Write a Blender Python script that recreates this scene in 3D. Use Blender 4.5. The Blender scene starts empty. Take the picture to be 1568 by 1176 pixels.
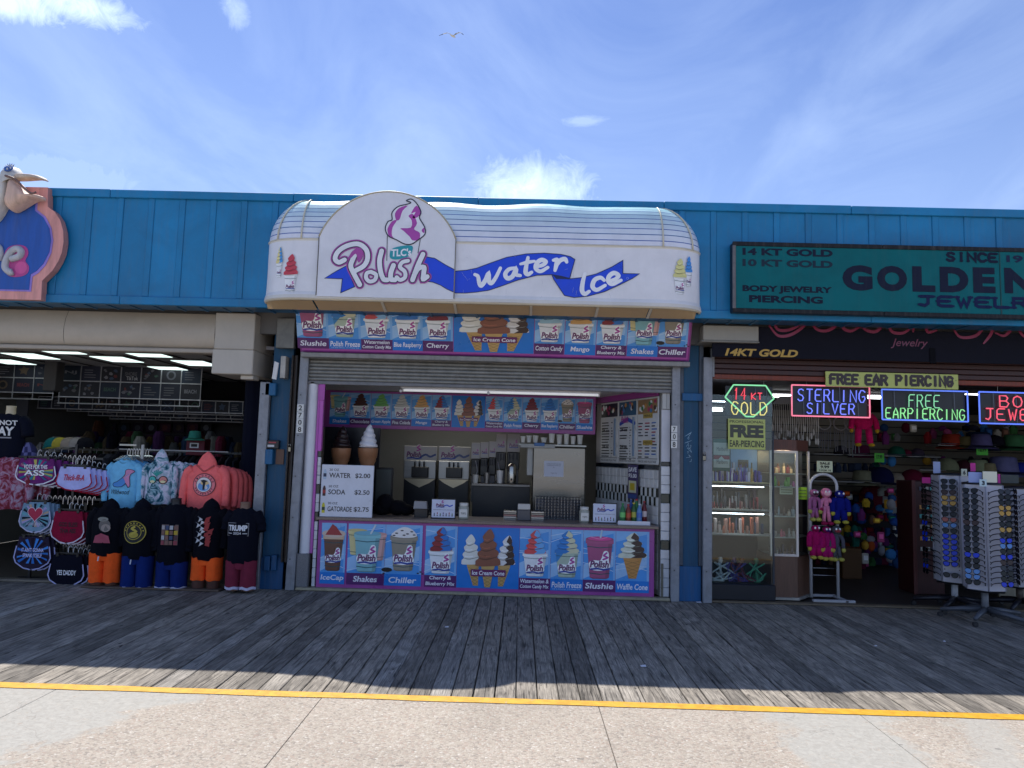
import bpy, math, random
from math import sin, cos, pi, radians, sqrt, atan2, exp
from mathutils import Matrix, Vector
S = bpy.context.scene
C = S.collection
# ------------------------------------------------------------------ camera, world, sun, exposure
EYE = Vector((0.0, 0.0, 1.65)); FPX = 1130.0
MCAM = Matrix.Rotation(radians(0.802), 3, 'Z') @ Matrix.Rotation(radians(90 + 5.39), 3, 'X') @ Matrix.Rotation(radians(1.55), 3, 'Z')
cd = bpy.data.cameras.new('camera'); cam = bpy.data.objects.new('camera', cd); C.objects.link(cam)
cd.sensor_width = 36.0; cd.lens = 36.0 * FPX / 1568.0; cd.clip_start = .05; cd.clip_end = 3000
cam.matrix_world = Matrix.Translation(EYE) @ MCAM.to_4x4(); S.camera = cam
SUN_FROM = Vector((-0.20, 0.560, 1.0)).normalized()        # towards the sun: behind the building, a little to the left
sd = bpy.data.lights.new('sun', 'SUN'); sd.energy = 4.8; sd.angle = radians(0.5); sd.color = (1.0, .95, .87)
so = bpy.data.objects.new('sun', sd); C.objects.link(so); so.rotation_euler = (-SUN_FROM).to_track_quat('-Z', 'Y').to_euler()
S.view_settings.view_transform = 'Standard'; S.view_settings.look = 'None'; S.view_settings.gamma = 1
S.view_settings.exposure = 0.46
S.view_settings.use_curve_mapping = False
S.render.engine = 'CYCLES'; S.cycles.max_bounces = 8; S.cycles.diffuse_bounces = 4; S.cycles.transparent_max_bounces = 12
S.cycles.sample_clamp_indirect = 4

class NT:                                              # small node-tree writer
    def __init__(s, tree): s.t = tree; tree.nodes.clear()
    def n(s, kind, props=None, **inp):
        nd = s.t.nodes.new(kind)
        for k, v in (props or {}).items(): setattr(nd, k, v)
        for k, v in inp.items(): s.put(nd, k.replace('_', ' '), v)
        return nd
    def put(s, nd, k, v):
        i = nd.inputs[int(k)] if k.strip().isdigit() else nd.inputs[k]
        if isinstance(v, bpy.types.NodeSocket): s.t.links.new(v, i)
        elif isinstance(v, bpy.types.Node): s.t.links.new(v.outputs[0], i)
        else: i.default_value = v
    def math(s, op, a, b=0.0, c=None, clamp=False):
        nd = s.t.nodes.new('ShaderNodeMath'); nd.operation = op; nd.use_clamp = clamp
        for j, v in enumerate((a, b, c)):
            if v is not None: s.put(nd, str(j), v)
        return nd.outputs[0]
    def mix(s, f, a, b, mode='MIX'):
        nd = s.t.nodes.new('ShaderNodeMix'); nd.data_type = 'RGBA'; nd.blend_type = mode; nd.clamp_factor = True
        for j, v in ((0, f), (6, a), (7, b)):
            if isinstance(v, tuple) and len(v) == 3: v = v + (1.0,)
            s.put(nd, str(j), v)
        return nd.outputs[2]
    def ramp(s, f, stops, interp='LINEAR'):
        nd = s.t.nodes.new('ShaderNodeValToRGB'); e = nd.color_ramp.elements; nd.color_ramp.interpolation = interp
        while len(e) < len(stops): e.new(.5)
        for el, (p, c) in zip(e, stops):
            el.position = p; el.color = (c, c, c, 1) if isinstance(c, (int, float)) else tuple(c) + (1,)
        s.put(nd, '0', f); return nd.outputs[0]
    def noise(s, vec, scale, detail=4, rough=.55, dist=0.0):
        nd = s.n('ShaderNodeTexNoise', Scale=scale, Detail=detail, Roughness=rough, Distortion=dist)
        if vec is not None: s.put(nd, 'Vector', vec)
        return nd.outputs[0]
    def mapping(s, vec, scale=(1, 1, 1), loc=(0, 0, 0), rot=(0, 0, 0)):
        return s.n('ShaderNodeMapping', Vector=vec, Scale=scale, Location=loc, Rotation=rot).outputs[0]

def raydir(px, py):
    return (MCAM @ Vector(((px - 784) / FPX, -(py - 588) / FPX, -1.0))).normalized()

wd = bpy.data.worlds.new('World'); S.world = wd; wd.use_nodes = True
w = NT(wd.node_tree)
sky = w.n('ShaderNodeTexSky', dict(sky_type='NISHITA', sun_disc=False, sun_elevation=math.asin(SUN_FROM.z),
          sun_rotation=atan2(SUN_FROM.x, SUN_FROM.y), altitude=0, air_density=1.0, dust_density=.6, ozone_density=2.5))
d = w.n('ShaderNodeTexCoord').outputs['Generated']
sep = w.n('ShaderNodeSeparateXYZ', Vector=d)
zc = w.math('MAXIMUM', sep.outputs[2], 0.04)
plane = w.n('ShaderNodeCombineXYZ', X=w.math('DIVIDE', sep.outputs[0], zc), Y=w.math('DIVIDE', sep.outputs[1], zc), Z=0.0).outputs[0]
cir1 = w.noise(w.mapping(plane, (.8, .30, 1), rot=(0, 0, radians(-12))), 1.5, 7, .6, 1.3)
cir2 = w.noise(w.mapping(plane, (.35, .22, 1), (3, 1, 0)), 1.3, 3, .5, .3)
veil = w.math('MULTIPLY', w.ramp(cir1, [(.40, 0.0), (.78, 1.0)]), w.ramp(cir2, [(.30, .25), (.7, 1.0)]))
low = w.ramp(sep.outputs[2], [(0.10, 1.0), (.30, .42), (.52, .13)])      # haze thickens towards the horizon
cover = w.math('ADD', w.math('MULTIPLY', veil, .30), w.math('MULTIPLY', low, .46), clamp=True)
fine = w.noise(d, 22, 10, .72, 1.6)
def puff(px, py, rx, ry, amount, cut, hard=3.2):                 # one cloud at its own direction in the sky
    c = raydir(px, py); r = MCAM @ Vector((1, 0, 0)); u = MCAM @ Vector((0, 1, 0))
    o = w.n('ShaderNodeVectorMath', dict(operation='SUBTRACT'), **{'0': d, '1': tuple(c)}).outputs[0]
    def comp(ax, rad):
        return w.math('POWER', w.math('MULTIPLY', w.n('ShaderNodeVectorMath', dict(operation='DOT_PRODUCT'), **{'0': o, '1': tuple(ax)}).outputs['Value'], FPX / rad), 2.0)
    g = w.math('EXPONENT', w.math('MULTIPLY', w.math('ADD', comp(r, rx), comp(u, ry)), -1.0))
    f = w.math('MULTIPLY', w.math('SUBTRACT', w.math('ADD', g, w.math('MULTIPLY', fine, 1.0)), cut), hard, clamp=True)
    return w.math('MULTIPLY', f, amount, clamp=True)
for args in [(115, 8, 95, 30, .8, 1.02, 1.9), (20, 0, 60, 32, .85, .98, 2.0), (362, 20, 24, 32, .5, 1.0, 1.6), (812, 292, 112, 50, .9, .72, 1.15), (895, 185, 50, 12, .35, .85, 1.6), (90, 210, 60, 22, .28, .9, 1.4), (60, 265, 180, 40, .3, 1.0), (250, 262, 14, 9, .3, .95, 1.4)]:
    cover = w.math('MAXIMUM', cover, puff(*args))
skyc = w.mix(1.0, sky.outputs[0], (.62, .79, 1.20), 'MULTIPLY')
cloud = (9.4, 11.4, 13.9)
col = w.mix(cover, skyc, cloud)
bg = w.n('ShaderNodeBackground', Color=col, Strength=.086)
w.n('ShaderNodeOutputWorld', Surface=bg)

# ------------------------------------------------------------------ helpers
def lin(c):
    if isinstance(c, str):
        c = tuple(int(c[i:i + 2], 16) / 255 for i in (0, 2, 4))
    return tuple(x / 12.92 if x <= .04045 else ((x + .055) / 1.055) ** 2.4 for x in c) + (1.0,)
_lc = {}
def L(c):
    if c not in _lc: _lc[c] = lin(c)
    return _lc[c]
def U(px, py, Y):                                      # where the sight line of a measured point meets the plane at depth Y
    v = MCAM @ Vector(((px - 784) / FPX, -(py - 588) / FPX, -1.0)); t = Y / v.y
    return (v.x * t, EYE.z + v.z * t)
def UX(px, py, Y): return U(px, py, Y)[0]
def UZ(px, py, Y): return U(px, py, Y)[1]
def rect(a, b, c, e, Y):                               # px box -> world x0,z0,x1,z1 (upright) at depth Y
    mx, my = (a + c) / 2, (b + e) / 2
    return UX(a, my, Y), UZ(mx, e, Y), UX(c, my, Y), UZ(mx, b, Y)

def spline(pts, n=5, closed=False):
    P = [Vector(p) for p in pts]; out = []; N = len(P)
    rng = range(N if closed else N - 1)
    for i in rng:
        p1, p2 = P[i], P[(i + 1) % N]
        p0 = P[i - 1] if (closed or i > 0) else p1 * 2 - p2
        p3 = P[(i + 2) % N] if (closed or i < N - 2) else p2 * 2 - p1
        for k in range(n):
            t = k / n
            out.append(.5 * ((2 * p1) + (p2 - p0) * t + (2 * p0 - 5 * p1 + 4 * p2 - p3) * t * t + (3 * p1 - p0 - 3 * p2 + p3) * t ** 3))
    if not closed: out.append(P[-1])
    return [tuple(v) for v in out]

_text = {}
def text_geo(s, shear=0.0, bold=0.0):
    k = (s, shear, bold)
    if k not in _text:
        cu = bpy.data.curves.new('lettering', 'FONT'); cu.body = s; cu.size = 1; cu.shear = shear; cu.offset = bold; cu.resolution_u = 4
        ob = bpy.data.objects.new('lettering', cu); C.objects.link(ob)
        me = ob.to_mesh(); vs = [(v.co.x, v.co.y) for v in me.vertices]; fs = [tuple(p.vertices) for p in me.polygons]
        if not vs: vs = [(0, 0), (1, 0), (0, 1)]; fs = []
        ob.to_mesh_clear(); bpy.data.objects.remove(ob); bpy.data.curves.remove(cu)
        xs = [v[0] for v in vs]; ys = [v[1] for v in vs]
        _text[k] = ([((x - min(xs)) / (max(xs) - min(xs)), (y - min(ys)) / (max(ys) - min(ys))) for x, y in vs], fs)
    return _text[k]

class MB:
    """collects geometry with one colour per face; build() links it as ONE mesh object"""
    def __init__(s): s.v = []; s.f = []; s.c = []; s.M = None; s.sm = []
    def add(s, vs, fs, col, smooth=False):
        b = len(s.v)
        if s.M is not None: vs = [tuple(s.M @ Vector(v)) for v in vs]
        s.v.extend(tuple(v) for v in vs); s.f.extend(tuple(i + b for i in f) for f in fs)
        cc = L(col) if not (isinstance(col, tuple) and len(col) == 4) else col
        s.c.extend([cc] * len(fs)); s.sm.extend([smooth] * len(fs)); return s
    def box(s, x0, y0, z0, x1, y1, z1, col='ffffff', bev=0.0):
        if x1 < x0: x0, x1 = x1, x0
        if y1 < y0: y0, y1 = y1, y0
        if z1 < z0: z0, z1 = z1, z0
        b = min(bev, (x1 - x0) * .45, (y1 - y0) * .45, (z1 - z0) * .45)
        if b <= 0:
            v = [(x, y, z) for z in (z0, z1) for y in (y0, y1) for x in (x0, x1)]
            return s.add(v, [(0, 2, 3, 1), (4, 5, 7, 6), (0, 1, 5, 4), (2, 6, 7, 3), (0, 4, 6, 2), (1, 3, 7, 5)], col)
        v = []; f = []
        for sx in (0, 1):
            for sy in (0, 1):
                for sz in (0, 1):
                    X = (x0, x1)[sx]; Y = (y0, y1)[sy]; Z = (z0, z1)[sz]
                    dx, dy, dz = (b, -b)[sx], (b, -b)[sy], (b, -b)[sz]
                    v += [(X, Y + dy, Z + dz), (X + dx, Y, Z + dz), (X + dx, Y + dy, Z)]
        I = lambda sx, sy, sz, a: (sx * 4 + sy * 2 + sz) * 3 + a
        f += [(I(0, 0, 0, 0), I(0, 0, 1, 0), I(0, 1, 1, 0), I(0, 1, 0, 0)), (I(1, 0, 0, 0), I(1, 1, 0, 0), I(1, 1, 1, 0), I(1, 0, 1, 0)),
              (I(0, 0, 0, 1), I(1, 0, 0, 1), I(1, 0, 1, 1), I(0, 0, 1, 1)), (I(0, 1, 0, 1), I(0, 1, 1, 1), I(1, 1, 1, 1), I(1, 1, 0, 1)),
              (I(0, 0, 0, 2), I(0, 1, 0, 2), I(1, 1, 0, 2), I(1, 0, 0, 2)), (I(0, 0, 1, 2), I(1, 0, 1, 2), I(1, 1, 1, 2), I(0, 1, 1, 2))]
        for a in (0, 1):
            for c in (0, 1):
                f.append((I(0, a, c, 1), I(0, a, c, 2), I(1, a, c, 2), I(1, a, c, 1)))
                f.append((I(a, 0, c, 0), I(a, 1, c, 0), I(a, 1, c, 2), I(a, 0, c, 2)))
                f.append((I(a, c, 0, 0), I(a, c, 1, 0), I(a, c, 1, 1), I(a, c, 0, 1)))
        for a in (0, 1):
            for bb in (0, 1):
                for c in (0, 1): f.append((I(a, bb, c, 0), I(a, bb, c, 1), I(a, bb, c, 2)))
        return s.add(v, f, col)
    def tube(s, pts, r, col='ffffff', n=8, cap=True, closed=False):
        P = [Vector(p) for p in pts]; v = []; f = []; up = None
        N = len(P); rr = r if isinstance(r, (list, tuple)) else [r] * N
        for i, p in enumerate(P):
            if closed: t = P[(i + 1) % N] - P[i - 1]
            else: t = P[min(i + 1, N - 1)] - P[max(i - 1, 0)]
            t = t.normalized() if t.length > 1e-9 else Vector((0, 0, 1))
            if up is None: up = Vector((0, 0, 1)) if abs(t.z) < .9 else Vector((0, 1, 0))
            a = (up - t * up.dot(t))
            a = a.normalized() if a.length > 1e-6 else t.orthogonal().normalized()
            b = t.cross(a); up = a
            for k in range(n):
                w_ = 2 * pi * k / n; v.append(p + (a * cos(w_) + b * sin(w_)) * rr[i])
        for i in range(N if closed else N - 1):
            j = (i + 1) % N
            for k in range(n): f.append((i * n + k, i * n + (k + 1) % n, j * n + (k + 1) % n, j * n + k))
        if cap and not closed: f += [tuple(range(n))[::-1], tuple((N - 1) * n + k for k in range(n))]
        return s.add(v, f, col, n > 5)
    def lathe(s, prof, ctr, col='ffffff', n=16, sx=1.0, sy=1.0, twist=0.0, cap=True):
        v = []; f = []; m = len(prof)
        cols = isinstance(col, list)
        for i, (r, z) in enumerate(prof):
            for k in range(n):
                w_ = 2 * pi * k / n + twist * i
                v.append((ctr[0] + r * cos(w_) * sx, ctr[1] + r * sin(w_) * sy, ctr[2] + z))
        if cols:
            for i in range(m - 1): s.add(v[i * n:(i + 2) * n], [(k, (k + 1) % n, n + (k + 1) % n, n + k) for k in range(n)], col[i], True)
        else:
            for i in range(m - 1):
                for k in range(n): f.append((i * n + k, i * n + (k + 1) % n, (i + 1) * n + (k + 1) % n, (i + 1) * n + k))
            s.add(v, f, col, True)
        if cap:
            s.add(v[:n], [tuple(range(n))[::-1]], col[0] if cols else col); s.add(v[-n:], [tuple(range(n))], col[-1] if cols else col)
        return s
    def ball(s, c, rx, ry, rz, col='ffffff', n=12, m=8):
        prof = [(max(sin(pi * i / m), .001), -cos(pi * i / m) * rz) for i in range(m + 1)]
        return s.lathe([(r, z) for r, z in prof], c, col, n, rx, ry, cap=False)
    def prism(s, poly, y0, y1, col='ffffff', side=None):           # outline in x,z extruded from front y0 to back y1
        n = len(poly)
        ar = sum(poly[i][0] * poly[(i + 1) % n][1] - poly[(i + 1) % n][0] * poly[i][1] for i in range(n))
        if ar < 0: poly = poly[::-1]
        v = [(x, y0, z) for x, z in poly] + [(x, y1, z) for x, z in poly]
        s.add(v, [tuple(range(n))], col); s.add(v, [tuple(range(n, 2 * n))[::-1]], side or col)
        s.add(v, [(i, i + n, (i + 1) % n + n, (i + 1) % n) for i in range(n)], side or col); return s
    def flat(s, poly, y, col):                                      # a printed shape in the plane y, facing the viewer
        n = len(poly)
        ar = sum(poly[i][0] * poly[(i + 1) % n][1] - poly[(i + 1) % n][0] * poly[i][1] for i in range(n))
        if ar < 0: poly = poly[::-1]
        return s.add([(x, y, z) for x, z in poly], [tuple(range(n))], col)
    def q(s, x0, z0, x1, z1, y, col): return s.flat([(x0, z0), (x1, z0), (x1, z1), (x0, z1)], y, col)
    def disc(s, cx, cz, rx, rz, y, col, n=16): return s.flat([(cx + rx * cos(2 * pi * k / n), cz + rz * sin(2 * pi * k / n)) for k in range(n)], y, col)
    def ribbon(s, pts, wd, y, col, closed=False):                   # a stroke of given width in the plane y, mitred
        P = [Vector((p[0], p[1])) for p in pts]; N = len(P); Lf = []; Rt = []
        ws = wd if isinstance(wd, (list, tuple)) else [wd] * N
        for i in range(N):
            a = P[i - 1] if (i > 0 or closed) else P[i]; b = P[(i + 1) % N] if (i < N - 1 or closed) else P[i]
            t1 = (P[i] - a); t2 = (b - P[i])
            t1 = t1.normalized() if t1.length > 1e-9 else t2.normalized(); t2 = t2.normalized() if t2.length > 1e-9 else t1
            t = (t1 + t2); t = t.normalized() if t.length > 1e-6 else t1
            nn = Vector((-t.y, t.x)); cs = max(.5, nn.dot(Vector((-t1.y, t1.x))))
            Lf.append(P[i] + nn * ws[i] / 2 / cs); Rt.append(P[i] - nn * ws[i] / 2 / cs)
        v = [(p.x, y - .0009 * i / N, p.y) for i, p in enumerate(Lf)] + [(p.x, y - .0009 * i / N, p.y) for i, p in enumerate(Rt)]
        f = [(i, i + N, (i + 1) % N + N, (i + 1) % N) for i in range(N if closed else N - 1)]
        s.add(v, f, col)
        if not closed:
            for e, k, sg in ((0, 1, -1), (N - 1, N - 2, 1)):
                t = (P[e] - P[k]); t = t.normalized() if t.length > 1e-9 else Vector((1, 0)); nn = Vector((-t.y, t.x)); r = ws[e] / 2
                arc = [P[e] + nn * r * cos(a_) + t * r * sin(a_) for a_ in [pi * j / 6 for j in range(7)]]
                s.add([(p.x, y - .0009 * e / N, p.y) for p in arc], [tuple(range(7))], col)
        return s
    def text(s, st, x0, z0, x1, z1, y, col, shear=0.0, bold=0.0, depth=0.0, rot=0.0):
        vs, fs = text_geo(st, shear, bold); cx, cz = (x0 + x1) / 2, (z0 + z1) / 2; out = []
        for a, b in vs:
            X = x0 + a * (x1 - x0) - cx; Z = z0 + b * (z1 - z0) - cz
            out.append((cx + X * cos(rot) - Z * sin(rot), y, cz + X * sin(rot) + Z * cos(rot)))
        s.add(out, fs, col)
        return s
    def build(s, name, mat, parent=None, loc=None, rotz=0.0, label=None, cat=None, group=None, kind=None, smooth=None):
        me = bpy.data.meshes.new(name)
        if parent is not None:
            off = parent.get('_o'); off = Vector(off) if off else Vector((0, 0, 0))
        elif loc is not None: off = Vector((0, 0, 0))
        else:
            xs = [v[0] for v in s.v]; ys = [v[1] for v in s.v]; zs = [v[2] for v in s.v]
            off = Vector(((min(xs) + max(xs)) / 2, (min(ys) + max(ys)) / 2, min(zs)))
        me.from_pydata([(v[0] - off.x, v[1] - off.y, v[2] - off.z) for v in s.v], [], s.f)
        ca = me.color_attributes.new('Col', 'BYTE_COLOR' if False else 'FLOAT_COLOR', 'CORNER')
        buf = []
        for fc, cc in zip(s.f, s.c): buf.extend(cc * len(fc))
        ca.data.foreach_set('color', buf)
        sm = s.sm if smooth is None else [smooth] * len(s.f)
        me.polygons.foreach_set('use_smooth', sm)
        me.materials.append(mat); me.update()
        o = bpy.data.objects.new(name, me); C.objects.link(o)
        if parent is not None:
            o.parent = parent; OFF[o.name] = off; o['_o'] = tuple(off)
            if loc is not None: o.location = loc
        else:
            o.location = Vector(loc) if loc is not None else off
            o['_o'] = tuple(off)
        o.rotation_euler.z = rotz
        return tag(o, label, cat, group, kind)
OFF = {}
def tag(o, label=None, cat=None, group=None, kind=None):
    for k, v in (('label', label), ('category', cat), ('group', group), ('kind', kind)):
        if v: o[k] = v
    return o
def thing(name, label, cat, loc=(0, 0, 0), group=None, own=True, kind=None):
    """Empty at the base of a thing; its parts are written in world coordinates (own=True) or around the origin (own=False)"""
    o = bpy.data.objects.new(name, None); C.objects.link(o); o.location = loc; o.empty_display_size = .1
    o['_o'] = tuple(loc) if own else (0.0, 0.0, 0.0)
    return tag(o, label, cat, group, kind)
def kids(o): return KID.get(o.name, [])
KID = {}
def copy_tree(o, parent=None):
    c = o.copy(); C.objects.link(c); c.parent = parent
    for ch in [x for x in o.children]: copy_tree(ch, c)
    return c
def dup(root, loc, rotz=None, label=None, scale=None):
    c = copy_tree(root); c.location = loc
    if rotz is not None: c.rotation_euler.z = rotz
    if label: c['label'] = label
    if scale: c.scale = scale
    return c

# ------------------------------------------------------------------ materials (all read the face colour 'Col')
def mat(name, rough=.5, metal=0.0, spec=.5, dirt=.12, dscale=6.0, bump=0.0, bscale=80.0, coat=0.0, emit=0.0, alpha=None, streak=0.0, stretch=(1, 1, 1), rvar=.15, varia=0.0, sss=0):
    m = bpy.data.materials.new(name); m.use_nodes = True; t = NT(m.node_tree)
    colr = t.n('ShaderNodeAttribute', dict(attribute_name='Col')).outputs['Color']
    tc = t.n('ShaderNodeTexCoord'); oi = t.n('ShaderNodeObjectInfo')
    vec = t.n('ShaderNodeNewGeometry').outputs['Position']
    n1 = t.noise(t.mapping(vec, stretch), dscale, 6, .62, .4)
    base = colr
    if dirt: base = t.mix(1.0, base, t.ramp(n1, [(.28, 1 - dirt), (.62, 1.0 + dirt * .25)]), 'MULTIPLY')
    if streak:
        n2 = t.noise(t.mapping(vec, (9, 9, .7)), 3.0, 5, .6)
        base = t.mix(t.math('MULTIPLY', t.ramp(n2, [(.5, 0.0), (.78, 1.0)]), streak), base, (.16, .14, .12))
    if varia: base = t.mix(1.0, base, t.ramp(oi.outputs['Random'], [(0, 1 - varia), (1, 1 + varia * .4)]), 'MULTIPLY')
    b = t.n('ShaderNodeBsdfPrincipled', Base_Color=base, Metallic=metal, Specular_IOR_Level=spec)
    t.put(b, 'Roughness', t.math('ADD', t.math('MULTIPLY', t.math('SUBTRACT', n1, .5), rvar * 2), rough, clamp=True))
    if coat: t.put(b, 'Coat Weight', coat)
    if emit:
        t.put(b, 'Emission Color', colr); t.put(b, 'Emission Strength', emit)
    if bump:
        nb = t.noise(t.mapping(vec, stretch), bscale, 5, .6)
        t.put(b, 'Normal', t.n('ShaderNodeBump', Strength=bump, Distance=.004, Height=nb))
    if alpha is not None: t.put(b, 'Alpha', alpha)
    t.n('ShaderNodeOutputMaterial', Surface=b); return m
def glass_mat(name, tint=(.9, .97, .95), rough=.02):
    m = bpy.data.materials.new(name); m.use_nodes = True; t = NT(m.node_tree)
    fr = t.n('ShaderNodeFresnel', IOR=1.45)
    g = t.n('ShaderNodeBsdfGlossy', Color=(1, 1, 1, 1), Roughness=rough); tr = t.n('ShaderNodeBsdfTransparent', Color=tint + (1,))
    t.n('ShaderNodeOutputMaterial', Surface=t.n('ShaderNodeMixShader', **{'0': fr, '1': tr, '2': g})); return m

PAINT = mat('painted_metal', .42, dirt=.11, dscale=3, bump=.08, bscale=30, streak=.05)
BLUE = mat('painted_blue_sheet', .45, dirt=.26, dscale=1.7, bump=.22, bscale=4, streak=.16, varia=.10)
WOODP = mat('painted_wood', .6, dirt=.25, dscale=5, bump=.25, bscale=25, streak=.2, stretch=(3, 3, .5))
GALV = mat('galvanised_steel', .5, metal=.35, dirt=.3, dscale=9, bump=.1, bscale=60, streak=.3)
STEEL = mat('brushed_stainless_steel', .38, metal=.95, dirt=.15, dscale=2, bump=.06, bscale=40, stretch=(.3, .3, 6))
STEEL2 = mat('polished_steel_sheet', .24, metal=.97, dirt=.18, dscale=1.6, bump=.10, bscale=2.2, stretch=(.5, .5, 3.5), rvar=.2)
CHROME = mat('chrome', .15, metal=1.0, dirt=.05)
PRINT = mat('printed_vinyl', .34, dirt=.12, dscale=4, rvar=.25, streak=.03)
SIGNF = mat('translucent_sign_face', .55, spec=.18, dirt=.18, dscale=2.5, streak=.05)
CARD = mat('printed_card', .65, dirt=.05)
PLAST = mat('moulded_plastic', .35, dirt=.08, dscale=9)
CLOTH = mat('cotton_fabric', .9, spec=.15, dirt=.16, dscale=14, bump=.5, bscale=30)
PLUSH = mat('plush_fabric', .95, spec=.1, dirt=.25, dscale=40, bump=.9, bscale=150)
CANVAS = mat('awning_vinyl', .5, dirt=.10, dscale=3, bump=.12, bscale=7, streak=.035)
STONE = mat('speckled_stone', .35, dirt=.55, dscale=120)
TILE = mat('glazed_tile', .18, dirt=.12, dscale=20, coat=.3, varia=.12)
DARKW = mat('stained_wood', .5, dirt=.35, dscale=12, stretch=(4, 4, .4), bump=.15, varia=.1)
PLASTER = mat('interior_wall_paint', .8, dirt=.1, dscale=2)
SKIN = mat('mannequin_plastic', .45, dirt=.1)
NEON = mat('neon_tube', .3, dirt=0, emit=.65)
STALL_LAMP = mat('stall_lamp', .4, dirt=0, emit=5.0)
ADDED_GLOW = mat('added_case_glow', .4, dirt=0, emit=9.0)  # emission for the strips added inside the window case
LAMP = mat('lamp_diffuser', .4, dirt=0, emit=1.3)
DIM = mat('dim_lamp_diffuser', .5, dirt=.1, emit=.35)
GLASS = glass_mat('window_glass')
GLASSG = glass_mat('greenish_glass', (.90, .97, .95), .01)

def dye_mat(name, a, b, c, scale=7.0, cut=(.42, .5, .58)):
    m = bpy.data.materials.new(name); m.use_nodes = True; t = NT(m.node_tree); p = t.n('ShaderNodeNewGeometry').outputs['Position']
    n1 = t.noise(p, scale, 5, .6, 1.6); n2 = t.noise(p, 30, 4, .6)
    col = t.ramp(n1, [(cut[0], L(a)[:3]), (cut[1], L(b)[:3]), (cut[2], L(c)[:3])]); col = t.mix(1.0, col, t.ramp(n2, [(.3, .8), (.7, 1.1)]), 'MULTIPLY')
    b_ = t.n('ShaderNodeBsdfPrincipled', Base_Color=col, Roughness=.9, Specular_IOR_Level=.15); t.put(b_, 'Normal', t.n('ShaderNodeBump', Strength=.5, Distance=.004, Height=n2))
    t.n('ShaderNodeOutputMaterial', Surface=b_); return m
DYE_TEAL = dye_mat('teal_white_tie_dye', '1f5468', '8fb4c0', 'd4d2e4'); DYE_PINK = dye_mat('pink_mauve_tie_dye', '7c2c38', 'a05c74', 'a894a8', 9.0); DYE_MULTI = dye_mat('multicolour_tie_dye', '1c7c94', '7a2878', '9c3070', 8.0)
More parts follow.
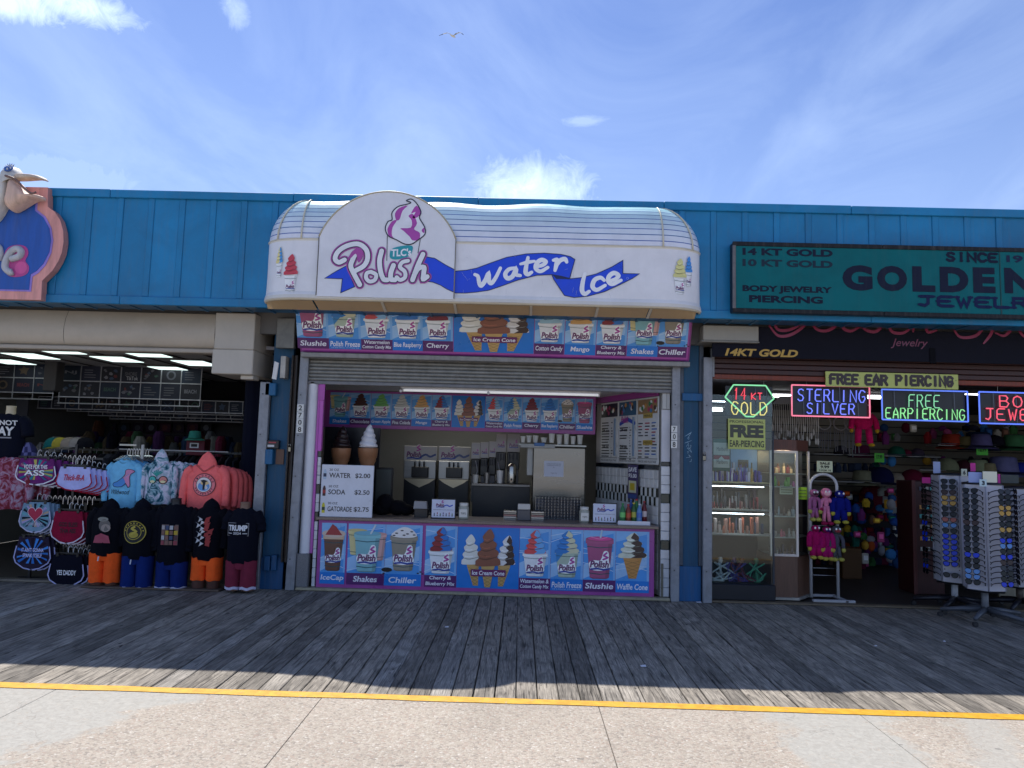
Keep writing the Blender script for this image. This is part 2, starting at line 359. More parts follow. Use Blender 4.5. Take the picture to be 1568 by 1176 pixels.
# ================================================================== ground, promenade, boardwalk
random.seed(7)
def ground_mat():
    m = bpy.data.materials.new('exposed_aggregate_concrete'); m.use_nodes = True; t = NT(m.node_tree)
    p = t.n('ShaderNodeNewGeometry').outputs['Position']; sp = t.n('ShaderNodeSeparateXYZ', Vector=p)
    warp = t.n('ShaderNodeVectorMath', dict(operation='ADD'), **{'0': p, '1': t.n('ShaderNodeVectorMath', dict(operation='SCALE'), **{'0': t.n('ShaderNodeTexNoise', Vector=p, Scale=70.0).outputs[1], 'Scale': .012}).outputs[0]}).outputs[0]
    vo = t.n('ShaderNodeTexVoronoi', Vector=warp, Scale=72.0); v2 = t.n('ShaderNodeTexVoronoi', dict(feature='DISTANCE_TO_EDGE'), Vector=warp, Scale=72.0)
    r = t.n('ShaderNodeSeparateColor', Color=vo.outputs['Color'])
    stone = t.ramp(r.outputs[0], [(0, (.26, .22, .19)), (.2, (.46, .385, .31)), (.45, (.55, .475, .385)), (.7, (.64, .57, .48)), (.88, (.44, .31, .24)), (1.0, (.80, .76, .68))])
    mortar = (.33, .30, .27, 1)
    agg = t.mix(t.ramp(v2.outputs[0], [(.02, .25), (.10, 1)]), mortar, stone)
    agg = t.mix(.28, agg, (.50, .445, .375)); agg = t.mix(1.0, agg, (.73, .73, .73), 'MULTIPLY')
    crk = t.n('ShaderNodeTexVoronoi', dict(feature='DISTANCE_TO_EDGE'), Vector=t.n('ShaderNodeVectorMath', dict(operation='ADD'), **{'0': p, '1': t.n('ShaderNodeVectorMath', dict(operation='SCALE'), **{'0': t.n('ShaderNodeTexNoise', Vector=p, Scale=3.0, Detail=6.0).outputs[1], 'Scale': .5}).outputs[0]}).outputs[0], Scale=.55).outputs[0]
    n1 = t.noise(p, 1.1, 6, .6, .5); n2 = t.noise(p, 9, 6, .7, 1.0); n3 = t.noise(p, 60, 4, .6)
    agg = t.mix(1.0, agg, t.ramp(n1, [(.3, .86), (.7, 1.06)]), 'MULTIPLY')
    n4 = t.noise(p, 28, 7, .75, .8); smooth = t.mix(t.ramp(n4, [(.3, 0), (.7, 1)]), (.26, .25, .225), (.40, .385, .35)); smooth = t.mix(t.ramp(t.noise(p, 17, 7, .8, 1.5), [(.57, 0), (.62, .9)]), smooth, agg)
    # bare cement skin at the left and a strip at the right, both with ragged edges
    edge = t.math('MULTIPLY', t.math('SUBTRACT', n1, .5), 1.5)
    edge2 = t.math('MULTIPLY', t.math('SUBTRACT', n2, .5), .35)
    X = t.math('ADD', t.math('ADD', sp.outputs[0], edge), edge2)
    skew = t.math('ADD', X, t.math('MULTIPLY', t.math('SUBTRACT', sp.outputs[1], 5.1), -.55))
    left = t.ramp(t.math('MULTIPLY', t.math('ADD', skew, 2.10), 12), [(0.0, 1.0), (1.0, 0.0)])
    rx = t.math('ABSOLUTE', t.math('SUBTRACT', X, 2.02)); right = t.ramp(t.math('MULTIPLY', t.math('SUBTRACT', rx, .30), 8), [(0.0, 1.0), (1.0, 0.0)])
    rx2 = t.math('ABSOLUTE', t.math('SUBTRACT', X, 2.86)); right2 = t.ramp(t.math('MULTIPLY', t.math('SUBTRACT', rx2, .12), 8), [(0.0, 1.0), (1.0, 0.0)])
    mask = t.math('MAXIMUM', t.math('MAXIMUM', left, right), t.math('MULTIPLY', right2, .8))
    base = t.mix(mask, agg, smooth)
    spots = t.n('ShaderNodeTexVoronoi', Vector=t.mapping(p, (1, 1.6, 1)), Scale=2.3)
    base = t.mix(t.math('MULTIPLY', t.math('LESS_THAN', t.math('ADD', spots.outputs['Distance'], t.math('MULTIPLY', n3, .05)), .075), .55), base, (.10, .095, .09))
    base = t.mix(t.math('MULTIPLY', t.math('LESS_THAN', crk, .0016), .28), base, (.13, .12, .11))
    b = t.n('ShaderNodeBsdfPrincipled', Base_Color=base, Roughness=.85)
    hgt = t.math('MULTIPLY', v2.outputs[0], t.math('SUBTRACT', 1.0, t.math('MULTIPLY', mask, .8)))
    t.put(b, 'Normal', t.n('ShaderNodeBump', Strength=.6, Distance=.006, Height=t.math('ADD', hgt, t.math('MULTIPLY', n3, .3))))
    t.n('ShaderNodeOutputMaterial', Surface=b); return m
def plank_mat():
    m = bpy.data.materials.new('weathered_deck_wood'); m.use_nodes = True; t = NT(m.node_tree)
    p = t.n('ShaderNodeNewGeometry').outputs['Position']; oi = t.n('ShaderNodeObjectInfo').outputs['Random']
    off = t.n('ShaderNodeCombineXYZ', X=t.math('MULTIPLY', oi, 31.0), Y=t.math('MULTIPLY', oi, 57.0), Z=0.0).outputs[0]
    q = t.n('ShaderNodeVectorMath', dict(operation='ADD'), **{'0': p, '1': off}).outputs[0]
    knots = t.noise(t.mapping(q, (5.5, 1.1, 1)), 1.2, 3, .5, .4)
    g = t.math('MULTIPLY', t.math('ADD', t.math('MULTIPLY', t.n('ShaderNodeSeparateXYZ', Vector=q).outputs[0], 55.0), t.math('MULTIPLY', knots, 34.0)), 1.0)
    ring = t.math('SINE', g); ring = t.math('ADD', t.math('MULTIPLY', ring, .5), .5)
    fib = t.noise(t.mapping(q, (95, 2.5, 1)), 1.6, 6, .7); chk = t.noise(t.mapping(q, (34, 1.4, 1)), 1.5, 6, .65, .6); blot = t.noise(q, 2.6, 5, .6)
    c = t.ramp(fib, [(.28, (.09, .083, .073)), (.48, (.25, .232, .205)), (.75, (.50, .465, .41))])
    c = t.mix(t.math('MULTIPLY', t.ramp(ring, [(.45, 0.0), (.95, 1.0)]), .42), c, (.085, .078, .07))
    c = t.mix(t.ramp(chk, [(.56, 0.0), (.66, .85)]), c, (.032, .030, .029))
    c = t.mix(1.0, c, t.ramp(oi, [(0, (.62, .60, .58)), (.3, (.90, .87, .84)), (.8, (1.15, 1.10, 1.04)), (.93, (1.05, 1.05, 1.06)), (1, (1.5, 1.5, 1.5))]), 'MULTIPLY')
    c = t.mix(1.0, c, t.ramp(blot, [(.25, .62), (.6, 1.08)]), 'MULTIPLY')
    kn = t.n('ShaderNodeTexVoronoi', Vector=t.mapping(q, (7, 2.6, 1)), Scale=1.0).outputs['Distance']
    c = t.mix(t.ramp(kn, [(.055, .85), (.10, 0.0)]), c, (.035, .03, .028))
    ob = t.n('ShaderNodeSeparateXYZ', Vector=t.n('ShaderNodeTexCoord').outputs['Object'])
    nx = t.math('SUBTRACT', t.math('ABSOLUTE', ob.outputs[0]), .045); ny = t.math('SUBTRACT', t.math('MODULO', ob.outputs[1], .61), .3)
    nail = t.math('LESS_THAN', t.math('ADD', t.math('MULTIPLY', nx, nx), t.math('MULTIPLY', ny, ny)), .000036)
    c = t.mix(t.math('MULTIPLY', nail, .8), c, (.03, .022, .018))
    b = t.n('ShaderNodeBsdfPrincipled', Base_Color=c, Roughness=.8, Specular_IOR_Level=.3)
    h = t.math('SUBTRACT', t.math('ADD', fib, t.math('MULTIPLY', ring, .5)), t.math('MULTIPLY', t.ramp(chk, [(.56, 0.0), (.66, 1.0)]), 1.2))
    t.put(b, 'Normal', t.n('ShaderNodeBump', Strength=.8, Distance=.004, Height=h))
    t.n('ShaderNodeOutputMaterial', Surface=b); return m
GROUND = ground_mat(); PLANK = plank_mat()
m = MB(); m.add([(-600, -600, -.06), (600, -600, -.06), (600, 900, -.06), (-600, 900, -.06)], [(0, 1, 2, 3)], '9a948a'); m.build('ground', GROUND, loc=(0, 0, 0), kind='structure')
prom = tag(bpy.data.objects.new('promenade', None), kind='structure'); C.objects.link(prom)
xs = [-10.3, -8.4, -6.55, -4.85, -3.06, -1.28, .56, 2.28, 4.06, 5.85, 7.6, 9.4]
for a, b in zip(xs[:-1], xs[1:]):
    for y0, y1 in ((1.2, 5.068), (-2.6, 1.192), (-6.4, -2.608)):
        mm = MB(); mm.box(a + .002, y0, -.055, b - .002, y1, 0.0, '8f8a80', .002); mm.build('concrete_slab', GROUND, prom)
m = MB()
random.seed(3); n = 90; top = []; bot = []
for i in range(n + 1):
    x = -10 + 20 * i / n; top.append((x, 5.168 + random.uniform(-.005, .005))); bot.append((x, 5.064 + random.uniform(-.006, .006)))
for i in range(n): m.add([(bot[i][0], bot[i][1], .004), (bot[i + 1][0], bot[i + 1][1], .004), (top[i + 1][0], top[i + 1][1], .004), (top[i][0], top[i][1], .004)], [(0, 1, 2, 3)], 'cf9a18')
YEL = mat('yellow_line_paint', .55, dirt=.3, dscale=14, bump=.3, streak=0)
_t = YEL.node_tree; _h = NT.__new__(NT); _h.t = _t; _b = next(q for q in _t.nodes if q.type == 'BSDF_PRINCIPLED'); _src = _b.inputs['Base Color'].links[0].from_socket
_p = next(q for q in _t.nodes if q.type == 'NEW_GEOMETRY').outputs['Position']
_t.links.new(_h.mix(_h.ramp(_h.noise(_p, 22, 8, .75, 1.0), [(.60, 0.0), (.64, .8)]), _src, (.33, .29, .22)), _b.inputs['Base Color'])
m.build('yellow_line', YEL, loc=(0, 0, 0), kind='structure')
m = MB(); m.box(-10.3, 5.07, -.055, 10.3, 5.175, -.001, '77726a'); m.build('concrete_kerb', GROUND, prom)
deck = tag(bpy.data.objects.new('boardwalk', None), kind='structure'); C.objects.link(deck)
base = MB(); base.box(-.0712, 0, -.04, .0712, 3.66, 0.0, '8a8378', .004)
first = base.build('plank', PLANK, deck, loc=(0, 5.182, 0)); first.location.x = -8.0
wobble = random.Random(11); x = -8.0
while x < 8.4:
    x += .147
    o = first.copy(); C.objects.link(o); o.location = (x + wobble.uniform(-.0015, .0015), 5.182 - wobble.uniform(0, .012), wobble.uniform(-.003, .002)); o.rotation_euler = (0, wobble.uniform(-.012, .012), wobble.uniform(-.0008, .0008))
    o.scale.x = wobble.uniform(.965, 1.0)
m = MB(); m.box(-8.3, 5.18, -.056, 8.6, 15, -.045, '1c1a18'); m.build('joist_bed', DARKW, deck)
m = MB(); m.box(-8.3, 8.846, -.04, 8.6, 15.2, -.002, '3a3532'); m.build('shop_floor', DARKW, loc=(0, 0, 0), kind='structure')

# ================================================================== the row building
bl = thing('shop_building', 'long single storey building with blue ribbed metal fascia above three open shopfronts', 'building', (0, 8.15, 0))
BC = '007aae'
z0, z1, FY = 3.215, 4.53, 8.15
m = MB(); m.box(-8.4, FY + .03, 3.25, 8.8, FY + .10, 4.42, '0b3a60'); m.build('fascia_backing', WOODP, bl)
# flat blue sheets with standing battens between them
bx = -8.22; pw = .355
pm = MB(); pm.box(0, 0, 3.30, pw - .075, .028, 4.44, BC)
bm_ = MB(); bm_.box(0, -.011, 3.30, .07, .03, 4.44, BC, .006)
wob = random.Random(5)
p0 = b0 = None
while bx < 8.6:
    if p0 is None:
        p0 = pm.build('fascia_panel', BLUE, bl, loc=(0, 0, 0)); b0 = bm_.build('batten', BLUE, bl, loc=(0, 0, 0))
        for o in (p0, b0):
            me = o.data
            for v in me.vertices: v.co.y += 8.15
        p, b = p0, b0
    else:
        p = p0.copy(); C.objects.link(p); b = b0.copy(); C.objects.link(b)
    p.location = (bx + .0725, wob.uniform(-.002, .002), 0); b.location = (bx, 0, 0)
    bx += pw
m = MB()
for a in range(-4, 5):
    m.box(a * 2.1 - .55, FY - .035, 4.435, a * 2.1 + 1.546, FY + .12, 4.528 + (a % 2) * .003, BC, .006)
m.build('coping', BLUE, bl)
m = MB()
for a in range(-4, 5): m.box(a * 2.1 - .35, FY - .030, 3.205, a * 2.1 + 1.746, FY + .03, 3.298, '007aae', .005)
m.build('drip_trim', BLUE, bl)
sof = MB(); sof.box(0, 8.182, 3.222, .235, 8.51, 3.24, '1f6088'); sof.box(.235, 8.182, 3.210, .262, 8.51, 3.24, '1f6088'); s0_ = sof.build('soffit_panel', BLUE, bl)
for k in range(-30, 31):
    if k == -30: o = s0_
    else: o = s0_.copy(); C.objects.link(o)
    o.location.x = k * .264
m = MB(); m.box(-8.4, 8.26, 4.28, 8.8, 15.3, 4.36, '6b6b68'); m.build('roof', WOODP, bl)
m = MB(); m.box(-8.4, 8.705, 3.0, 8.8, 8.80, 4.27, '6c6a68'); m.build('upper_wall', PLASTER, bl)
WC = 'a8a49c'
m = MB(); m.box(-8.4, 15.2, 0, 8.8, 15.35, 4.27, '4e4c50'); m.build('rear_wall', PLASTER, bl)
m = MB(); m.box(-8.4, 8.7, 0, -8.3, 15.2, 4.27, '6b6966'); m.build('end_wall', PLASTER, bl)
m = MB(); m.box(8.7, 8.7, 0, 8.8, 15.2, 4.27, '6b6966'); m.build('end_wall', PLASTER, bl)
m = MB(); m.box(-2.93, 8.86, 0, -2.83, 15.2, 3.2, '45434a'); m.build('partition_wall', PLASTER, bl)
m = MB(); m.box(1.95, 8.86, 0, 2.10, 15.2, 3.2, '55535a'); m.build('partition_wall', PLASTER, bl)
m = MB(); m.box(-2.83, 12.4, 0, 1.95, 12.5, 3.2, '7d7f7e'); m.build('stall_back_wall', PLASTER, bl)
m = MB(); m.box(-2.83, 8.88, 2.475, 1.95, 12.4, 2.52, 'd0cecb'); m.build('stall_ceiling', PLASTER, bl)
sl_ = thing('stall_light', 'lit ceiling panel at the back of the ice stall', 'ceiling light', (-.9, 11.4, 2.45)); m = MB(); m.box(-1.7, 11.1, 2.455, -.1, 11.4, 2.47, 'f4f0e4'); m.build('diffuser', STALL_LAMP, sl_); m = MB(); m.box(-1.73, 11.07, 2.462, -.07, 11.43, 2.474, 'c0c0bc'); m.build('frame', PAINT, sl_)

# ---- pillars between the shops
def pillar(label, x0, x1, yb=8.87):
    return thing('pillar', label, 'pillar', ((x0 + x1) / 2, 8.75, 0))
pl = pillar('blue painted wooden pillar left of the ice counter, with electrical boxes', -3.0, -2.76)
m = MB(); m.box(-3.0, 8.78, 0, -2.76, 8.86, 3.21, '0a4a6c', .004); m.build('board', WOODP, pl)
m = MB(); m.box(-3.02, 8.755, 0, -2.74, 8.779, .36, '0b4a78', .004); m.build('base_board', WOODP, pl)
for (a, b, c, e, k) in ((408, 587, 424, 606, '12608f'), (407, 688, 419, 711, '12608f'), (406, 851, 415, 873, '0d4d7a'), (417, 849, 425, 873, '0d4d7a')):
    x0_, zz0, x1_, zz1 = rect(a, b, c, e, 8.75); m = MB(); m.box(x0_, 8.70, zz0, x1_, 8.779, zz1, k, .006); m.build('switch_box', WOODP, pl)
x0_, zz0, x1_, zz1 = rect(408, 674, 427, 687, 8.72); m = MB(); m.box(x0_, 8.71, zz0, x1_, 8.779, zz1, '1d1b20', .006); m.box(x0_ + .02, 8.705, zz0 + .02, x1_ - .05, 8.709, zz0 + .045, 'c9c9cc'); m.box(x0_ + .03, 8.704, zz1 - .035, x1_ - .03, 8.709, zz1 - .02, 'a0303c'); m.build('card_reader', PLAST, pl)
x0_, zz0, x1_, zz1 = rect(422, 688, 434, 711, 8.75); m = MB(); m.box(x0_, 8.76, zz0, x1_, 8.779, zz1, '6a4a3a'); m.build('bare_board', DARKW, pl)
m = MB()
for X in (-2.755, -2.705): m.box(X, 8.70, .32, X + .02, 8.80, 2.75, '2e2a28', .003)
m.box(-2.735, 8.75, .32, -2.705, 8.80, 2.75, '4d4039')
for i in range(34): m.box(-2.753, 8.69, .4 + i * .067, -2.737, 8.70, .43 + i * .067, '3b3431')
m.build('rusty_shutter_track', GALV, pl)
m = MB(); m.box(-2.73, 8.66, 1.60, -2.70, 8.69, 1.66, '8a8375', .006); m.tube([(-2.725, 8.675, 1.66), (-2.725, 8.675, 1.69), (-2.705, 8.675, 1.69), (-2.705, 8.675, 1.66)], .004, 'a5a19a', 6); m.build('padlock', CHROME, pl)
def post(x0, x1, label, y0=8.72, dig=None, lean=0.0, top=2.85):
    t = thing('steel_post', label, 'post', ((x0 + x1) / 2, 8.77, 0))
    m = MB(); m.M = Matrix(((1, 0, lean, 0), (0, 1, 0, 0), (0, 0, 1, 0), (0, 0, 0, 1)))
    m.box(x0, y0, 0, x1, y0 + .06, top, '8c8f96', .006); m.box(x0 + .01, y0 + .06, 0, x1 - .01, 8.86, top, '6d7077'); m.build('channel', GALV, t)
    m = MB()
    for k in range(6): m.lathe([(.007, 0), (.007, .004)], ((x0 + x1) / 2, y0 - .001, .3 + k * .45), '5b5a5a', 6)
    m = MB(); m.M = Matrix(((1, 0, lean, 0), (0, 1, 0, 0), (0, 0, 1, 0), (0, 0, 0, 1)))
    for k in range(5): m.box(x0 + .03, y0 - .006, .35 + k * .48, x0 + .045, y0, .365 + k * .48, '55545a')
    m.build('rivets', GALV, t)
    if dig:
        for ch, (a, b, c, e) in dig:
            X0, Z0, X1, Z1 = rect(a, b, c, e, y0 - .012); m = MB(); m.box(X0, y0 - .012, Z0, X1, y0 - .001, Z1, 'dcdcd8')
            if ch: m.text(ch, X0 + .018, Z0 + .012, X1 - .018, Z1 - .012, y0 - .0135, '101014', bold=.02)
            m.build('house_number', PRINT, t)
    return t
post(-3.115, -3.0, 'grey steel post at the right edge of the clothing shop', 8.70, top=2.42)
post(-2.695, -2.59, 'grey steel post with the vertical number 2708 in full', dig=[('2', (455, 619, 465, 630)), ('7', (454.6, 630.4, 464.6, 641)), ('0', (454.2, 641.4, 464.2, 652)), ('8', (453.8, 652.4, 463.8, 663))], lean=.012)
post(1.775, 1.872, 'grey steel post whose vertical number has lost its 2', dig=[('7', (1028, 652, 1037, 662)), ('0', (1028, 663, 1037, 674)), ('8', (1027.6, 675, 1036.8, 686))])
pr_ = pillar('plain blue wooden pillar between the ice counter and jewelry shop, scratched with graffiti', 1.9, 2.14)
m = MB(); m.box(1.925, 8.79, 0, 2.105, 8.86, 3.21, '0a4a6c', .004); m.build('board', WOODP, pr_)
m = MB(); m.box(1.874, 8.77, 0, 2.135, 8.789, .40, '0c5488', .005); m.build('base_board', WOODP, pr_)
for X in (1.874, 2.107): m = MB(); m.box(X, 8.775, .405, X + .05, 8.86, 3.0, '525a66', .004); m.build('side_channel', GALV, pr_)
m = MB(); m.box(1.90, 8.745, 2.33, 2.20, 8.772, 2.42, '12588a', .004); m.build('cross_plate', WOODP, pr_)
m = MB(); gr = random.Random(2); zz = UZ(1053, 665, 8.78)
for k in range(9):
    pts = [(UX(1053, 690, 8.78) + gr.uniform(-.035, .05), zz - k * .038 + gr.uniform(-.03, .03)) for _ in range(4)]
    m.ribbon(spline(pts, 4), .004, 8.7885 - k * .0004, '8fb2c8')
m.build('scratched_graffiti', PRINT, pr_)
post(2.14, 2.245, 'grey steel post at the left edge of the jewelry shop', 8.70)
for i, (a, b) in enumerate(((-3.13, 'clothing'), (2.145, 'jewelry'))):
    pass
m = MB(); m.box(2.128, 8.665, 1.63, 2.165, 8.70, 1.69, '7b776f', .006); m.tube([(2.135, 8.68, 1.69), (2.135, 8.68, 1.73), (2.158, 8.68, 1.73), (2.158, 8.68, 1.69)], .005, '9a968f', 6); m.build('padlock', CHROME, label='old brass padlock hanging on the grey post left of the jewelry window', cat='padlock')
# sill strips under the three fronts
m = MB(); m.box(-2.58, 8.735, .002, 1.77, 8.85, .035, 'a39c86', .006); m.build('stall_sill', GALV, bl)
m = MB(); m.box(2.25, 8.735, .002, 8.3, 8.85, .022, '6e614e', .005); m.build('shop_sill', WOODP, bl)
m = MB(); m.box(-8.2, 8.74, .002, -3.115, 8.85, .030, '7c7468', .005); m.build('shop_sill', GALV, bl)
# ================================================================== printed pictures (flat print drawn as shapes on the boards)
PK, BL_, PU, LB = 'a0409c', '0a78d2', '551a66', '4ba0e6'
def logo(m, cx, cz, w, y, body='ffffff', small=False):
    h = w * .62
    m.flat(spline([(cx - w * .5, cz + h * .05), (cx - w * .3, cz + h * .28), (cx + w * .05, cz + h * .3), (cx + w * .2, cz + h * .95), (cx + w * .42, cz + h * .9), (cx + w * .45, cz + h * .2), (cx + w * .5, cz - h * .25), (cx + w * .1, cz - h * .5), (cx - w * .4, cz - h * .42)], 3, True), y, body)
    m.text('Polish', cx - w * .45, cz - h * .28, cx + w * .45, cz + h * .25, y - .0012, '40203a', shear=.2, bold=.03)
    m.text('Polish', cx - w * .46, cz - h * .25, cx + w * .42, cz + h * .28, y - .002, '8c4a84', shear=.2, bold=.0)
    m.ribbon([(cx - w * .4, cz - h * .4), (cx - w * .1, cz - h * .34), (cx + w * .2, cz - h * .42), (cx + w * .45, cz - h * .34)], h * .13, y - .002, '1c3c9c')
    m.ribbon(spline([(cx + w * .18, cz + h * .35), (cx + w * .38, cz + h * .5), (cx + w * .2, cz + h * .65), (cx + w * .34, cz + h * .85)], 3), h * .13, y - .002, 'b03c98')
def shade(c, f):
    r = [min(255, int(int(c[i:i + 2], 16) * f)) for i in (0, 2, 4)]; return '%02x%02x%02x' % tuple(r)
def swirl(m, cx, zb, w, h, y, ca, cb=None, lean=0.0):
    tiers = 4; Lp = []; Rp = []
    for i in range(tiers):
        f = 1 - i / tiers; wd = w / 2 * (f ** .58); zz = zb + h * (i / tiers) * .88; th = h * .88 / tiers
        Lp += [(cx - wd * .84 + lean * i / tiers, zz), (cx - wd + lean * i / tiers, zz + th * .38), (cx - wd * .97 + lean * i / tiers, zz + th * .7)]
        Rp += [(cx + wd * .84 + lean * i / tiers, zz + th * .14), (cx + wd + lean * i / tiers, zz + th * .5), (cx + wd * .95 + lean * i / tiers, zz + th * .85)]
    tip = (cx + w * .05 + lean, zb + h)
    m.flat(spline(Lp + [tip] + Rp[::-1], 3, True), y, ca)
    if cb:
        mid = [(cx + w * .10 * (1 if i % 2 else -.7) + lean * i / 9, zb + h * .88 * i / 9) for i in range(9)]
        m.flat(mid + [tip] + Rp[::-1], y - .001, cb)
    for i in range(1, tiers):
        f = 1 - i / tiers; wd = w / 2 * (f ** .58) * .94; zz = zb + h * (i / tiers) * .88; dx = lean * i / tiers
        arc = spline([(cx - wd + dx, zz), (cx + dx - wd * .2, zz - h * .035), (cx + wd + dx, zz + h * .05)], 3)
        m.ribbon(arc, [h * .012 + h * .022 * sin(pi * k / (len(arc) - 1)) for k in range(len(arc))], y - .002, shade(ca, .68))
        arc2 = spline([(cx - wd * .8 + dx, zz + h * .06), (cx + dx - wd * .3, zz + h * .035), (cx + wd * .2 + dx, zz + h * .06)], 3)
        m.ribbon(arc2, h * .022, y - .002, shade(ca, 1.25) if ca != 'ffffff' else 'ffffff')
        if cb:
            m.ribbon(spline([(cx + wd * .1 + dx, zz - h * .02), (cx + wd * .6 + dx, zz + h * .0), (cx + wd + dx, zz + h * .05)], 2), h * .022, y - .003, shade(cb, .65))
def cup(m, cx, zb, w, h, y, body='eef0f2', top=None, band='1f4e58', lg=True, dome=None, rim=None):
    b = w * .36
    m.flat([(cx - b, zb), (cx + b, zb), (cx + w / 2, zb + h), (cx - w / 2, zb + h)], y, body)
    m.flat([(cx - b, zb), (cx - b * .7, zb - h * .03), (cx + b * .7, zb - h * .03), (cx + b, zb)], y, shade(body, .8))
    m.flat([(cx + b * .62, zb), (cx + b, zb), (cx + w / 2, zb + h), (cx + w * .34, zb + h)], y - .0008, shade(body, .86))
    m.flat([(cx - w * .53, zb + h * .9), (cx + w * .53, zb + h * .9), (cx + w * .53, zb + h * 1.02), (cx - w * .53, zb + h * 1.02)], y - .001, rim or shade(body, 1.05))
    m.disc(cx, zb + h * 1.02, w * .53, h * .07, y - .0015, shade(rim or body, .93), 18)
    if top: m.disc(cx, zb + h * 1.03, w * .46, h * .055, y - .002, top, 16)
    m.ribbon([(cx - w * .47, zb + h * .82), (cx, zb + h * .79), (cx + w * .47, zb + h * .82)], h * .022, y - .002, band)
    m.ribbon([(cx - w * .38, zb + h * .12), (cx, zb + h * .09), (cx + w * .38, zb + h * .12)], h * .022, y - .002, band)
    if lg: logo(m, cx, zb + h * .36, w * .8, y - .002)
def cone(m, cx, zt, w, h, y, col='c98f4c', lean=0.0):
    m.flat([(cx - w * .18 + lean, zt - h), (cx + w * .18 + lean, zt - h), (cx + w * .42, zt - h * .2), (cx + w / 2, zt), (cx - w / 2, zt), (cx - w * .42, zt - h * .2)], y, col)
    for k in range(5):
        a = zt - h * (.22 + .15 * k); s = w * (.40 - .045 * k); dl = lean * (.22 + .15 * k)
        m.ribbon([(cx - s + dl, a), (cx + s * .8 + dl, a - h * .16)], h * .016, y - .001 - k * .0002, shade(col, .72)); m.ribbon([(cx + s + dl, a), (cx - s * .8 + dl, a - h * .16)], h * .016, y - .0022 - k * .0002, shade(col, .76))
def label(m, s, x0, z0, x1, z1, y, fg='e8e8f4'):
    lines = s.split('/'); n = len(lines); H = (z1 - z0)
    for i, t_ in enumerate(lines):
        W = x1 - x0; per = .46 / n; hh = H * (.50 if n == 1 else .34)
        ww = min(W * .92, hh * .70 * len(t_)); cz = z1 - H * ((i + .5) / n); hh2 = hh * (1.15 if any(ch in t_ for ch in 'pyg') else 1)
        cx = (x0 + x1) / 2
        m.text(t_, cx - ww / 2, cz - hh2 / 2, cx + ww / 2, cz + hh2 / 2, y, fg, shear=.12, bold=.02)
def tile_bg(m, x0, z0, x1, z1, y, lines=4, seed=1):
    r = random.Random(seed); m.q(x0, z0, x1, z1, y, '4a9ae2')
    W = x1 - x0; H = z1 - z0
    m.flat([(x0, z0 + H * .02), (x1, z0 + H * .30), (x1, z0 + H * .60), (x0, z0 + H * .30)], y - .0006, '9cc6ee')
    m.flat([(x0, z1 - H * .22), (x1, z1 - H * .04), (x1, z1), (x0, z1)], y - .0006, '82b8ea')
    for k in range(lines):
        a = r.uniform(.05, .95); b = a + r.uniform(-.25, .25); b = min(.97, max(.03, b))
        m.ribbon([(x0, z0 + H * a), ((x0 + x1) / 2, z0 + H * ((a + b) / 2 + .03)), (x1, z0 + H * b)], H * .012, y - .001 - k * .0002, 'c4dcf4')
    m.q(x1 - W * .07, z0, x1, z1, y - .002, '7db4ea')
PIC = {
 'Slushie': lambda m, c, z, w, h, y: (cup(m, c, z, w * .72, h * .82, y, 'a8507c', 'd84a94'), m.ribbon(spline([(c - w * .25, z + h * .88), (c, z + h * .84), (c + w * .2, z + h * .88)], 3), h * .02, y - .004, 'f080b8'), m.ribbon([(c + w * .02, z + h * .88), (c + w * .05, z + h * 1.02)], w * .05, y - .005, 'b8cfe0')),
 'Waffle Cone': lambda m, c, z, w, h, y: (cone(m, c, z + h * .5, w * .55, h * .5, y), swirl(m, c, z + h * .44, w * .74, h * .56, y - .003, 'd8dcc8', '3f2c28')),
 'Polish Freeze': lambda m, c, z, w, h, y: (cup(m, c, z, w * .62, h * .55, y, 'b4c4b0', None), m.flat([(c - w * .28, z + h * .3), (c - w * .1, z + h * .5), (c - w * .3, z + h * .52)], y - .0012, '2a86c8'), swirl(m, c, z + h * .5, w * .66, h * .5, y - .004, '1f7cc8', 'd4d2b0')),
 'Shakes': lambda m, c, z, w, h, y: (cup(m, c - w * .22, z + h * .35, w * .42, h * .52, y, 'd8cc92', 'cfc088', lg=False), cup(m, c + w * .26, z + h * .25, w * .4, h * .55, y - .003, 'd8a8a4', 'd49a96', lg=False), cup(m, c + w * .02, z, w * .6, h * .8, y - .007, '82bcc4', '6fb0c8'), m.ribbon([(c + w * .1, z + h * .82), (c + w * .2, z + h)], w * .04, y - .012, 'd0d8dc')),
 'Chiller': lambda m, c, z, w, h, y: (cup(m, c, z + h * .04, w * .62, h * .72, y, '948c7c', 'e8e4de'), m.flat(spline([(c - w * .3, z + h * .78), (c - w * .2, z + h * .9), (c, z + h * .98), (c + w * .2, z + h * .92), (c + w * .3, z + h * .78), (c, z + h * .74)], 3, True), y - .004, 'eeeae6'), [m.disc(c + w * dx, z + h * dz, w * .04, h * .015, y - .005, '2c2224', 7) for dx, dz in ((-.18, .84), (-.05, .9), (.08, .83), (.18, .88), (0, .8), (-.24, .79), (.24, .81))], m.disc(c - w * .38, z + h * .04, w * .13, h * .05, y - .005, '16141a', 10), [m.disc(c + w * dx, z + h * dz, w * .03, h * .015, y - .005, '1c181c', 6) for dx, dz in ((-.45, -.04), (.36, -.02), (.42, .01), (.47, -.03))]),
 'IceCap': lambda m, c, z, w, h, y: (cup(m, c, z, w * .7, h * .74, y, '6b4638', 'c8a888', rim='d8b898'), m.disc(c, z + h * .79, w * .42, h * .09, y - .004, 'd8c0b0'), m.flat([(c - w * .3, z + h * .76), (c + w * .3, z + h * .76), (c + w * .08, z + h * .94), (c - w * .06, z + h)], y - .005, 'a02c34')),
}
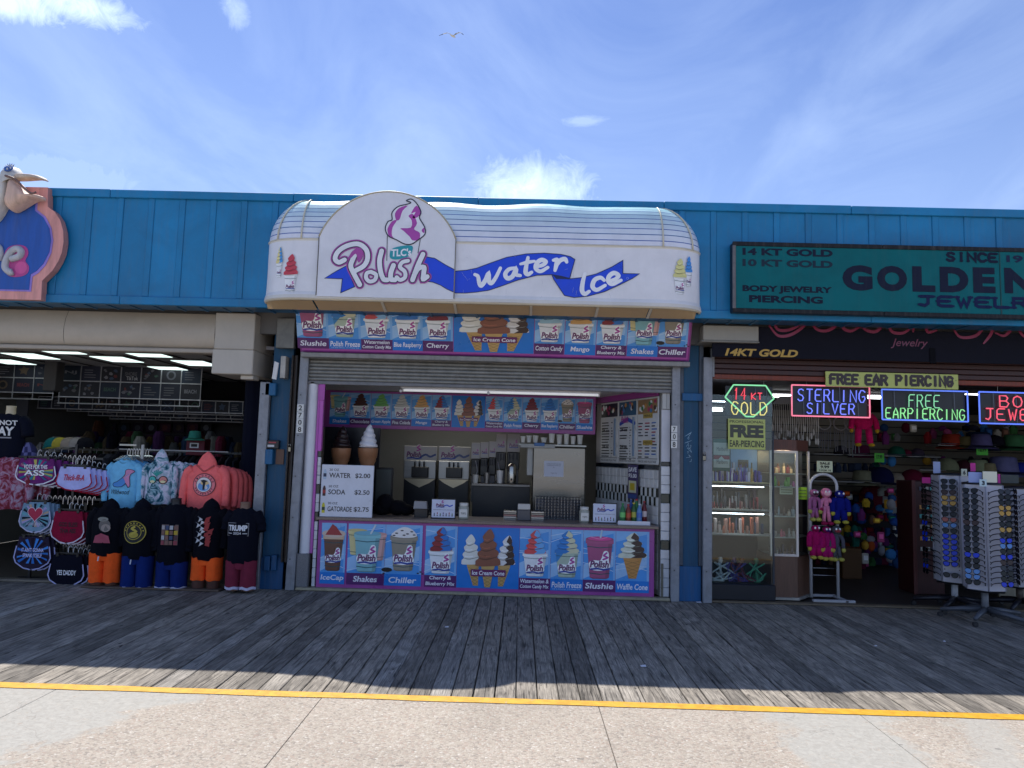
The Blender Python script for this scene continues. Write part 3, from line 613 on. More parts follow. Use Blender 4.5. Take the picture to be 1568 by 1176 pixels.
def cupswirl(ca, cb=None):
    return lambda m, c, z, w, h, y: (cup(m, c, z, w * .66, h * .47, y), swirl(m, c, z + h * .47, w * .60, h * .53, y - .004, ca, cb))
PIC.update({'Cherry': cupswirl('7c1830'), 'Chocolate': cupswirl('4a2420'), 'Green Apple': cupswirl('6cb85c'), 'Pina Colada': cupswirl('c8ccc8'), 'Mango': cupswirl('dca860'),
  'Cherry &/Blueberry Mix': cupswirl('8c2230', '1d78cc'), 'Watermelon//Cotton Candy Mix': cupswirl('d04a50', '8cc0e8'), 'Watermelon &/Cotton Candy Mix': cupswirl('d84c50', '6cb0e8'), 'Blue Raspberry': cupswirl('1f78cc'), 'Cotton Candy': cupswirl('9cc8dc')})
def threecones(m, x0, z0, x1, z1, y):
    c = (x0 + x1) / 2; W = x1 - x0; H = z1 - z0
    m.q(x0, z0, x1, z1, y, '0878d0')
    cone(m, c - W * .24, z0 + H * .42, W * .22, H * .38, y - .002, 'c8a060', lean=W * .05); swirl(m, c - W * .26, z0 + H * .38, W * .33, H * .50, y - .006, 'e8e6dc', lean=-W * .04)
    cone(m, c + W * .26, z0 + H * .42, W * .22, H * .38, y - .002, 'c8a060', lean=-W * .05); swirl(m, c + W * .27, z0 + H * .38, W * .33, H * .50, y - .006, 'e4e0dc', '3a2420', lean=W * .05)
    cone(m, c, z0 + H * .40, W * .24, H * .38, y - .010, 'caa464'); swirl(m, c, z0 + H * .36, W * .40, H * .62, y - .014, '8c5440')
    m.q(c - W * .27, z0 + H * .20, c + W * .29, z0 + H * .31, y - .018, '6a1a5c'); m.text('Ice Cream Cone', c - W * .25, z0 + H * .22, c + W * .27, z0 + H * .29, y - .019, 'f0eef4', shear=.1, bold=.02)
ALT = [PU, BL_]
def product(m, name, x0, z0, x1, z1, y, lab, k, full=1.0, cut=0.0):
    """one printed product square: picture above, named bar below"""
    H = z1 - z0; zb = z0 + H * lab
    tile_bg(m, x0, zb, x1, z1, y, 3, k * 7 + len(name)); m.q(x0, z0, x1, zb, y - .001, ALT[k % 2])
    PIC[name](m, (x0 + x1) / 2, zb + H * .04, (x1 - x0) * 1.14, (H * (1 - lab) * .93) * full, y - .0045)
    label(m, name.replace('//', '\x00').replace('/', '/').replace('\x00', '/'), x0, z0, x1, zb, y - .003)
    if name == 'Polish Freeze': m.text('1/2 Soft Serve, 1/2 Water Ice', x0 + (x1 - x0) * .08, z0 + (zb - z0) * .08, x1 - (x1 - x0) * .08, z0 + (zb - z0) * .2, y - .003, 'c8d8f0')

# ================================================================== the barrel awning
aw = thing('barrel_awning', 'white vinyl awning with striped rounded hood, blue ribbon and arched sign panel', 'awning', (-.45, 8.15, 3.2))
AXL, AXR, RL, RR, AD, ZB, ZV, ZT = -2.43, 1.45, .465, .50, .30, 3.285, 3.925, 4.445
def plan(a, n=9, grow=0.0):                                # plan curve at hood angle a
    c = cos(a); out = []
    for k in range(n): t = pi - pi / 2 * k / (n - 1); out.append((AXL + (RL + grow) * c * cos(t), 8.148 - (AD + grow) * c * sin(t)))
    for k in range(1, 26): out.append((AXL + (AXR - AXL) * k / 26, 8.148 - (AD + grow) * c))
    for k in range(n): t = pi / 2 - pi / 2 * k / (n - 1); out.append((AXR + (RR + grow) * c * cos(t), 8.148 - (AD + grow) * c * sin(t)))
    return out
def loft(m, rows, cols):
    n = len(rows[0])
    for r in range(len(rows) - 1):
        m.add(rows[r] + rows[r + 1], [(k, k + 1, n + k + 1, n + k) for k in range(n - 1)], cols[r], True)
wr = random.Random(4)
m = MB(); rows = []
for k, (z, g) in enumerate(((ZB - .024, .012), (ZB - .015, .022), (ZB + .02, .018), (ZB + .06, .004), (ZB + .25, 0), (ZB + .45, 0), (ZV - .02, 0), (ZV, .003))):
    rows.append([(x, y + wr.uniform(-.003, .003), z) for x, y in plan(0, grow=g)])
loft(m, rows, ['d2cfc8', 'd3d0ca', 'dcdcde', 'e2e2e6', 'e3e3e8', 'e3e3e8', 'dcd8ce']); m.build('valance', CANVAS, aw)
m = MB(); rows = []; cols = []; lines = 11
for i in range(lines + 1):
    a = (pi / 2) * i / (lines + .4)
    tcol = i / lines
    base = tuple(int(u + (v - u) * tcol ** 1.3) for u, v in zip((236, 238, 250), (176, 242, 242)))
    for f, cc in ((0.0, '%02x%02x%02x' % base), (.86, ('4a6cb4', '3568a0')[i % 2] if i < 7 else '7ac4cc')):
        aa = min(pi / 2, (pi / 2) * (i + f) / (lines + .4))
        rows.append([(x, y, ZV + (ZT - ZV) * sin(aa) + .010 * sin(x * 6.1 + .6) * (sin(aa) ** 2) + .02 * sin(aa) ** 4 * abs(sin(x * 1.9 + 1.0))) for x, y in plan(aa)]); cols.append(cc)
loft(m, rows, cols)
HOOD = mat('striped_awning_vinyl', .35, dirt=.12, dscale=4, bump=.15, bscale=10)
t_ = HOOD.node_tree; pb = next(n for n in t_.nodes if n.type == 'BSDF_PRINCIPLED'); out_ = next(n for n in t_.nodes if n.type == 'OUTPUT_MATERIAL')
tl = t_.nodes.new('ShaderNodeBsdfTranslucent'); mx = t_.nodes.new('ShaderNodeMixShader'); mx.inputs[0].default_value = .14
at = next(n for n in t_.nodes if n.type == 'ATTRIBUTE'); t_.links.new(at.outputs['Color'], tl.inputs[0]); t_.links.new(pb.outputs[0], mx.inputs[1]); t_.links.new(tl.outputs[0], mx.inputs[2]); t_.links.new(mx.outputs[0], out_.inputs[0])
m.build('hood', HOOD, aw)
for u, side in ((.55, -1), (.97, -1), (.05, 1), (.55, 1)):
    m = MB(); pts = []
    for k in range(9):
        a = (pi / 2) * k / 8.4; c = cos(a); t = pi / 2 + (pi / 2) * (1 - u) if side < 0 else pi / 2 - (pi / 2) * u
        cx, R_ = (AXL, RL) if side < 0 else (AXR, RR)
        pts.append((cx + (R_ + .006) * c * cos(t), 8.142 - (AD + .006) * c * sin(t), ZV + (ZT + .006 - ZV) * sin(a)))
    m.tube(pts, .009, 'cfc9b4', 6); m.build('rib', CANVAS, aw)
m = MB(); m.tube([(x, y, ZV + .004) for x, y in plan(0, grow=.004)], .008, 'd0ccc0', 6); m.build('piping', CANVAS, aw)
m = MB(); m.tube([(x, y, ZB - .024) for x, y in plan(0, grow=.0)], .017, 'c0b49c', 8); m.build('lip', CANVAS, aw)
seg = [(AXL - .44, AXL + .12), (AXL + .14, -1.56), (-1.53, -.77), (-.74, .06), (.09, .78), (.81, AXR - .1), (AXR - .06, AXR + .44)]
for a, b in seg:
    m = MB(); front = []
    for k in range(9):
        x = a + (b - a) * k / 8
        e = 0 if AXL < x < AXR else (x - AXL) / RL if x < AXL else (x - AXR) / RR
        front.append((x, 8.15 - (AD - .03) * sqrt(max(0, 1 - e * e)), ZB - .035))
    v = front + [(x, 8.116, ZB - .095) for x, _, _ in front]
    m.add(v, [(k, k + 1, 9 + k + 1, 9 + k) for k in range(8)], 'c4a880'); m.build('underside_mesh', CANVAS, aw)
for x in (-1.545, -.755, .075, .795, AXR - .08): m = MB(); m.add([(x - .014, 7.87, ZB - .044), (x + .014, 7.87, ZB - .044), (x + .014, 8.112, ZB - .102), (x - .014, 8.112, ZB - .102), (x - .014, 7.87, ZB - .036), (x + .014, 7.87, ZB - .036), (x + .014, 8.112, ZB - .094), (x - .014, 8.112, ZB - .094)], [(3, 2, 1, 0), (4, 5, 6, 7), (0, 1, 5, 4), (1, 2, 6, 5), (2, 3, 7, 6), (3, 0, 4, 7)], 'd0c8b8'); m.build('underside_bar', CANVAS, aw)
# arched sign panel
acx, ahw, az = -1.505, .745, 3.95; rise = .515; R_ = (ahw ** 2 + rise ** 2) / (2 * rise); t0 = math.asin(min(1, ahw / R_))
arch = [(acx - ahw, ZB), (acx + ahw, ZB)] + [(acx + R_ * sin(t0 - 2 * t0 * k / 28), az + rise - R_ + R_ * cos(t0 - 2 * t0 * k / 28)) for k in range(29)]
m = MB(); m.prism(arch, 7.815, 7.87, 'dedfe5', 'c0c0bc'); pan = m.build('arched_panel', CANVAS, aw)
m = MB(); m.tube([(x, 7.815, z) for x, z in arch[2:]], .009, 'b0a890', 6); m.tube([(acx - ahw, 7.813, ZB + .01), (acx - ahw, 7.813, az)], .005, '5b5650', 6); m.tube([(acx + ahw, 7.813, ZB + .01), (acx + ahw, 7.813, az)], .006, '8a8478', 6); m.build('edge_trim', CANVAS, aw)
# printing on it
def Z4(p, Y=7.80): return [U(390 + a / 4.3556, 270 + b / 4.3556, Y) for a, b in p]
def Z5(p, Y=7.84): return [U(730 + a / 4.3556, 270 + b / 4.3556, Y) for a, b in p]
RB = '0a44d8'
m = MB(); YP = 7.812
bow1 = Z4([(465, 678), (540, 632), (610, 595), (665, 735), (572, 775), (583, 682)])
m.flat(bow1, YP, RB); m.ribbon(bow1, .008, YP - .001, '14204a', True)
edge = [(1120, 560), (1145, 535), (1200, 545), (1270, 588), (1330, 620)]; low_ = [(1325, 770), (1280, 750), (1240, 725), (1190, 705), (1130, 695)]
bow2 = Z4(edge + low_); m.flat(bow2, YP, RB); m.ribbon(Z4(edge), .008, YP - .001, '14204a'); m.ribbon(Z4(low_), .008, YP - .001, '14204a')
letters = [[(598, 556), (560, 572), (535, 548), (556, 500), (615, 462), (690, 450), (742, 487), (752, 545), (728, 595), (672, 628)], [(668, 520), (650, 560), (640, 600), (664, 655), (700, 722)],
           [(775, 636), (808, 655), (800, 690), (765, 700), (742, 676), (748, 645), (775, 636)], [(846, 496), (832, 560), (838, 630), (858, 684), (884, 690)],
           [(925, 592), (908, 640), (908, 684), (935, 690)], [(1022, 562), (985, 572), (968, 604), (1000, 634), (1002, 672), (970, 690), (946, 672)],
           [(1122, 518), (1085, 600), (1052, 690)], [(1062, 660), (1090, 615), (1128, 606), (1126, 650), (1124, 684), (1150, 668)]]
for wdt, colr_, ly in ((.098, 'a8489c', .002), (.072, '20203a', .0036), (.052, 'e6e7ec', .0052)):
    for k, lt in enumerate(letters): m.ribbon(spline(Z4(lt), 5), wdt * (.82 if k in (2, 5) else 1), YP - ly - k * .00018, colr_)
m.flat(spline(Z4([(615, 555), (660, 490), (700, 475), (722, 500), (716, 545), (692, 575), (684, 545), (672, 515), (640, 545)]), 3, True), YP - .0072, 'a8489c')
sw = spline(Z4([(1012, 160), (1045, 150), (1080, 180), (1108, 235), (1098, 275), (1132, 335), (1134, 385), (1085, 425), (1045, 450), (1000, 450), (945, 422), (890, 395), (870, 345), (888, 300), (915, 288), (915, 240), (955, 200), (1020, 183), (1040, 172)]), 4, True)
m.flat(sw, YP - .0005, 'e2e3ea'); m.ribbon(sw, .012, YP - .0022, '181830', True)
for k, p in enumerate(([(942, 288), (935, 245), (965, 208), (1020, 192), (985, 228), (965, 285)], [(890, 335), (915, 298), (948, 290), (918, 340), (915, 395), (940, 418), (897, 398), (884, 360)],
          [(1025, 262), (1055, 250), (1082, 310), (1062, 350), (1100, 375), (1095, 420), (1052, 425), (1032, 400), (992, 362), (972, 344), (1040, 340), (1046, 292)], [(1042, 245), (1078, 192), (1106, 240), (1085, 270), (1052, 275), (1072, 235)], [(1130, 340), (1112, 360), (1130, 376)])):
    m.flat(spline(Z4(p), 3, True), YP - .0012, 'ac44a4')
m.ribbon(Z4([(883, 395), (880, 560)]), .007, YP - .0014, '181830'); m.ribbon(Z4([(1105, 410), (1088, 510)]), .007, YP - .0014, '181830')
tl_ = spline(Z4([(902, 500), (930, 474), (1000, 460), (1048, 462), (1052, 490), (1030, 530), (960, 552), (905, 545)]), 3, True); m.flat(tl_, YP - .0018, '1f9aa6')
a_, b_ = Z4([(908, 530)])[0], Z4([(1044, 482)])[0]; m.text("TLC's", a_[0], a_[1], b_[0], b_[1], YP - .003, 'eeeef4', bold=.035, shear=.08, rot=.07)
m.build('logo_print', PRINT, aw)
m = MB(); YP = 7.842
topc = [(-200, 630), (-140, 632), (-70, 626), (0, 612), (100, 575), (200, 540), (330, 517), (450, 512), (560, 520), (625, 535), (655, 555)]
botc = [(620, 680), (560, 665), (500, 655), (400, 660), (280, 690), (170, 730), (80, 760), (0, 772), (-70, 778), (-140, 778), (-205, 768)]
m.flat(Z5(topc + botc), YP, RB); m.ribbon(Z5(topc + botc[:2]), .008, YP - .0012, '14204a'); m.ribbon(Z5(botc[1:]), .008, YP - .0012, '14204a')
ic = [(500, 655), (515, 690), (585, 795), (650, 808), (740, 800), (850, 770), (960, 720), (1040, 680), (1085, 650), (975, 648), (975, 560), (900, 605), (800, 650), (700, 675), (610, 685)]
m.flat(Z5(ic), YP - .001, RB); m.ribbon(Z5(ic), .008, YP - .002, '14204a', True); m.flat(Z5([(505, 656), (620, 680), (606, 686), (530, 684)]), YP - .003, '0c1a50')
brush = [[(-12, 655), (8, 668), (18, 715), (32, 728), (60, 690), (78, 652), (82, 700), (100, 712), (130, 670), (158, 612)], [(256, 612), (215, 620), (190, 652), (205, 680), (238, 668), (262, 622), (262, 655), (290, 662)],
         [(342, 542), (330, 600), (326, 640), (342, 654), (366, 640)], [(292, 585), (335, 575), (385, 566)], [(392, 604), (440, 592), (460, 570), (432, 558), (402, 578), (394, 614), (425, 634), (474, 608)],
         [(512, 560), (535, 558), (530, 595), (522, 628)], [(532, 596), (556, 562), (588, 552), (600, 572)], [(722, 650), (708, 700), (702, 760), (720, 785), (750, 768)],
         [(850, 694), (825, 676), (786, 692), (772, 735), (800, 758), (856, 728)], [(882, 700), (925, 686), (945, 662), (915, 645), (882, 668), (878, 702), (905, 720), (962, 694)]]
for k, st in enumerate(brush):
    sp_ = spline(Z5(st), 5); n_ = len(sp_)
    m.ribbon(sp_, [(.036 + .014 * sin(pi * i / (n_ - 1))) * (.8 if k in (3,) else 1) for i in range(n_)], YP - .003 - k * .0003, 'eef0f6')
c_ = Z5([(1005, 680)])[0]; m.ribbon([(c_[0] + .012 * cos(t), c_[1] + .012 * sin(t)) for t in [2 * pi * k / 12 for k in range(12)]], .003, YP - .003, '9ab0e8', True)
sc_ = random.Random(9)
for k in range(26):
    x = sc_.uniform(-.7, 1.4); z = sc_.uniform(3.30, 3.88); m.ribbon([(x, z), (x + sc_.uniform(-.04, .04), z + sc_.uniform(-.06, .06))], .0016, YP - .004 - k * .00005, 'b4b6c4')
m.build('ribbon_print', PRINT, aw)
def bend(m):                                              # wraps flat print round the awning's ends
    nv = []
    for x, y, z in m.v:
        e = (x - AXL) / RL if x < AXL else (x - AXR) / RR if x > AXR else 0
        nv.append((x, y + (8.148 - AD * sqrt(max(0.0, 1 - e * e))) - 7.848, z))
    m.v = nv
for pics in (((426, 376, 423, 'e8d890', '4a9ce0', 13), (445, 389, 448, 'c83a4c', None, 24)), ((1042, 395, 449, 'ddd890', None, 23), (1057, 390, 436, '3a8cd8', None, 13))):
    for px_, t_y, b_y, ca, cb, wpx in pics:
        m = MB(); X0, Z0, X1, Z1 = rect(px_ - wpx / 2, t_y, px_ + wpx / 2, b_y, 7.85); hh = Z1 - Z0
        cup(m, (X0 + X1) / 2, Z0, (X1 - X0) * .8, hh * .45, 7.842); swirl(m, (X0 + X1) / 2, Z0 + hh * .46, (X1 - X0) * .95, hh * .54, 7.836, ca, cb if cb else None); bend(m); m.build('cone_print', PRINT, aw)

# ================================================================== upper banner, shutter, front frame
bn = thing('menu_banner', 'pink framed banner of ice cups tilted forward above the roller shutter', 'banner', (-.34, 8.68, 2.78))
by, bz = 8.66, UZ(760, 546, 8.66); X0, X1 = UX(460, 540, by), UX(1055, 553, by)
tiltM = Matrix.Translation((0, by, bz)) @ Matrix.Rotation(radians(21), 4, 'X') @ Matrix.Translation((0, -by, -bz))
HB = .70
m = MB(); m.M = tiltM; m.box(X0, by, bz, X1, by + .03, bz + HB, '7c2a78'); m.build('board', PRINT, bn)
m = MB(); m.M = tiltM; m.q(X0 + .02, bz + .02, X1 - .02, bz + HB, by - .002, 'a8489c'); m.build('pink_border', PRINT, bn)
m = MB(); m.box(X0 + .02, 8.60, bz - .07, X1, 8.70, bz - .012, '8e8b88', .006); m.build('support_rail', GALV, bn)
bt = [('Slushie', 455, 503), ('Polish Freeze', 503, 552), ('Watermelon//Cotton Candy Mix', 552, 600), ('Blue Raspberry', 600, 646), ('Cherry', 646, 692), ('', 693, 815), ('Cotton Candy', 816, 861), ('Mango', 862, 909), ('Cherry &/Blueberry Mix', 910, 956), ('Shakes', 957, 1004), ('Chiller', 1004, 1048)]
bord = .045
for k, (nm, a, b) in enumerate(bt):
    m = MB(); m.M = tiltM; xa, xb = UX(a + 2, 532, by), UX(b + 2, 534, by)
    if nm: product(m, nm, xa, bz + bord, xb, bz + HB - .02, by - .004, .20, k, .98)
    else: threecones(m, xa, bz + bord, xb, bz + HB - .02, by - .004)
    m.build('product_picture', PRINT, bn)
sh = thing('roller_shutter', 'grey metal roller shutter rolled part way up over the ice counter', 'shutter', (-.36, 8.78, 2.42))
sl = MB(); prof = [(0, 0), (-.010, .006), (-.016, .018), (-.012, .032), (-.002, .040), (.004, .041)]
v = []; 
for X in (-2.585, 1.775): v += [(X, 8.785 + a, b) for a, b in prof]
n = len(prof); sl.add(v, [(k, k + n, k + 1 + n, k + 1) for k in range(n - 1)], '8c8c88', True)
s_0 = None
for k in range(9):
    if s_0 is None: s_0 = o = sl.build('slat', GALV, sh)
    else: o = s_0.copy(); C.objects.link(o)
    o.location.z += 2.46 + k * .0425 - (0 if k == 0 else 0) - (o.location.z); 
for o in sh.children: o.location.z = o.location.z - 2.42 + 0.0 + 2.42 - 0  if False else o.location.z
m = MB(); m.box(-2.585, 8.765, 2.415, 1.775, 8.80, 2.458, '77777a', .005); m.build('bottom_bar', GALV, sh)
m = MB(); m.box(-2.60, 8.70, UZ(760, 548, 8.7) - .02, 1.80, 8.79, 3.0, '7f7c78'); m.build('shutter_hood', GALV, sh)

fr = thing('counter_front', 'ice counter front with stone top and pink framed product panels', 'counter', (-.38, 8.80, 0))
CT = .832
m = MB(); m.box(-2.37, 8.83, .035, 1.585, 8.90, CT - .02, '6a6460'); m.build('body', WOODP, fr)
m = MB(); m.box(-2.385, 8.765, CT - .018, 1.64, 9.45, CT + .015, '8a786c', .006); m.build('countertop', STONE, fr)
fy = 8.80
zt_, zbm = UZ(676, 801, fy), UZ(676, 907, fy); it, ib = UZ(676, 805.5, fy), UZ(676, 899, fy)
for a, b in ((487, 529.5), (530.5, 647.5), (648.5, 1002)):
    xa, xb = UX(a - 1.5, 850, fy), UX(b, 850, fy); p_ = MB(); p_.box(xa, fy + .002, zbm, xb, fy + .025, zt_, '9a4494', .004); p_.build('panel', PRINT, fr)
lt_ = [('IceCap', 491, 529, 1), ('Shakes', 532, 589, 0), ('Chiller', 589.5, 646, 1), ('Cherry &/Blueberry Mix', 651, 699.5, 0), ('', 700, 795, 0), ('Watermelon &/Cotton Candy Mix', 795.5, 843, 0), ('Polish Freeze', 843.5, 893, 1), ('Slushie', 893.5, 942.5, 0), ('Waffle Cone', 943, 994, 1)]
for nm, a, b, k in lt_:
    m = MB(); xa, xb = UX(a, 850, fy), UX(b, 850, fy)
    if nm: product(m, nm, xa, ib, xb, it, fy - .001, .19, k)
    else: threecones(m, xa, ib, xb, it, fy - .001)
    m.build('product_picture', PRINT, fr)
m = MB(); m.box(-2.37, 8.79, .036, 1.59, 8.83, zbm - .004, '6f6862', .004); m.build('kick_board', WOODP, fr)
for px_ in (500, 528, 533, 645, 652, 700, 850, 998):
    for pz in (zt_ - .012, zbm + .012):
        m = MB(); m.lathe([(.006, 0), (.004, .003)], (UX(px_, 850, fy), fy, pz), 'd8d0c8', 6); m.M = None; m.build('screw', CHROME, fr)

# left jamb
jb = thing('left_jamb', 'white and pink jamb with narrow tile strip left of the price board', 'door frame', (-2.5, 8.8, 0))
m = MB(); pts = [(-2.585, 8.84), (-2.57, 8.79), (-2.53, 8.765), (-2.49, 8.765), (-2.455, 8.79), (-2.445, 8.84)]
v = [(x, y, z) for z in (.42, 2.44) for x, y in pts]; m.add(v, [(k, k + 1, k + 7, k + 6) for k in range(5)] , 'd8d8de', True); m.build('rounded_panel', PAINT, jb)
m = MB(); m.box(-2.585, 8.75, .036, -2.445, 8.84, .418, '77777a', .006); m.build('stone_base', STONE, jb)
m = MB(); m.box(-2.444, 8.785, .42, -2.415, 8.84, 2.44, 'b455ac', .004); m.build('pink_trim', PAINT, jb)
m = MB(); m.box(-2.414, 8.78, 1.62, -2.372, 8.84, 2.43, 'c25cba', .004); m.box(-2.425, 8.77, 2.22, -2.36, 8.79, 2.42, 'b050a8', .004); m.build('pink_board', PAINT, jb)
t0_ = MB(); t0_.box(-2.412, 8.80, 0, -2.374, 8.84, .104, 'c8cace', .004); tt = None
for k in range(15):
    z = .04 + k * .108
    mm = MB(); mm.box(-2.412, 8.80, z, -2.374, 8.84, z + .104, '15302f' if k in (7, 10, 14) else 'cdd0d4', .004); mm.build('tile', TILE, jb)
# right tile column, splayed tiled wall with the menus
jr = thing('tile_column', 'white tiled column with two dark green tiles beside the post missing a 2', 'column', (1.71, 8.8, 0))
m = MB(); m.box(1.668, 8.826, .036, 1.772, 8.90, 2.44, '9a9894'); m.build('core', PLASTER, jr)
for k in range(14):
    z = .04 + k * .108; dk = abs(z + .05 - UZ(1019, 838, 8.8)) < .054 or abs(z + .05 - UZ(1019, 768, 8.8)) < .054
    mm = MB(); mm.box(1.668, 8.80, z, 1.772, 8.828, z + .104, '15302f' if dk else 'd2d4d8', .005); mm.build('tile', TILE, jr)
m = MB(); m.box(1.668, 8.80, 1.555, 1.772, 8.828, 1.60, '17222a', .004); m.build('dark_band', TILE, jr)
m = MB(); m.box(1.668, 8.80, 1.602, 1.772, 8.828, 2.22, 'c6c6cc', .004); m.build('white_panel', PAINT, jr)
m = MB(); m.box(1.675, 8.79, 2.225, 1.765, 8.828, 2.43, 'b9b9b6', .004); m.box(1.72, 8.785, 2.23, 1.726, 8.79, 2.42, '8a8a88'); m.build('white_board', PAINT, jr)
m = MB(); m.box(1.672, 8.79, .036, 1.70, 8.80, .42, '6a675c'); m.build('worn_strip', GALV, jr)
WA, WB = Vector((1.655, 8.93)), Vector((1.08, 10.6)); wl = (WA - WB).length; wang = atan2(WA.y - WB.y, WA.x - WB.x)
def wx(px, py=700):                                       # where a measured point meets the splayed wall, along it
    v = MCAM @ Vector(((px - 784) / FPX, -(py - 588) / FPX, -1.0)); dx, dy = v.x, v.y; ux, uy = (WA - WB) / wl
    return -(WB.x * dy - WB.y * dx) / (ux * dy - uy * dx)
def wz(px, py):
    s_ = wx(px, py); P_ = WB + (WA - WB) / wl * s_; return UZ(px, py, P_.y)
sw_ = thing('splayed_side_wall', 'tiled side wall slanting into the ice stall below the menus', 'wall', (0, 0, 0), own=False)
m = MB(); m.box(0, .012, .036, wl, .06, 2.53, 'a8a6a2'); m.build('backing', PLASTER, sw_)
nc = 16; tw = wl / nc
tW = MB(); tW.box(.002, 0, 0, tw - .002, .012, .104, 'd2d2d2', .004); a0 = None
zrow = [.86 + .108 * k for k in range(6)]; zchk = wz(960, 752)
for k in range(6):
    z = 1.50 - .108 * (k + 1)
    for c_ in range(nc):
        if k in (2, 3):
            for h_ in range(2):
                mm = MB(); mm.box(c_ * tw + h_ * tw / 2 + .0015, 0, z, c_ * tw + (h_ + 1) * tw / 2 - .0015, .012, z + .104, '12211f' if (h_ + k) % 2 else 'd0d2d2', .003); mm.build('tile', TILE, sw_)
        else:
            if a0 is None: a0 = o = tW.build('tile', TILE, sw_, loc=(0, 0, 0))
            else: o = a0.copy(); C.objects.link(o)
            o.location = (c_ * tw, 0, z)
for c_ in range(nc - 3, nc):
    for k in range(7):
        o = a0.copy(); C.objects.link(o); o.location = (c_ * tw, 0, .85 - .108 * (k + 1))
m = MB(); m.box(0, -.002, 1.503, wl, .012, 1.555, '16202a', .003); m.build('dark_band', TILE, sw_)
m = MB(); m.box(0, 0, 1.557, wl, .012, 2.40, 'a8a6a8', .003); m.build('wall_board', PAINT, sw_)
zb1, zb0 = wz(1008, 600), wz(1008, 612)
m = MB(); m.box(0, -.02, 2.395, wl, .012, 2.525, 'a8489c', .004); m.build('pink_band', PAINT, sw_)
sw_.location = (WB.x, WB.y, 0); sw_.rotation_euler.z = wang
mr = random.Random(21)
for k, (a, b, ds) in enumerate(((922, 949, 'white menu board nearest the back of the stall with a colour photo strip'), (949.6, 978, 'middle white menu board with ribbon heading on the slanting wall'), (978.6, 1011, 'white menu board nearest the tile column with yellow price boxes'))):
    mb_ = thing('menu_board', ds, 'menu', (0, 0, 0), own=False, group='menu boards on the side wall')
    xa, xb = wx(a), wx(b); za, zc_ = 1.565, 2.385
    m = MB(); m.box(xa + .004, -.03, za, xb - .004, -.012, zc_, 'd2d2d0', .003); m.build('board', PRINT, mb_)
    m = MB(); y_ = -.032; W = xb - xa; m.q(xa + .02, zc_ - .20, xb - .02, zc_ - .02, y_, ('20242c', '2a5a78', '9a7a50')[k])
    for i in range(14): m.disc(mr.uniform(xa + .05, xb - .05), mr.uniform(zc_ - .17, zc_ - .05), .03, .03, y_ - .001 - i * .0003, mr.choice(['b03c60', '3c7ab0', '402a20', 'e0e0e0', 'c89040', '308050']), 8)
    m.build('photo_strip', PRINT, mb_)
    m = MB()
    if k == 1: m.ribbon([(xa + .06, 2.08), (xa + W * .5, 2.14), (xb - .06, 2.08)], .05, y_ - .002, '2048b0'); m.text('Polish', xa + .08, 2.09, xa + W * .55, 2.18, y_ - .004, 'b03a90', shear=.3, bold=.03)
    cols_ = ['303034', '303034', '303034', 'a83040', '2060b0'] if k == 2 else ['2c2c30']
    for r_ in range(13):
        z = 2.10 - r_ * .038 if k != 1 else 2.02 - r_ * .034
        for q_ in ((.08, .55), (.62, .72)) if k != 2 else ((.06, .30), (.38, .62), (.70, .94)):
            if mr.random() < .85: m.q(xa + W * q_[0], z, xa + W * (q_[1] - mr.uniform(0, .1)), z + .015, y_, mr.choice(cols_))
    if k == 2:
        for z in (2.13, 1.80): m.q(xa + W * .3, z, xa + W * .75, z + .06, y_ - .003, 'b89c48'); m.text('MENU', xa + W * .34, z + .015, xa + W * .7, z + .045, y_ - .004, '202024')
    else:
        for z in (1.98, 1.76): m.text('24 oz', xa + W * .12, z, xa + W * .5, z + .045, y_ - .003, '202024', bold=.02)
        m.lathe([(.02, 0), (.02, .5)], (xa + W * .84, y_ - .001, 1.66), '6a8098', 4)
    m.q(xa + .01, za + .065, xb - .01, za + .071, y_ - .001, '303034'); m.text('PRICES ARE PLUS TAX', xa + W * .08, za + .02, xb - W * .08, za + .045, y_ - .002, '2a2a30'); m.build('print', PRINT, mb_)
    mb_.location = (WB.x, WB.y, 0); mb_.rotation_euler.z = wang
sv = thing('hanging_sign', 'narrow purple sign reading SAVE $5.00 hanging below the menus', 'sign', (0, 0, 0), own=False)
xa, xb = wx(967), wx(982); m = MB(); m.box(xa, -.05, 1.12, xb, -.042, 1.55, '3a2a60', .002); m.build('board', PRINT, sv)
m = MB(); m.text('SAVE', xa + .02, 1.46, xb - .02, 1.52, -.0515, 'f0f0f4', bold=.03); m.text('$5.00', xa + .02, 1.38, xb - .02, 1.44, -.0515, 'f0f0f4', bold=.03); m.q(xa + .03, 1.20, xb - .03, 1.35, -.0515, 'd0d0b0'); m.q(xa + .07, 1.23, xb - .07, 1.32, -.053, 'c8b020'); m.q(xa + .02, 1.13, xb - .02, 1.18, -.0515, '284a90'); m.build('print', PRINT, sv)
sv.location = (WB.x, WB.y, 0); sv.rotation_euler.z = wang

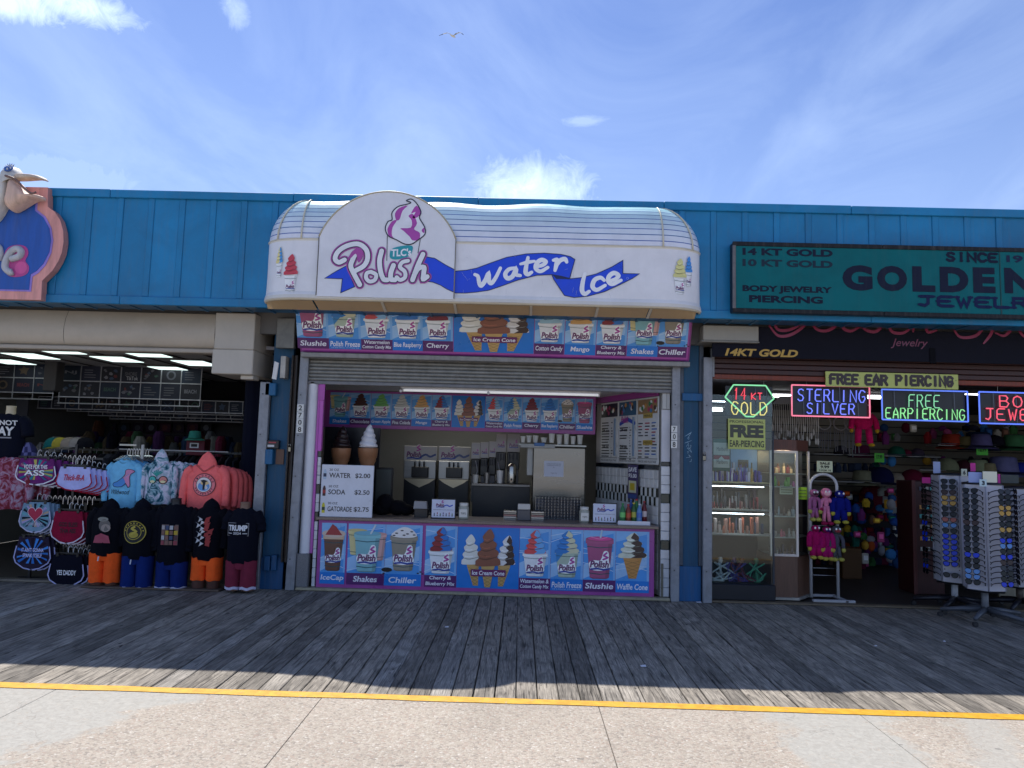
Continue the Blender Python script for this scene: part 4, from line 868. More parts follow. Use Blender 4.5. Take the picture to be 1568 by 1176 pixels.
# inner header board and the tube lamp
hb = thing('inner_header', 'pink framed board of thirteen ice pictures hanging inside the stall', 'banner', (-.86, 10.3, 1.94))
Y_ = 10.3; X0, X1 = UX(497, 625, Y_), UX(912, 637, Y_); Z0, Z1 = UZ(705, 660, Y_), UZ(705, 602.5, Y_)
m = MB(); m.box(X0, Y_, Z0, X1, Y_ + .03, Z1, '9a4494', .004); m.build('board', PRINT, hb)
it_ = [('Shakes', 505, 536), ('Chocolate', 536.3, 567.5), ('Green Apple', 568, 599.5), ('Pina Colada', 600, 630), ('Mango', 630.5, 661), ('Cherry &/Blueberry Mix', 661.5, 691), ('', 692, 743), ('Watermelon//Cotton Candy Mix', 743.5, 771), ('Polish Freeze', 771.5, 800), ('Cherry', 800.5, 828), ('Blue Raspberry', 828.5, 855.5), ('Chiller', 856, 881.5), ('Slushie', 882, 908)]
for k, (nm, a, b) in enumerate(it_):
    m = MB(); xa, xb = UX(a, 630, Y_), UX(b, 630, Y_)
    if nm: product(m, nm, xa, Z0 + .05, xb, Z1 - .03, Y_ - .001, .21, k + 1)
    else: threecones(m, xa, Z0 + .05, xb, Z1 - .03, Y_ - .001)
    m.build('product_picture', PRINT, hb)
tf = thing('tube_light', 'twin white fluorescent tube fixture hanging under the roller shutter', 'lamp', (-.1, 8.95, 2.44))
xa, xb = UX(614, 592, 8.95), UX(920, 601, 8.95); zc = UZ(765, 601, 8.95)
m = MB(); m.box(xa, 8.925, zc + .020, xb, 9.02, zc + .075, 'dcdce0', .006); m.build('housing', PAINT, tf)
for dy in (0, .045): m = MB(); m.tube([(xa + .03, 8.95 + dy, zc), (xb - .03, 8.95 + dy, zc)], .013, 'e6e8ec', 10); m.build('tube', DIM, tf)
for X in (xa + .02, xb - .03): m = MB(); m.box(X, 8.935, zc - .02, X + .015, 9.015, zc + .018, 'dadadc', .003); m.build('lamp_holder', PLAST, tf)
for px_ in (614, 748): m = MB(); X = UX(px_, 600, 8.95); m.ball((X, 8.925, zc - .012), .018, .018, .022, 'd8d8dc'); m.build('clip', PLAST, tf)

# ---- things in the stall
def frontbox(a, b, c, e, Y, depth, name, matl, colr, parent, bev=.006):
    x0, z0, x1, z1 = rect(a, b, c, e, Y); m = MB(); m.box(x0, Y, z0, x1, Y + depth, z1, colr, bev); return m.build(name, matl, parent)
ps = thing('price_board', 'white board pricing 20 oz water, soda and sports drink, on the counter', 'sign', (-2.0, 8.82, CT))
X0, Z0, X1, Z1 = rect(491, 712, 571, 791.5, 8.82); Z0 = CT + .017
m = MB(); m.box(X0, 8.82, Z0, X1, 8.85, Z1, 'd6d8e2', .004); m.build('board', PRINT, ps)
m = MB()
for k, (t1, t2, cc) in enumerate((('WATER', '$2.00', ('b0c4d8', '203050')), ('SODA', '$2.50', ('401418', 'a02830')), ('GATORADE', '$2.75', ('c8c020', '1c3a1c')))):
    zb = UZ(530, (732, 757.5, 783.5)[k], 8.82); hh = .058
    m.text(t1, UX(504, 730, 8.82), zb, UX(504 + (33, 26, 37)[k], 730, 8.82), zb + hh, 8.818, '1c1c26', bold=.015)
    m.text(t2, UX(544, 730, 8.82), zb - .003, UX(567, 730, 8.82), zb + hh, 8.818, '1c1c26', bold=.015)
    m.text('20 OZ', UX(504, 730, 8.82), zb + .082, UX(519, 730, 8.82), zb + .108, 8.818, '3a3a44', bold=.01)
    bx = UX(497.5, 730, 8.82); m.flat([(bx - .018, zb - .02), (bx + .018, zb - .02), (bx + .018, zb + .07), (bx + .007, zb + .10), (bx - .007, zb + .10), (bx - .018, zb + .07)], 8.818, cc[0]); m.q(bx - .018, zb + .01, bx + .018, zb + .05, 8.8172, cc[1])
m.build('lettering', PRINT, ps)
def bigcone(px_, top, bot, colr, lab):
    t = thing('giant_cone', lab, 'cone display', (UX(px_, 700, 9.35), 9.35, CT + .015), group='giant cone displays behind the price board')
    X = UX(px_, 700, 9.35); zt = UZ(px_, top, 9.35); zj = UZ(px_, 686, 9.35); zb = CT + .016
    m = MB(); r = .115
    m.lathe([(.07, 0), (.085, zj - zb - .20), (.105, zj - zb - .16), (.105, zj - zb - .13), (r, zj - zb - .12), (r + .012, zj - zb - .01), (r + .012, zj - zb), (.05, zj - zb)], (X, 9.35, zb), 'a07050', 20)
    m.build('wafer_cup', PLAST, t)
    m = MB(); H = zt - zj; n = 24; v = []; rows_ = 40
    for i in range(rows_ + 1):
        f = i / rows_
        for k in range(n):
            a = 2 * pi * k / n; ph = (f * 4.6 + k / n) % 1.0
            rr = (.118 * (1 - f) ** .62 + .004) * (.84 + .20 * sin(pi * ph) ** .7) * (.35 + .65 * min(1, f * 14 + .3))
            v.append((X + rr * cos(a) + .012 * f * f, 9.35 + rr * sin(a), zj + H * f))
    m.add(v, [(i * n + k, i * n + (k + 1) % n, (i + 1) * n + (k + 1) % n, (i + 1) * n + k) for i in range(rows_) for k in range(n)], colr, True)
    m.build('soft_ice', PLAST, t)
bigcone(522, 652, 712, '2a1c1e', 'giant display cone with dark chocolate swirl behind the price board')
bigcone(563, 650, 712, 'e4e4ea', 'giant display cone with white vanilla swirl behind the price board')
m = MB(); x0, z0_, x1, z1_ = rect(503, 650, 582, 690, 9.75); m.box(x0 - .05, 9.75, CT, x1, 9.80, 1.94, '14141c'); m.box(x0, 9.55, CT - .8, x1, 9.80, CT + .1, '1c1c22'); m.build('dark_cabinet', PLAST, label='dark upright cabinet behind the two giant cones', cat='cabinet')
mn = thing('monitor', 'black framed screen seen edge-on right of the price board', 'screen', (UX(588, 750, 9.6), 9.6, CT - .0))
frontbox(573, 716, 601, 789, 9.6, .05, 'frame', PLAST, '0c0c10', mn); frontbox(575, 719, 598, 786, 9.598, .004, 'glass_face', PLAST, '3c4240', mn, 0)
bg_ = thing('black_bag', 'slumped black bag lying on the counter beside the napkin box', 'bag', (UX(600, 780, 9.3), 9.3, CT + .015))
m = MB()
for px_, py_, rx, rz in ((590, 772, .12, .13), (608, 779, .14, .095), (622, 782, .10, .07), (583, 783, .10, .08)): m.ball((UX(px_, py_, 9.3), 9.3, max(UZ(px_, py_, 9.3), CT + .015 + rz)), rx, .12, rz, '0c0c12', 14, 8)
m.build('sack', CLOTH, bg_)
nb = thing('napkin_box', 'dark napkin dispenser with pale top left of the framed flavour card', 'dispenser', (UX(644, 780, 9.1), 9.1, CT + .015))
frontbox(634, 779, 655, 792.5, 9.1, .12, 'base', PLAST, '14141a', nb); 
m = MB(); x0, z0_, x1, z1_ = rect(633, 768, 654, 779.5, 9.1); m.prism([(x0, z0_), (x1, z0_), (x1 - .012, z1_), (x0 + .008, z1_)], 9.11, 9.2, '9a9a9e'); m.build('napkins', CARD, nb)
def flavour(a, b, c, e, lab):
    t = thing('framed_card', lab, 'sign', (UX((a + c) / 2, e, 9.0), 9.0, CT + .015), group='framed flavour cards on the counter'); x0, z0, x1, z1 = rect(a, b, c, e, 9.0); z0 = CT + .016
    m = MB(); m.box(x0, 9.0, z0, x1, 9.02, z1, '0c0c10', .004); m.build('frame', PLAST, t)
    m = MB(); m.q(x0 + .01, z0 + .012, x1 - .012, z1 - .012, 8.998, 'ccd2e6'); W = x1 - x0; H = z1 - z0
    logo(m, x0 + W * .36, z0 + H * .68, W * .36, 8.996, 'ccd2e6'); m.ribbon(spline([(x0 + W * .5, z0 + H * .62), (x0 + W * .64, z0 + H * .68), (x0 + W * .74, z0 + H * .62), (x0 + W * .86, z0 + H * .68)], 3), .014, 8.996, '2c50c0')
    m.text('REFRESHMENTS FOR EVERYONE', x0 + W * .1, z0 + H * .42, x0 + W * .9, z0 + H * .46, 8.997, '303c60')
    for k in range(7): m.disc(x0 + W * (.14 + .12 * k), z0 + H * (.22 + .04 * (k % 2)), .006, .016, 8.997, ['283c6c', 'a03c50', '3c7840', '503c8c'][k % 4], 6); m.q(x0 + W * (.14 + .12 * k) - .006, z0 + H * .12, x0 + W * (.14 + .12 * k) + .006, z0 + H * .18, 8.997, '505060')
    m.build('card', PRINT, t)
flavour(660, 763.5, 698, 793.5, 'black framed flavour card beside the napkin box'); flavour(907, 770, 945, 801, 'black framed flavour card beside the bottle tray')
def jar(a, b, c, e, lab):
    t = thing('tip_jar', lab, 'jar', (UX((a + c) / 2, e, 9.0), 9.06, CT + .015), group='glass jars on the counter'); x = UX((a + c) / 2, (b + e) / 2, 9.06); z0 = CT + .016; z1 = UZ((a + c) / 2, b, 9.06); r = (UX(c, e, 9.06) - UX(a, e, 9.06)) / 2
    h = z1 - z0
    m = MB(); m.lathe([(r * .9, 0), (r, .01), (r, h * .72), (r * .8, h * .82)], (x, 9.06, z0), 'a8a89c', 16); m.build('glass_body', PLAST, t)
    m = MB(); m.lathe([(r * .84, h * .82), (r * .86, h * .84), (r * .86, h), (r * .5, h)], (x, 9.06, z0), 'd8d4cc', 16); m.build('lid', PLAST, t)
    m = MB(); m.box(x - r * .75, 9.06 - r - .004, z0 + h * .12, x + r * .75, 9.06 - r * .7, z0 + h * .62, 'dcd8d0'); m.text('TIPS', x - r * .5, z0 + h * .3, x + r * .5, z0 + h * .42, 9.06 - r - .006, '303030'); m.build('paper_label', CARD, t)
jar(702, 770, 718, 794.5, 'glass tip jar with paper label right of the left framed card'); jar(887, 776, 902.5, 800, 'glass tip jar with paper label left of the right framed card')
# soft serve machines at the back
def machine(a, b, lab, top=683, mid=705, low=733, bot=792, Y=11.2, logo_=True):
    t = thing('soft_serve_machine', lab, 'machine', (UX((a + b) / 2, 750, Y), Y, 0), group='soft serve machines'); x0, z0, x1, z1 = rect(a, mid, b, low, Y)
    zt = UZ((a + b) / 2, top, Y); zl = UZ((a + b) / 2, bot, Y); W = x1 - x0
    m = MB(); m.box(x0, Y, z1, x1, Y + .03, zt, 'b8b8b4', .004); cd_ = m.build('header_card', CARD, t)
    m = MB(); logo(m, x0 + W * .3, z1 + (zt - z1) * .42, W * .5, Y - .002, 'b8b8b4'); m.ribbon(spline([(x0 + W * .5, z1 + .05), (x0 + W * .66, z1 + .09), (x0 + W * .8, z1 + .06), (x0 + W * .95, z1 + .09)], 3), .03, Y - .003, '24407c'); m.build('print', PRINT, cd_)
    m = MB(); m.box(x0 + .004, Y - .02, z0, x1 - .004, Y + .5, z1, '9a9a98', .008)
    m.prism([(x0 + .01, z0), (x1 - .01, z0), (x1 - W * .2, z0 - .06), (x0 + W * .5, z0 - .13), (x0 + W * .2, z0 - .06)], Y - .015, Y + .1, 'b4a890'); m.build('steel_body', STEEL, t)
    m = MB(); m.box(x0 + W * .27, Y - .10, z0 + .02, x1 - W * .22, Y - .02, z1 - .09, '0c0c10', .01); m.build('dispenser_block', PLAST, t)
    for k in range(3): m = MB(); X = x0 + W * (.36 + .14 * k); m.tube([(X, Y - .07, z1 - .09), (X, Y - .10, z1 - .02)], .012, '16161a', 6); m.build('lever', PLAST, t)
    m = MB(); m.box(x0 + .01, Y, zl, x1 - .01, Y + .5, z0 - .002, '15161c', .006); m.build('lower_panel', PLAST, t); m = MB(); m.box(x0 + .02, Y - .2, zl + .06, x1 - .02, Y - .002, zl + .08, '5a5c60', .004); m.build('drip_tray', STEEL, t)
machine(618, 668, 'left twin soft serve machine with logo card and black nozzles'); machine(671, 719, 'second twin soft serve machine, just left of the card cluster', 684, 706, 734)
for k, (a, b, c, e) in enumerate(((722, 678, 735, 702), (736, 677, 748, 701), (749, 676, 760, 700), (760, 665, 775, 692), (777, 665, 796, 692))):
    t = thing('flavour_dispenser', ('first', 'second', 'third', 'fourth', 'fifth')[k] + ' narrow dispenser with printed card, counted from the twin machines', 'machine', (UX((a + c) / 2, 700, 10.9), 10.9, CT), group='narrow flavour dispensers')
    x0, z0, x1, z1 = rect(a, b, c, e, 10.9); m = MB(); m.box(x0, 10.9, z0, x1, 10.92, z1, 'b0b0ac', .002); m.build('card', CARD, t); m = MB(); logo(m, (x0 + x1) / 2, (z0 + z1) / 2 - .03, (x1 - x0) * .8, 10.898, 'b0b0ac'); m.build('print', PRINT, t)
    m = MB(); m.box(x0, 10.86, z0 - .26, x1, 11.1, z0 - .004, '101014', .01); m.build('nozzle_block', PLAST, t)
    for q_ in range(3): m = MB(); X = x0 + (x1 - x0) * (.2 + .3 * q_); m.tube([(X, 10.85, z0 - .03), (X, 10.83, z0 - .12)], .008, '2a2a2e', 5); m.build('lever', PLAST, t)
    m = MB(); m.box(x0 + .01, 10.9, CT + .1, x1 - .01, 11.1, z0 - .265, '4c4c50', .004); m.build('steel_body', STEEL, t)
cb = thing('steel_cabinet', 'big stainless steel dispenser cabinet with a paper notice taped on', 'cabinet', (UX(855, 740, 10.2), 10.2, 0))
frontbox(815, 685, 896, 800, 10.2, .6, 'body', STEEL2, '807c76', cb, .012); frontbox(807, 683, 818, 728, 10.25, .5, 'side_box', PAINT, 'b0b0ac', cb); frontbox(797, 681, 850, 686, 10.15, .5, 'top_ledge', PAINT, 'a8a8a4', cb); frontbox(818, 678, 834, 683, 10.14, .05, 'blue_sticker', PLAST, '3a6aa4', cb)
x0, z0_, x1, z1_ = rect(833, 706, 863, 730, 10.19); m = MB(); m.box(x0, 10.194, z0_, x1, 10.199, z1_, 'c8ccda')
m.build('paper_notice', CARD, cb)
m = MB()
for k, (tt_, f_) in enumerate((('PLEASE DO NOT ASK FOR', .78), ('SAMPLES OF WATER ICE', .68), ('OR', .56), ('THANK YOU', .2))): W = (x1 - x0); L_ = len(tt_) * .0095; m.text(tt_, (x0 + x1) / 2 - L_ / 2, z0_ + (z1_ - z0_) * f_, (x0 + x1) / 2 + L_ / 2, z0_ + (z1_ - z0_) * f_ + .013, 10.1925, '3a3c58')
m.build('notice_lettering', PRINT, cb)
for k, (a, b, c) in enumerate(((797, 804.5, 668), (806, 814, 667), (815.5, 824.5, 667), (828, 837.5, 670), (840, 849.5, 664), (852, 861, 665.5), (863, 871.5, 664.5), (873.5, 881.5, 668), (883.5, 892.5, 666.5))):
    X = UX((a + b) / 2, 675, 10.3); r = (UX(b, 675, 10.3) - UX(a, 675, 10.3)) / 2; zb = UZ((a + b) / 2, 680.5 if a > 850 else 677.5 if a < 840 else 678, 10.3) - (.0 if a < 840 else .0); zt = UZ((a + b) / 2, c, 10.3)
    m = MB(); m.lathe([(r * .72, 0), (r * .96, zt - zb - .012), (r * 1.04, zt - zb - .01), (r * 1.04, zt - zb), (r * .9, zt - zb), (r * .68, .01)], (X, 10.3, zb), 'dcdcd8', 14)
    m.build('paper_cup', CARD, label='white paper cup, %s from the left on top of the steel cabinet' % ('first', 'second', 'third', 'fourth', 'fifth', 'sixth', 'seventh', 'eighth', 'last')[k], cat='cup', group='paper cups along the cabinet top')
frontbox(794, 680.5, 898, 683.5, 10.18, .4, 'top_shelf', STEEL, 'a0a09c', cb, .003)
t = thing('work_table', 'dark steel work table under the narrow flavour dispensers', 'table', (UX(760, 790, 10.7), 10.7, 0)); frontbox(722, 741, 812, 745, 10.6, .5, 'top', STEEL, '7c7a78', t, .004); frontbox(723, 745, 811, 800, 10.62, .45, 'cabinet_front', PLAST, '14161e', t, .004)
t = thing('steel_urn', 'small steel urn with black tap on the work table', 'urn', (UX(783, 740, 10.55), 10.55, 1.2)); X_, Z_ = U(783, 741, 10.55)
m = MB(); m.lathe([(.06, .0), (.065, .02), (.065, .24), (.05, .27), (.02, .29)], (X_, 10.55, Z_), 'b4b0a8', 18); m.build('body', STEEL2, t); m = MB(); m.box(X_ - .012, 10.45, Z_ + .05, X_ + .012, 10.49, Z_ + .08, '101014', .003); m.build('tap', PLAST, t)
for k, (a, b) in enumerate(((728, 740), (745, 757), (765, 775))):
    X_, Z_ = U(a, 740, 10.52); m = MB(); m.lathe([(.035, 0), (.045, .12 + .03 * k)], (X_, 10.52, Z_ + .0), ('c8c4bc', '8c8a88', 'd8d4d0')[k], 12); m.build('container', STEEL if k == 1 else PLAST, label='%s container standing on the work table, %s of three' % (('cream', 'steel', 'white')[k], ('left', 'middle', 'right')[k]), cat='container')
for k in range(4):
    X_ = UX(728 + k * 17, 715, 10.8); m = MB(); m.tube(spline([(X_, 10.83, UZ(740, 706, 10.8)), (X_ + .03, 10.78, UZ(740, 722, 10.8)), (X_ - .02, 10.74, UZ(740, 735, 10.8))], 5), .008, '1c1c20' if k % 2 else '8c8c90', 6); m.build('drink_hose', PLAST, label='%s hose looping below the narrow dispensers, place %s from the left' % ('grey' if k % 2 == 0 else 'black', ('one', 'two', 'three', 'four')[k]), cat='hose')
# counter clutter
for k, (a, b, lab) in enumerate(((771, 791, 'left steel napkin holder filled with lids beside the card reader'), (813, 833, 'right steel napkin holder filled with lids beside the wire rack'))):
    t = thing('lid_holder', lab, 'holder', (UX((a + b) / 2, 795, 9.1), 9.1, CT + .015), group='lid holders on the counter')
    x0, z0, x1, z1 = rect(a, 781, b, 797, 9.1); z0 = CT + .016
    for q_ in range(5): m = MB(); m.box(x0, 9.1, z0 + q_ * .022, x1, 9.22, z0 + .018 + q_ * .022, ('8c8a86', 'b8b4ae', '9a7a78')[q_ % 3], .003); m.build('tray', STEEL, t)
t = thing('card_terminal', 'grey card terminal box between the two lid holders', 'terminal', (UX(802, 795, 9.05), 9.05, CT + .015)); frontbox(792, 781, 812, 797, 9.05, .12, 'body', PLAST, '4a4a50', t); frontbox(793, 772, 812, 780.5, 9.07, .08, 'paper_roll', CARD, 'c4c0ba', t)
t = thing('wire_rack', 'chrome wire rack grid standing behind the right jar', 'rack', (UX(852, 795, 9.3), 9.3, CT + .015)); x0, z0, x1, z1 = rect(820, 761, 889, 799, 9.3); z0 = CT + .016
m = MB()
for k in range(15): X = x0 + (x1 - x0) * k / 14; m.tube([(X, 9.3, z0), (X, 9.3, z1)], .004, '7c8088', 5)
m.build('uprights', CHROME, t, kind='stuff'); m = MB()
for k in range(8): Z = z0 + .03 + (z1 - z0 - .03) * k / 7; m.tube([(x0, 9.296, Z), (x1, 9.296, Z)], .004, '8a8e96', 5)
m.build('crossbars', CHROME, t, kind='stuff'); m = MB(); m.box(x0, 9.35, z0, x1, 9.36, z1 - .03, '2e3440'); m.build('back_sheet', PLAST, t)
tr_ = thing('bottle_tray', 'white plastic tray under the soda bottles at the counter end', 'tray', (UX(968, 800, 9.0), 9.0, CT + .015)); x0, z0, x1, z1 = rect(946, 797, 995, 805, 8.9); z0 = CT + .016
m = MB(); m.box(x0, 8.88, z0, x1, 9.12, z0 + .012, 'd0d0dc', .004); m.build('base', PLAST, tr_); m = MB(); m.box(x0, 8.872, z0, x1, 8.88, z0 + .045, 'd4d4de'); m.build('front_lip', PLAST, tr_); m = MB(); m.prism([(x1 - .10, z0), (x1, z0), (x1, z0 + .12), (x1 - .02, z0 + .12)], 9.10, 9.13, 'd4d4de'); m.build('side_wing', PLAST, tr_)
def bottle(px_, y, h, liq, capc, lab, labc='e0e0e0', r=.034):
    X = UX(px_, 785, y); z0 = CT + .0285; t = thing('drink_bottle', lab, 'bottle', (X, y, z0), group='drink bottles on the tray')
    m = MB(); m.lathe([(r * .8, 0), (r, .01), (r * .95, h * .3), (r, h * .6), (r * .6, h * .8), (r * .35, h * .88), (r * .35, h * .93)], (X, y, z0), liq, 12); m.build('body', PLAST, t)
    m = MB(); m.lathe([(r * .42, h * .93), (r * .42, h), (r * .3, h)], (X, y, z0), capc, 10); m.build('cap', PLAST, t)
    m = MB(); m.lathe([(r * 1.03, h * .3), (r * 1.03, h * .55)], (X, y, z0), labc, 12, cap=False); m.build('wrapper', PLAST, t)
bottle(953.5, 8.94, .235, '1c6c3c', '2a8a3a', 'bottle of green soda at the left end of the tray', '6cc46c'); bottle(962, 8.95, .225, '7c2c1c', 'c83030', 'bottle with red and orange wrapper, second on the tray', 'b84428'); bottle(970.5, 8.96, .245, '2c5a28', 'c8b030', 'dark green bottle with yellow cap, middle of the tray', 'a8a840'); bottle(979, 8.94, .235, '5a88b8', 'e4e4ea', 'clear blue water bottle with white cap on the tray', '3a68b8'); bottle(986.5, 9.0, .265, '6a1420', 'a82028', 'dark red soda bottle at the right end of the tray', 'd8c8c8'); bottle(966, 9.04, .275, '24448c', '2a50a0', 'tall blue bottle at the back left of the tray', '243c80'); bottle(974.5, 9.05, .285, '2c7838', 'c02828', 'tall green bottle with red cap at the back of the tray', '3c9048')
# ================================================================== clothing shop (left)
rg = random.Random(77)
hs = thing('shutter_housing', 'beige rounded shutter housing running under the soffit to the left frame edge', 'housing', (-5.8, 8.6, 2.7))
zb = UZ(160, 530, 8.56); XB0, XB1 = UX(328, 520, 8.53), UX(389, 520, 8.53)
prof = [(8.60, 3.20), (8.555, 3.10), (8.535, 3.0), (8.535, 2.90), (8.56, zb + .04), (8.60, zb), (8.80, zb)]
for a, b in ((-8.2, -5.42), (-5.415, XB0 - .003)):
    m = MB(); v = [(x, y, z) for x in (a, b) for y, z in prof]; n = len(prof); m.add(v, [(k, k + n, k + 1 + n, k + 1) for k in range(n - 1)] , 'b4a898', True); m.build('cover', PAINT, hs)
m = MB(); m.box(-8.2, 8.55, zb - .055, XB0 - .003, 8.75, zb - .003, 'a99e90', .01); m.build('bottom_rail', PAINT, hs)
bx_ = thing('beige_box', 'large beige sheet metal box hanging above the grey post of the clothing shop', 'box', ((XB0 + XB1) / 2, 8.55, 2.45)); zm = UZ(360, 535, 8.53); zl = UZ(360, 573, 8.53)
m = MB(); m.box(XB0, 8.53, zm + .002, XB1, 9.2, 3.21, 'b6ada0', .008); m.build('upper_sheet', PAINT, bx_)
m = MB(); m.box(XB0 - .01, 8.525, zl, XB1 + .004, 9.2, zm, 'bcb4a8', .01); m.build('lower_sheet', PAINT, bx_)
m = MB(); m.box(XB1 - .16, 8.60, zl - .05, XB1 - .01, 8.8, zl - .002, 'bdb5a8', .006); m.build('bracket', PAINT, bx_)
gm = thing('shutter_end_plate', 'speckled grey metal end plate beside the pink banner, left of the stall shutter', 'bracket', (-2.8, 8.7, 2.7))
x0, z0, x1, z1 = rect(423, 488, 447, 533, 8.62); m = MB(); m.box(x0, 8.62, z0, x1 + .03, 8.70, 3.18, '77756f', .006); m.build('plate', GALV, gm); x0, z0, x1, z1 = rect(429, 545, 437, 579, 8.62); m = MB(); m.box(x0, 8.62, z0, x1, 8.76, z1, 'b0aca4', .005); m.build('lower_bracket', GALV, gm)
x0, z0, x1, z1 = rect(417, 553, 426, 580, 8.6); m = MB(); m.prism([(x0, z0), (x1 - .02, z0 - .01), (x1, z1 - .02), (x0 + .02, z1)], 8.6, 8.62, 'd8d8d8'); m.build('torn_flap', CARD, gm)
ab = thing('beige_beam_end', 'beige box end under the soffit at the left of the jewelry awning', 'box', (2.2, 8.55, 2.95)); x0, z0, x1, z1 = rect(1077, 498, 1162, 522, 8.5)
m = MB(); m.box(x0, 8.50, z0, x1, 9.0, 3.2, '9a968c', .008); m.build('sheet', PAINT, ab); m = MB(); m.box(x0 - .03, 8.48, z0 - .02, x1, 8.9, z0 - .003, '8a867e', .004); m.build('bottom_flange', PAINT, ab)

# suspended ceiling with lit troffers
ct = bl; CZ = 2.84
m = MB(); m.box(-8.3, 8.95, CZ, -2.93, 13.6, CZ + .04, 'a8a4a6'); m.build('shop_ceiling', PLASTER, ct)
gr_ = MB(); gr_.box(-8.3, 0, CZ - .012, -2.94, .03, CZ - .001, '4a484a'); g0 = None
for k in range(8):
    o = gr_.build('ceiling_bar', PLASTER, ct, loc=(0, 0, 0)) if g0 is None else g0.copy()
    if g0 is None:
        g0 = o
        for v_ in o.data.vertices: v_.co.y += 8.15
    else: C.objects.link(o)
    o.location = (0, 9.0 + k * .6 - 0, 0)
for k in range(11): m = MB(); m.box(-8.2 + k * .5, 9.0, CZ - .016, -8.17 + k * .5, 13.6, CZ - .003, '4a484a'); m.build('ceiling_bar', PLASTER, ct)
def GZ(px, py, z):
    v = MCAM @ Vector(((px - 784) / FPX, -(py - 588) / FPX, -1.0)); t = (z - EYE.z) / v.z; return v.x * t, v.y * t
for (px_, py_, lab) in ((87, 534.5, 'lit ceiling panel far left front, just under the housing'), (48, 543, 'lit ceiling panel at the left, second row'), (14, 552, 'bluish lit ceiling panel at the left frame edge, third row'), (180, 548, 'lit ceiling panel left of centre in the second row'), (222, 539.5, 'lit ceiling panel in the front row right of centre'), (262, 563, 'lit ceiling panel in the last row right of centre'), (300, 554, 'bright lit ceiling panel nearest the beige box')):
    cx, cy = GZ(px_, py_, CZ - .01); t = thing('ceiling_light', lab, 'ceiling light', (cx, cy, CZ - .03), group='lit ceiling panels in the clothing shop')
    m = MB(); m.box(cx - .235, cy - .30, CZ - .030, cx + .235, cy + .30, CZ - .018, '8a8a88'); m.build('frame', PAINT, t); m = MB(); m.box(cx - .225, cy - .29, CZ - .036, cx + .225, cy + .29, CZ - .031, 'd4e8e4'); m.build('diffuser', LAMP, t)
m = MB(); x0, z0, x1, z1 = rect(73, 555, 92, 600, 11.0); m.box(x0, 10.9, 2.4, x1, 11.1, CZ, '4a484a', .01); m.build('ceiling_beam', PLASTER, ct)
# racks of printed sample squares hanging from the ceiling, one behind another
MOT = ['6a6a74', '565662', '7a7a84', '6a3034', '40506c', '5a4a3c', '606068', '3c5a50']
def motif(m, x0, z0, x1, z1, y, rr):
    cx, cz, w_, h_ = (x0 + x1) / 2, (z0 + z1) / 2, x1 - x0, z1 - z0; c = rr.choice(MOT); k = rr.choice([0, 1, 1, 2, 3, 4, 5, 5, 6, 6, 7, 7])
    if k == 0: m.ribbon(spline([(cx - w_ * .3, cz - h_ * .2), (cx - w_ * .15, cz + h_ * .25), (cx + w_ * .15, cz + h_ * .25), (cx + w_ * .3, cz - h_ * .2)], 3), h_ * .1, y, c)
    elif k == 1: m.text(rr.choice(['NJ', 'SHORE', 'BEACH', 'OCEAN']), cx - w_ * .3, cz - h_ * .1, cx + w_ * .3, cz + h_ * .14, y, c, bold=.03)
    elif k == 2:
        m.disc(cx, cz, w_ * .24, h_ * .3, y, c, 12); m.disc(cx, cz, w_ * .15, h_ * .2, y - .001, '15161f', 10)
    elif k == 3:
        m.ribbon([(cx - w_ * .25, cz - h_ * .25), (cx + w_ * .25, cz + h_ * .25)], h_ * .08, y, c); m.ribbon([(cx - w_ * .25, cz + h_ * .25), (cx + w_ * .25, cz - h_ * .25)], h_ * .08, y - .001, c)
    elif k == 4: m.flat([(cx + w_ * .3 * cos(a) * (1 if i % 2 else .55), cz + h_ * .34 * sin(a) * (1 if i % 2 else .55)) for i, a in enumerate([2 * pi * j / 11 for j in range(11)])], y, c)
    elif k >= 6:
        for j in range(7): a_ = rr.uniform(-.3, .3) * w_; b_ = rr.uniform(-.3, .3) * h_; m.flat([(cx + a_ + w_ * rr.uniform(.04, .14) * cos(q_), cz + b_ + h_ * rr.uniform(.04, .15) * sin(q_)) for q_ in (0, 1.1, 2.2, 3.3, 4.4, 5.4)], y - .0006 * j, rr.choice(MOT) if k == 7 else c)
    else:
        for j in range(4): m.ribbon([(cx - w_ * .3, cz - h_ * .25 + j * h_ * .15), (cx + w_ * rr.uniform(0, .3), cz - h_ * .25 + j * h_ * .15)], h_ * .05, y - .0005 * j, c)
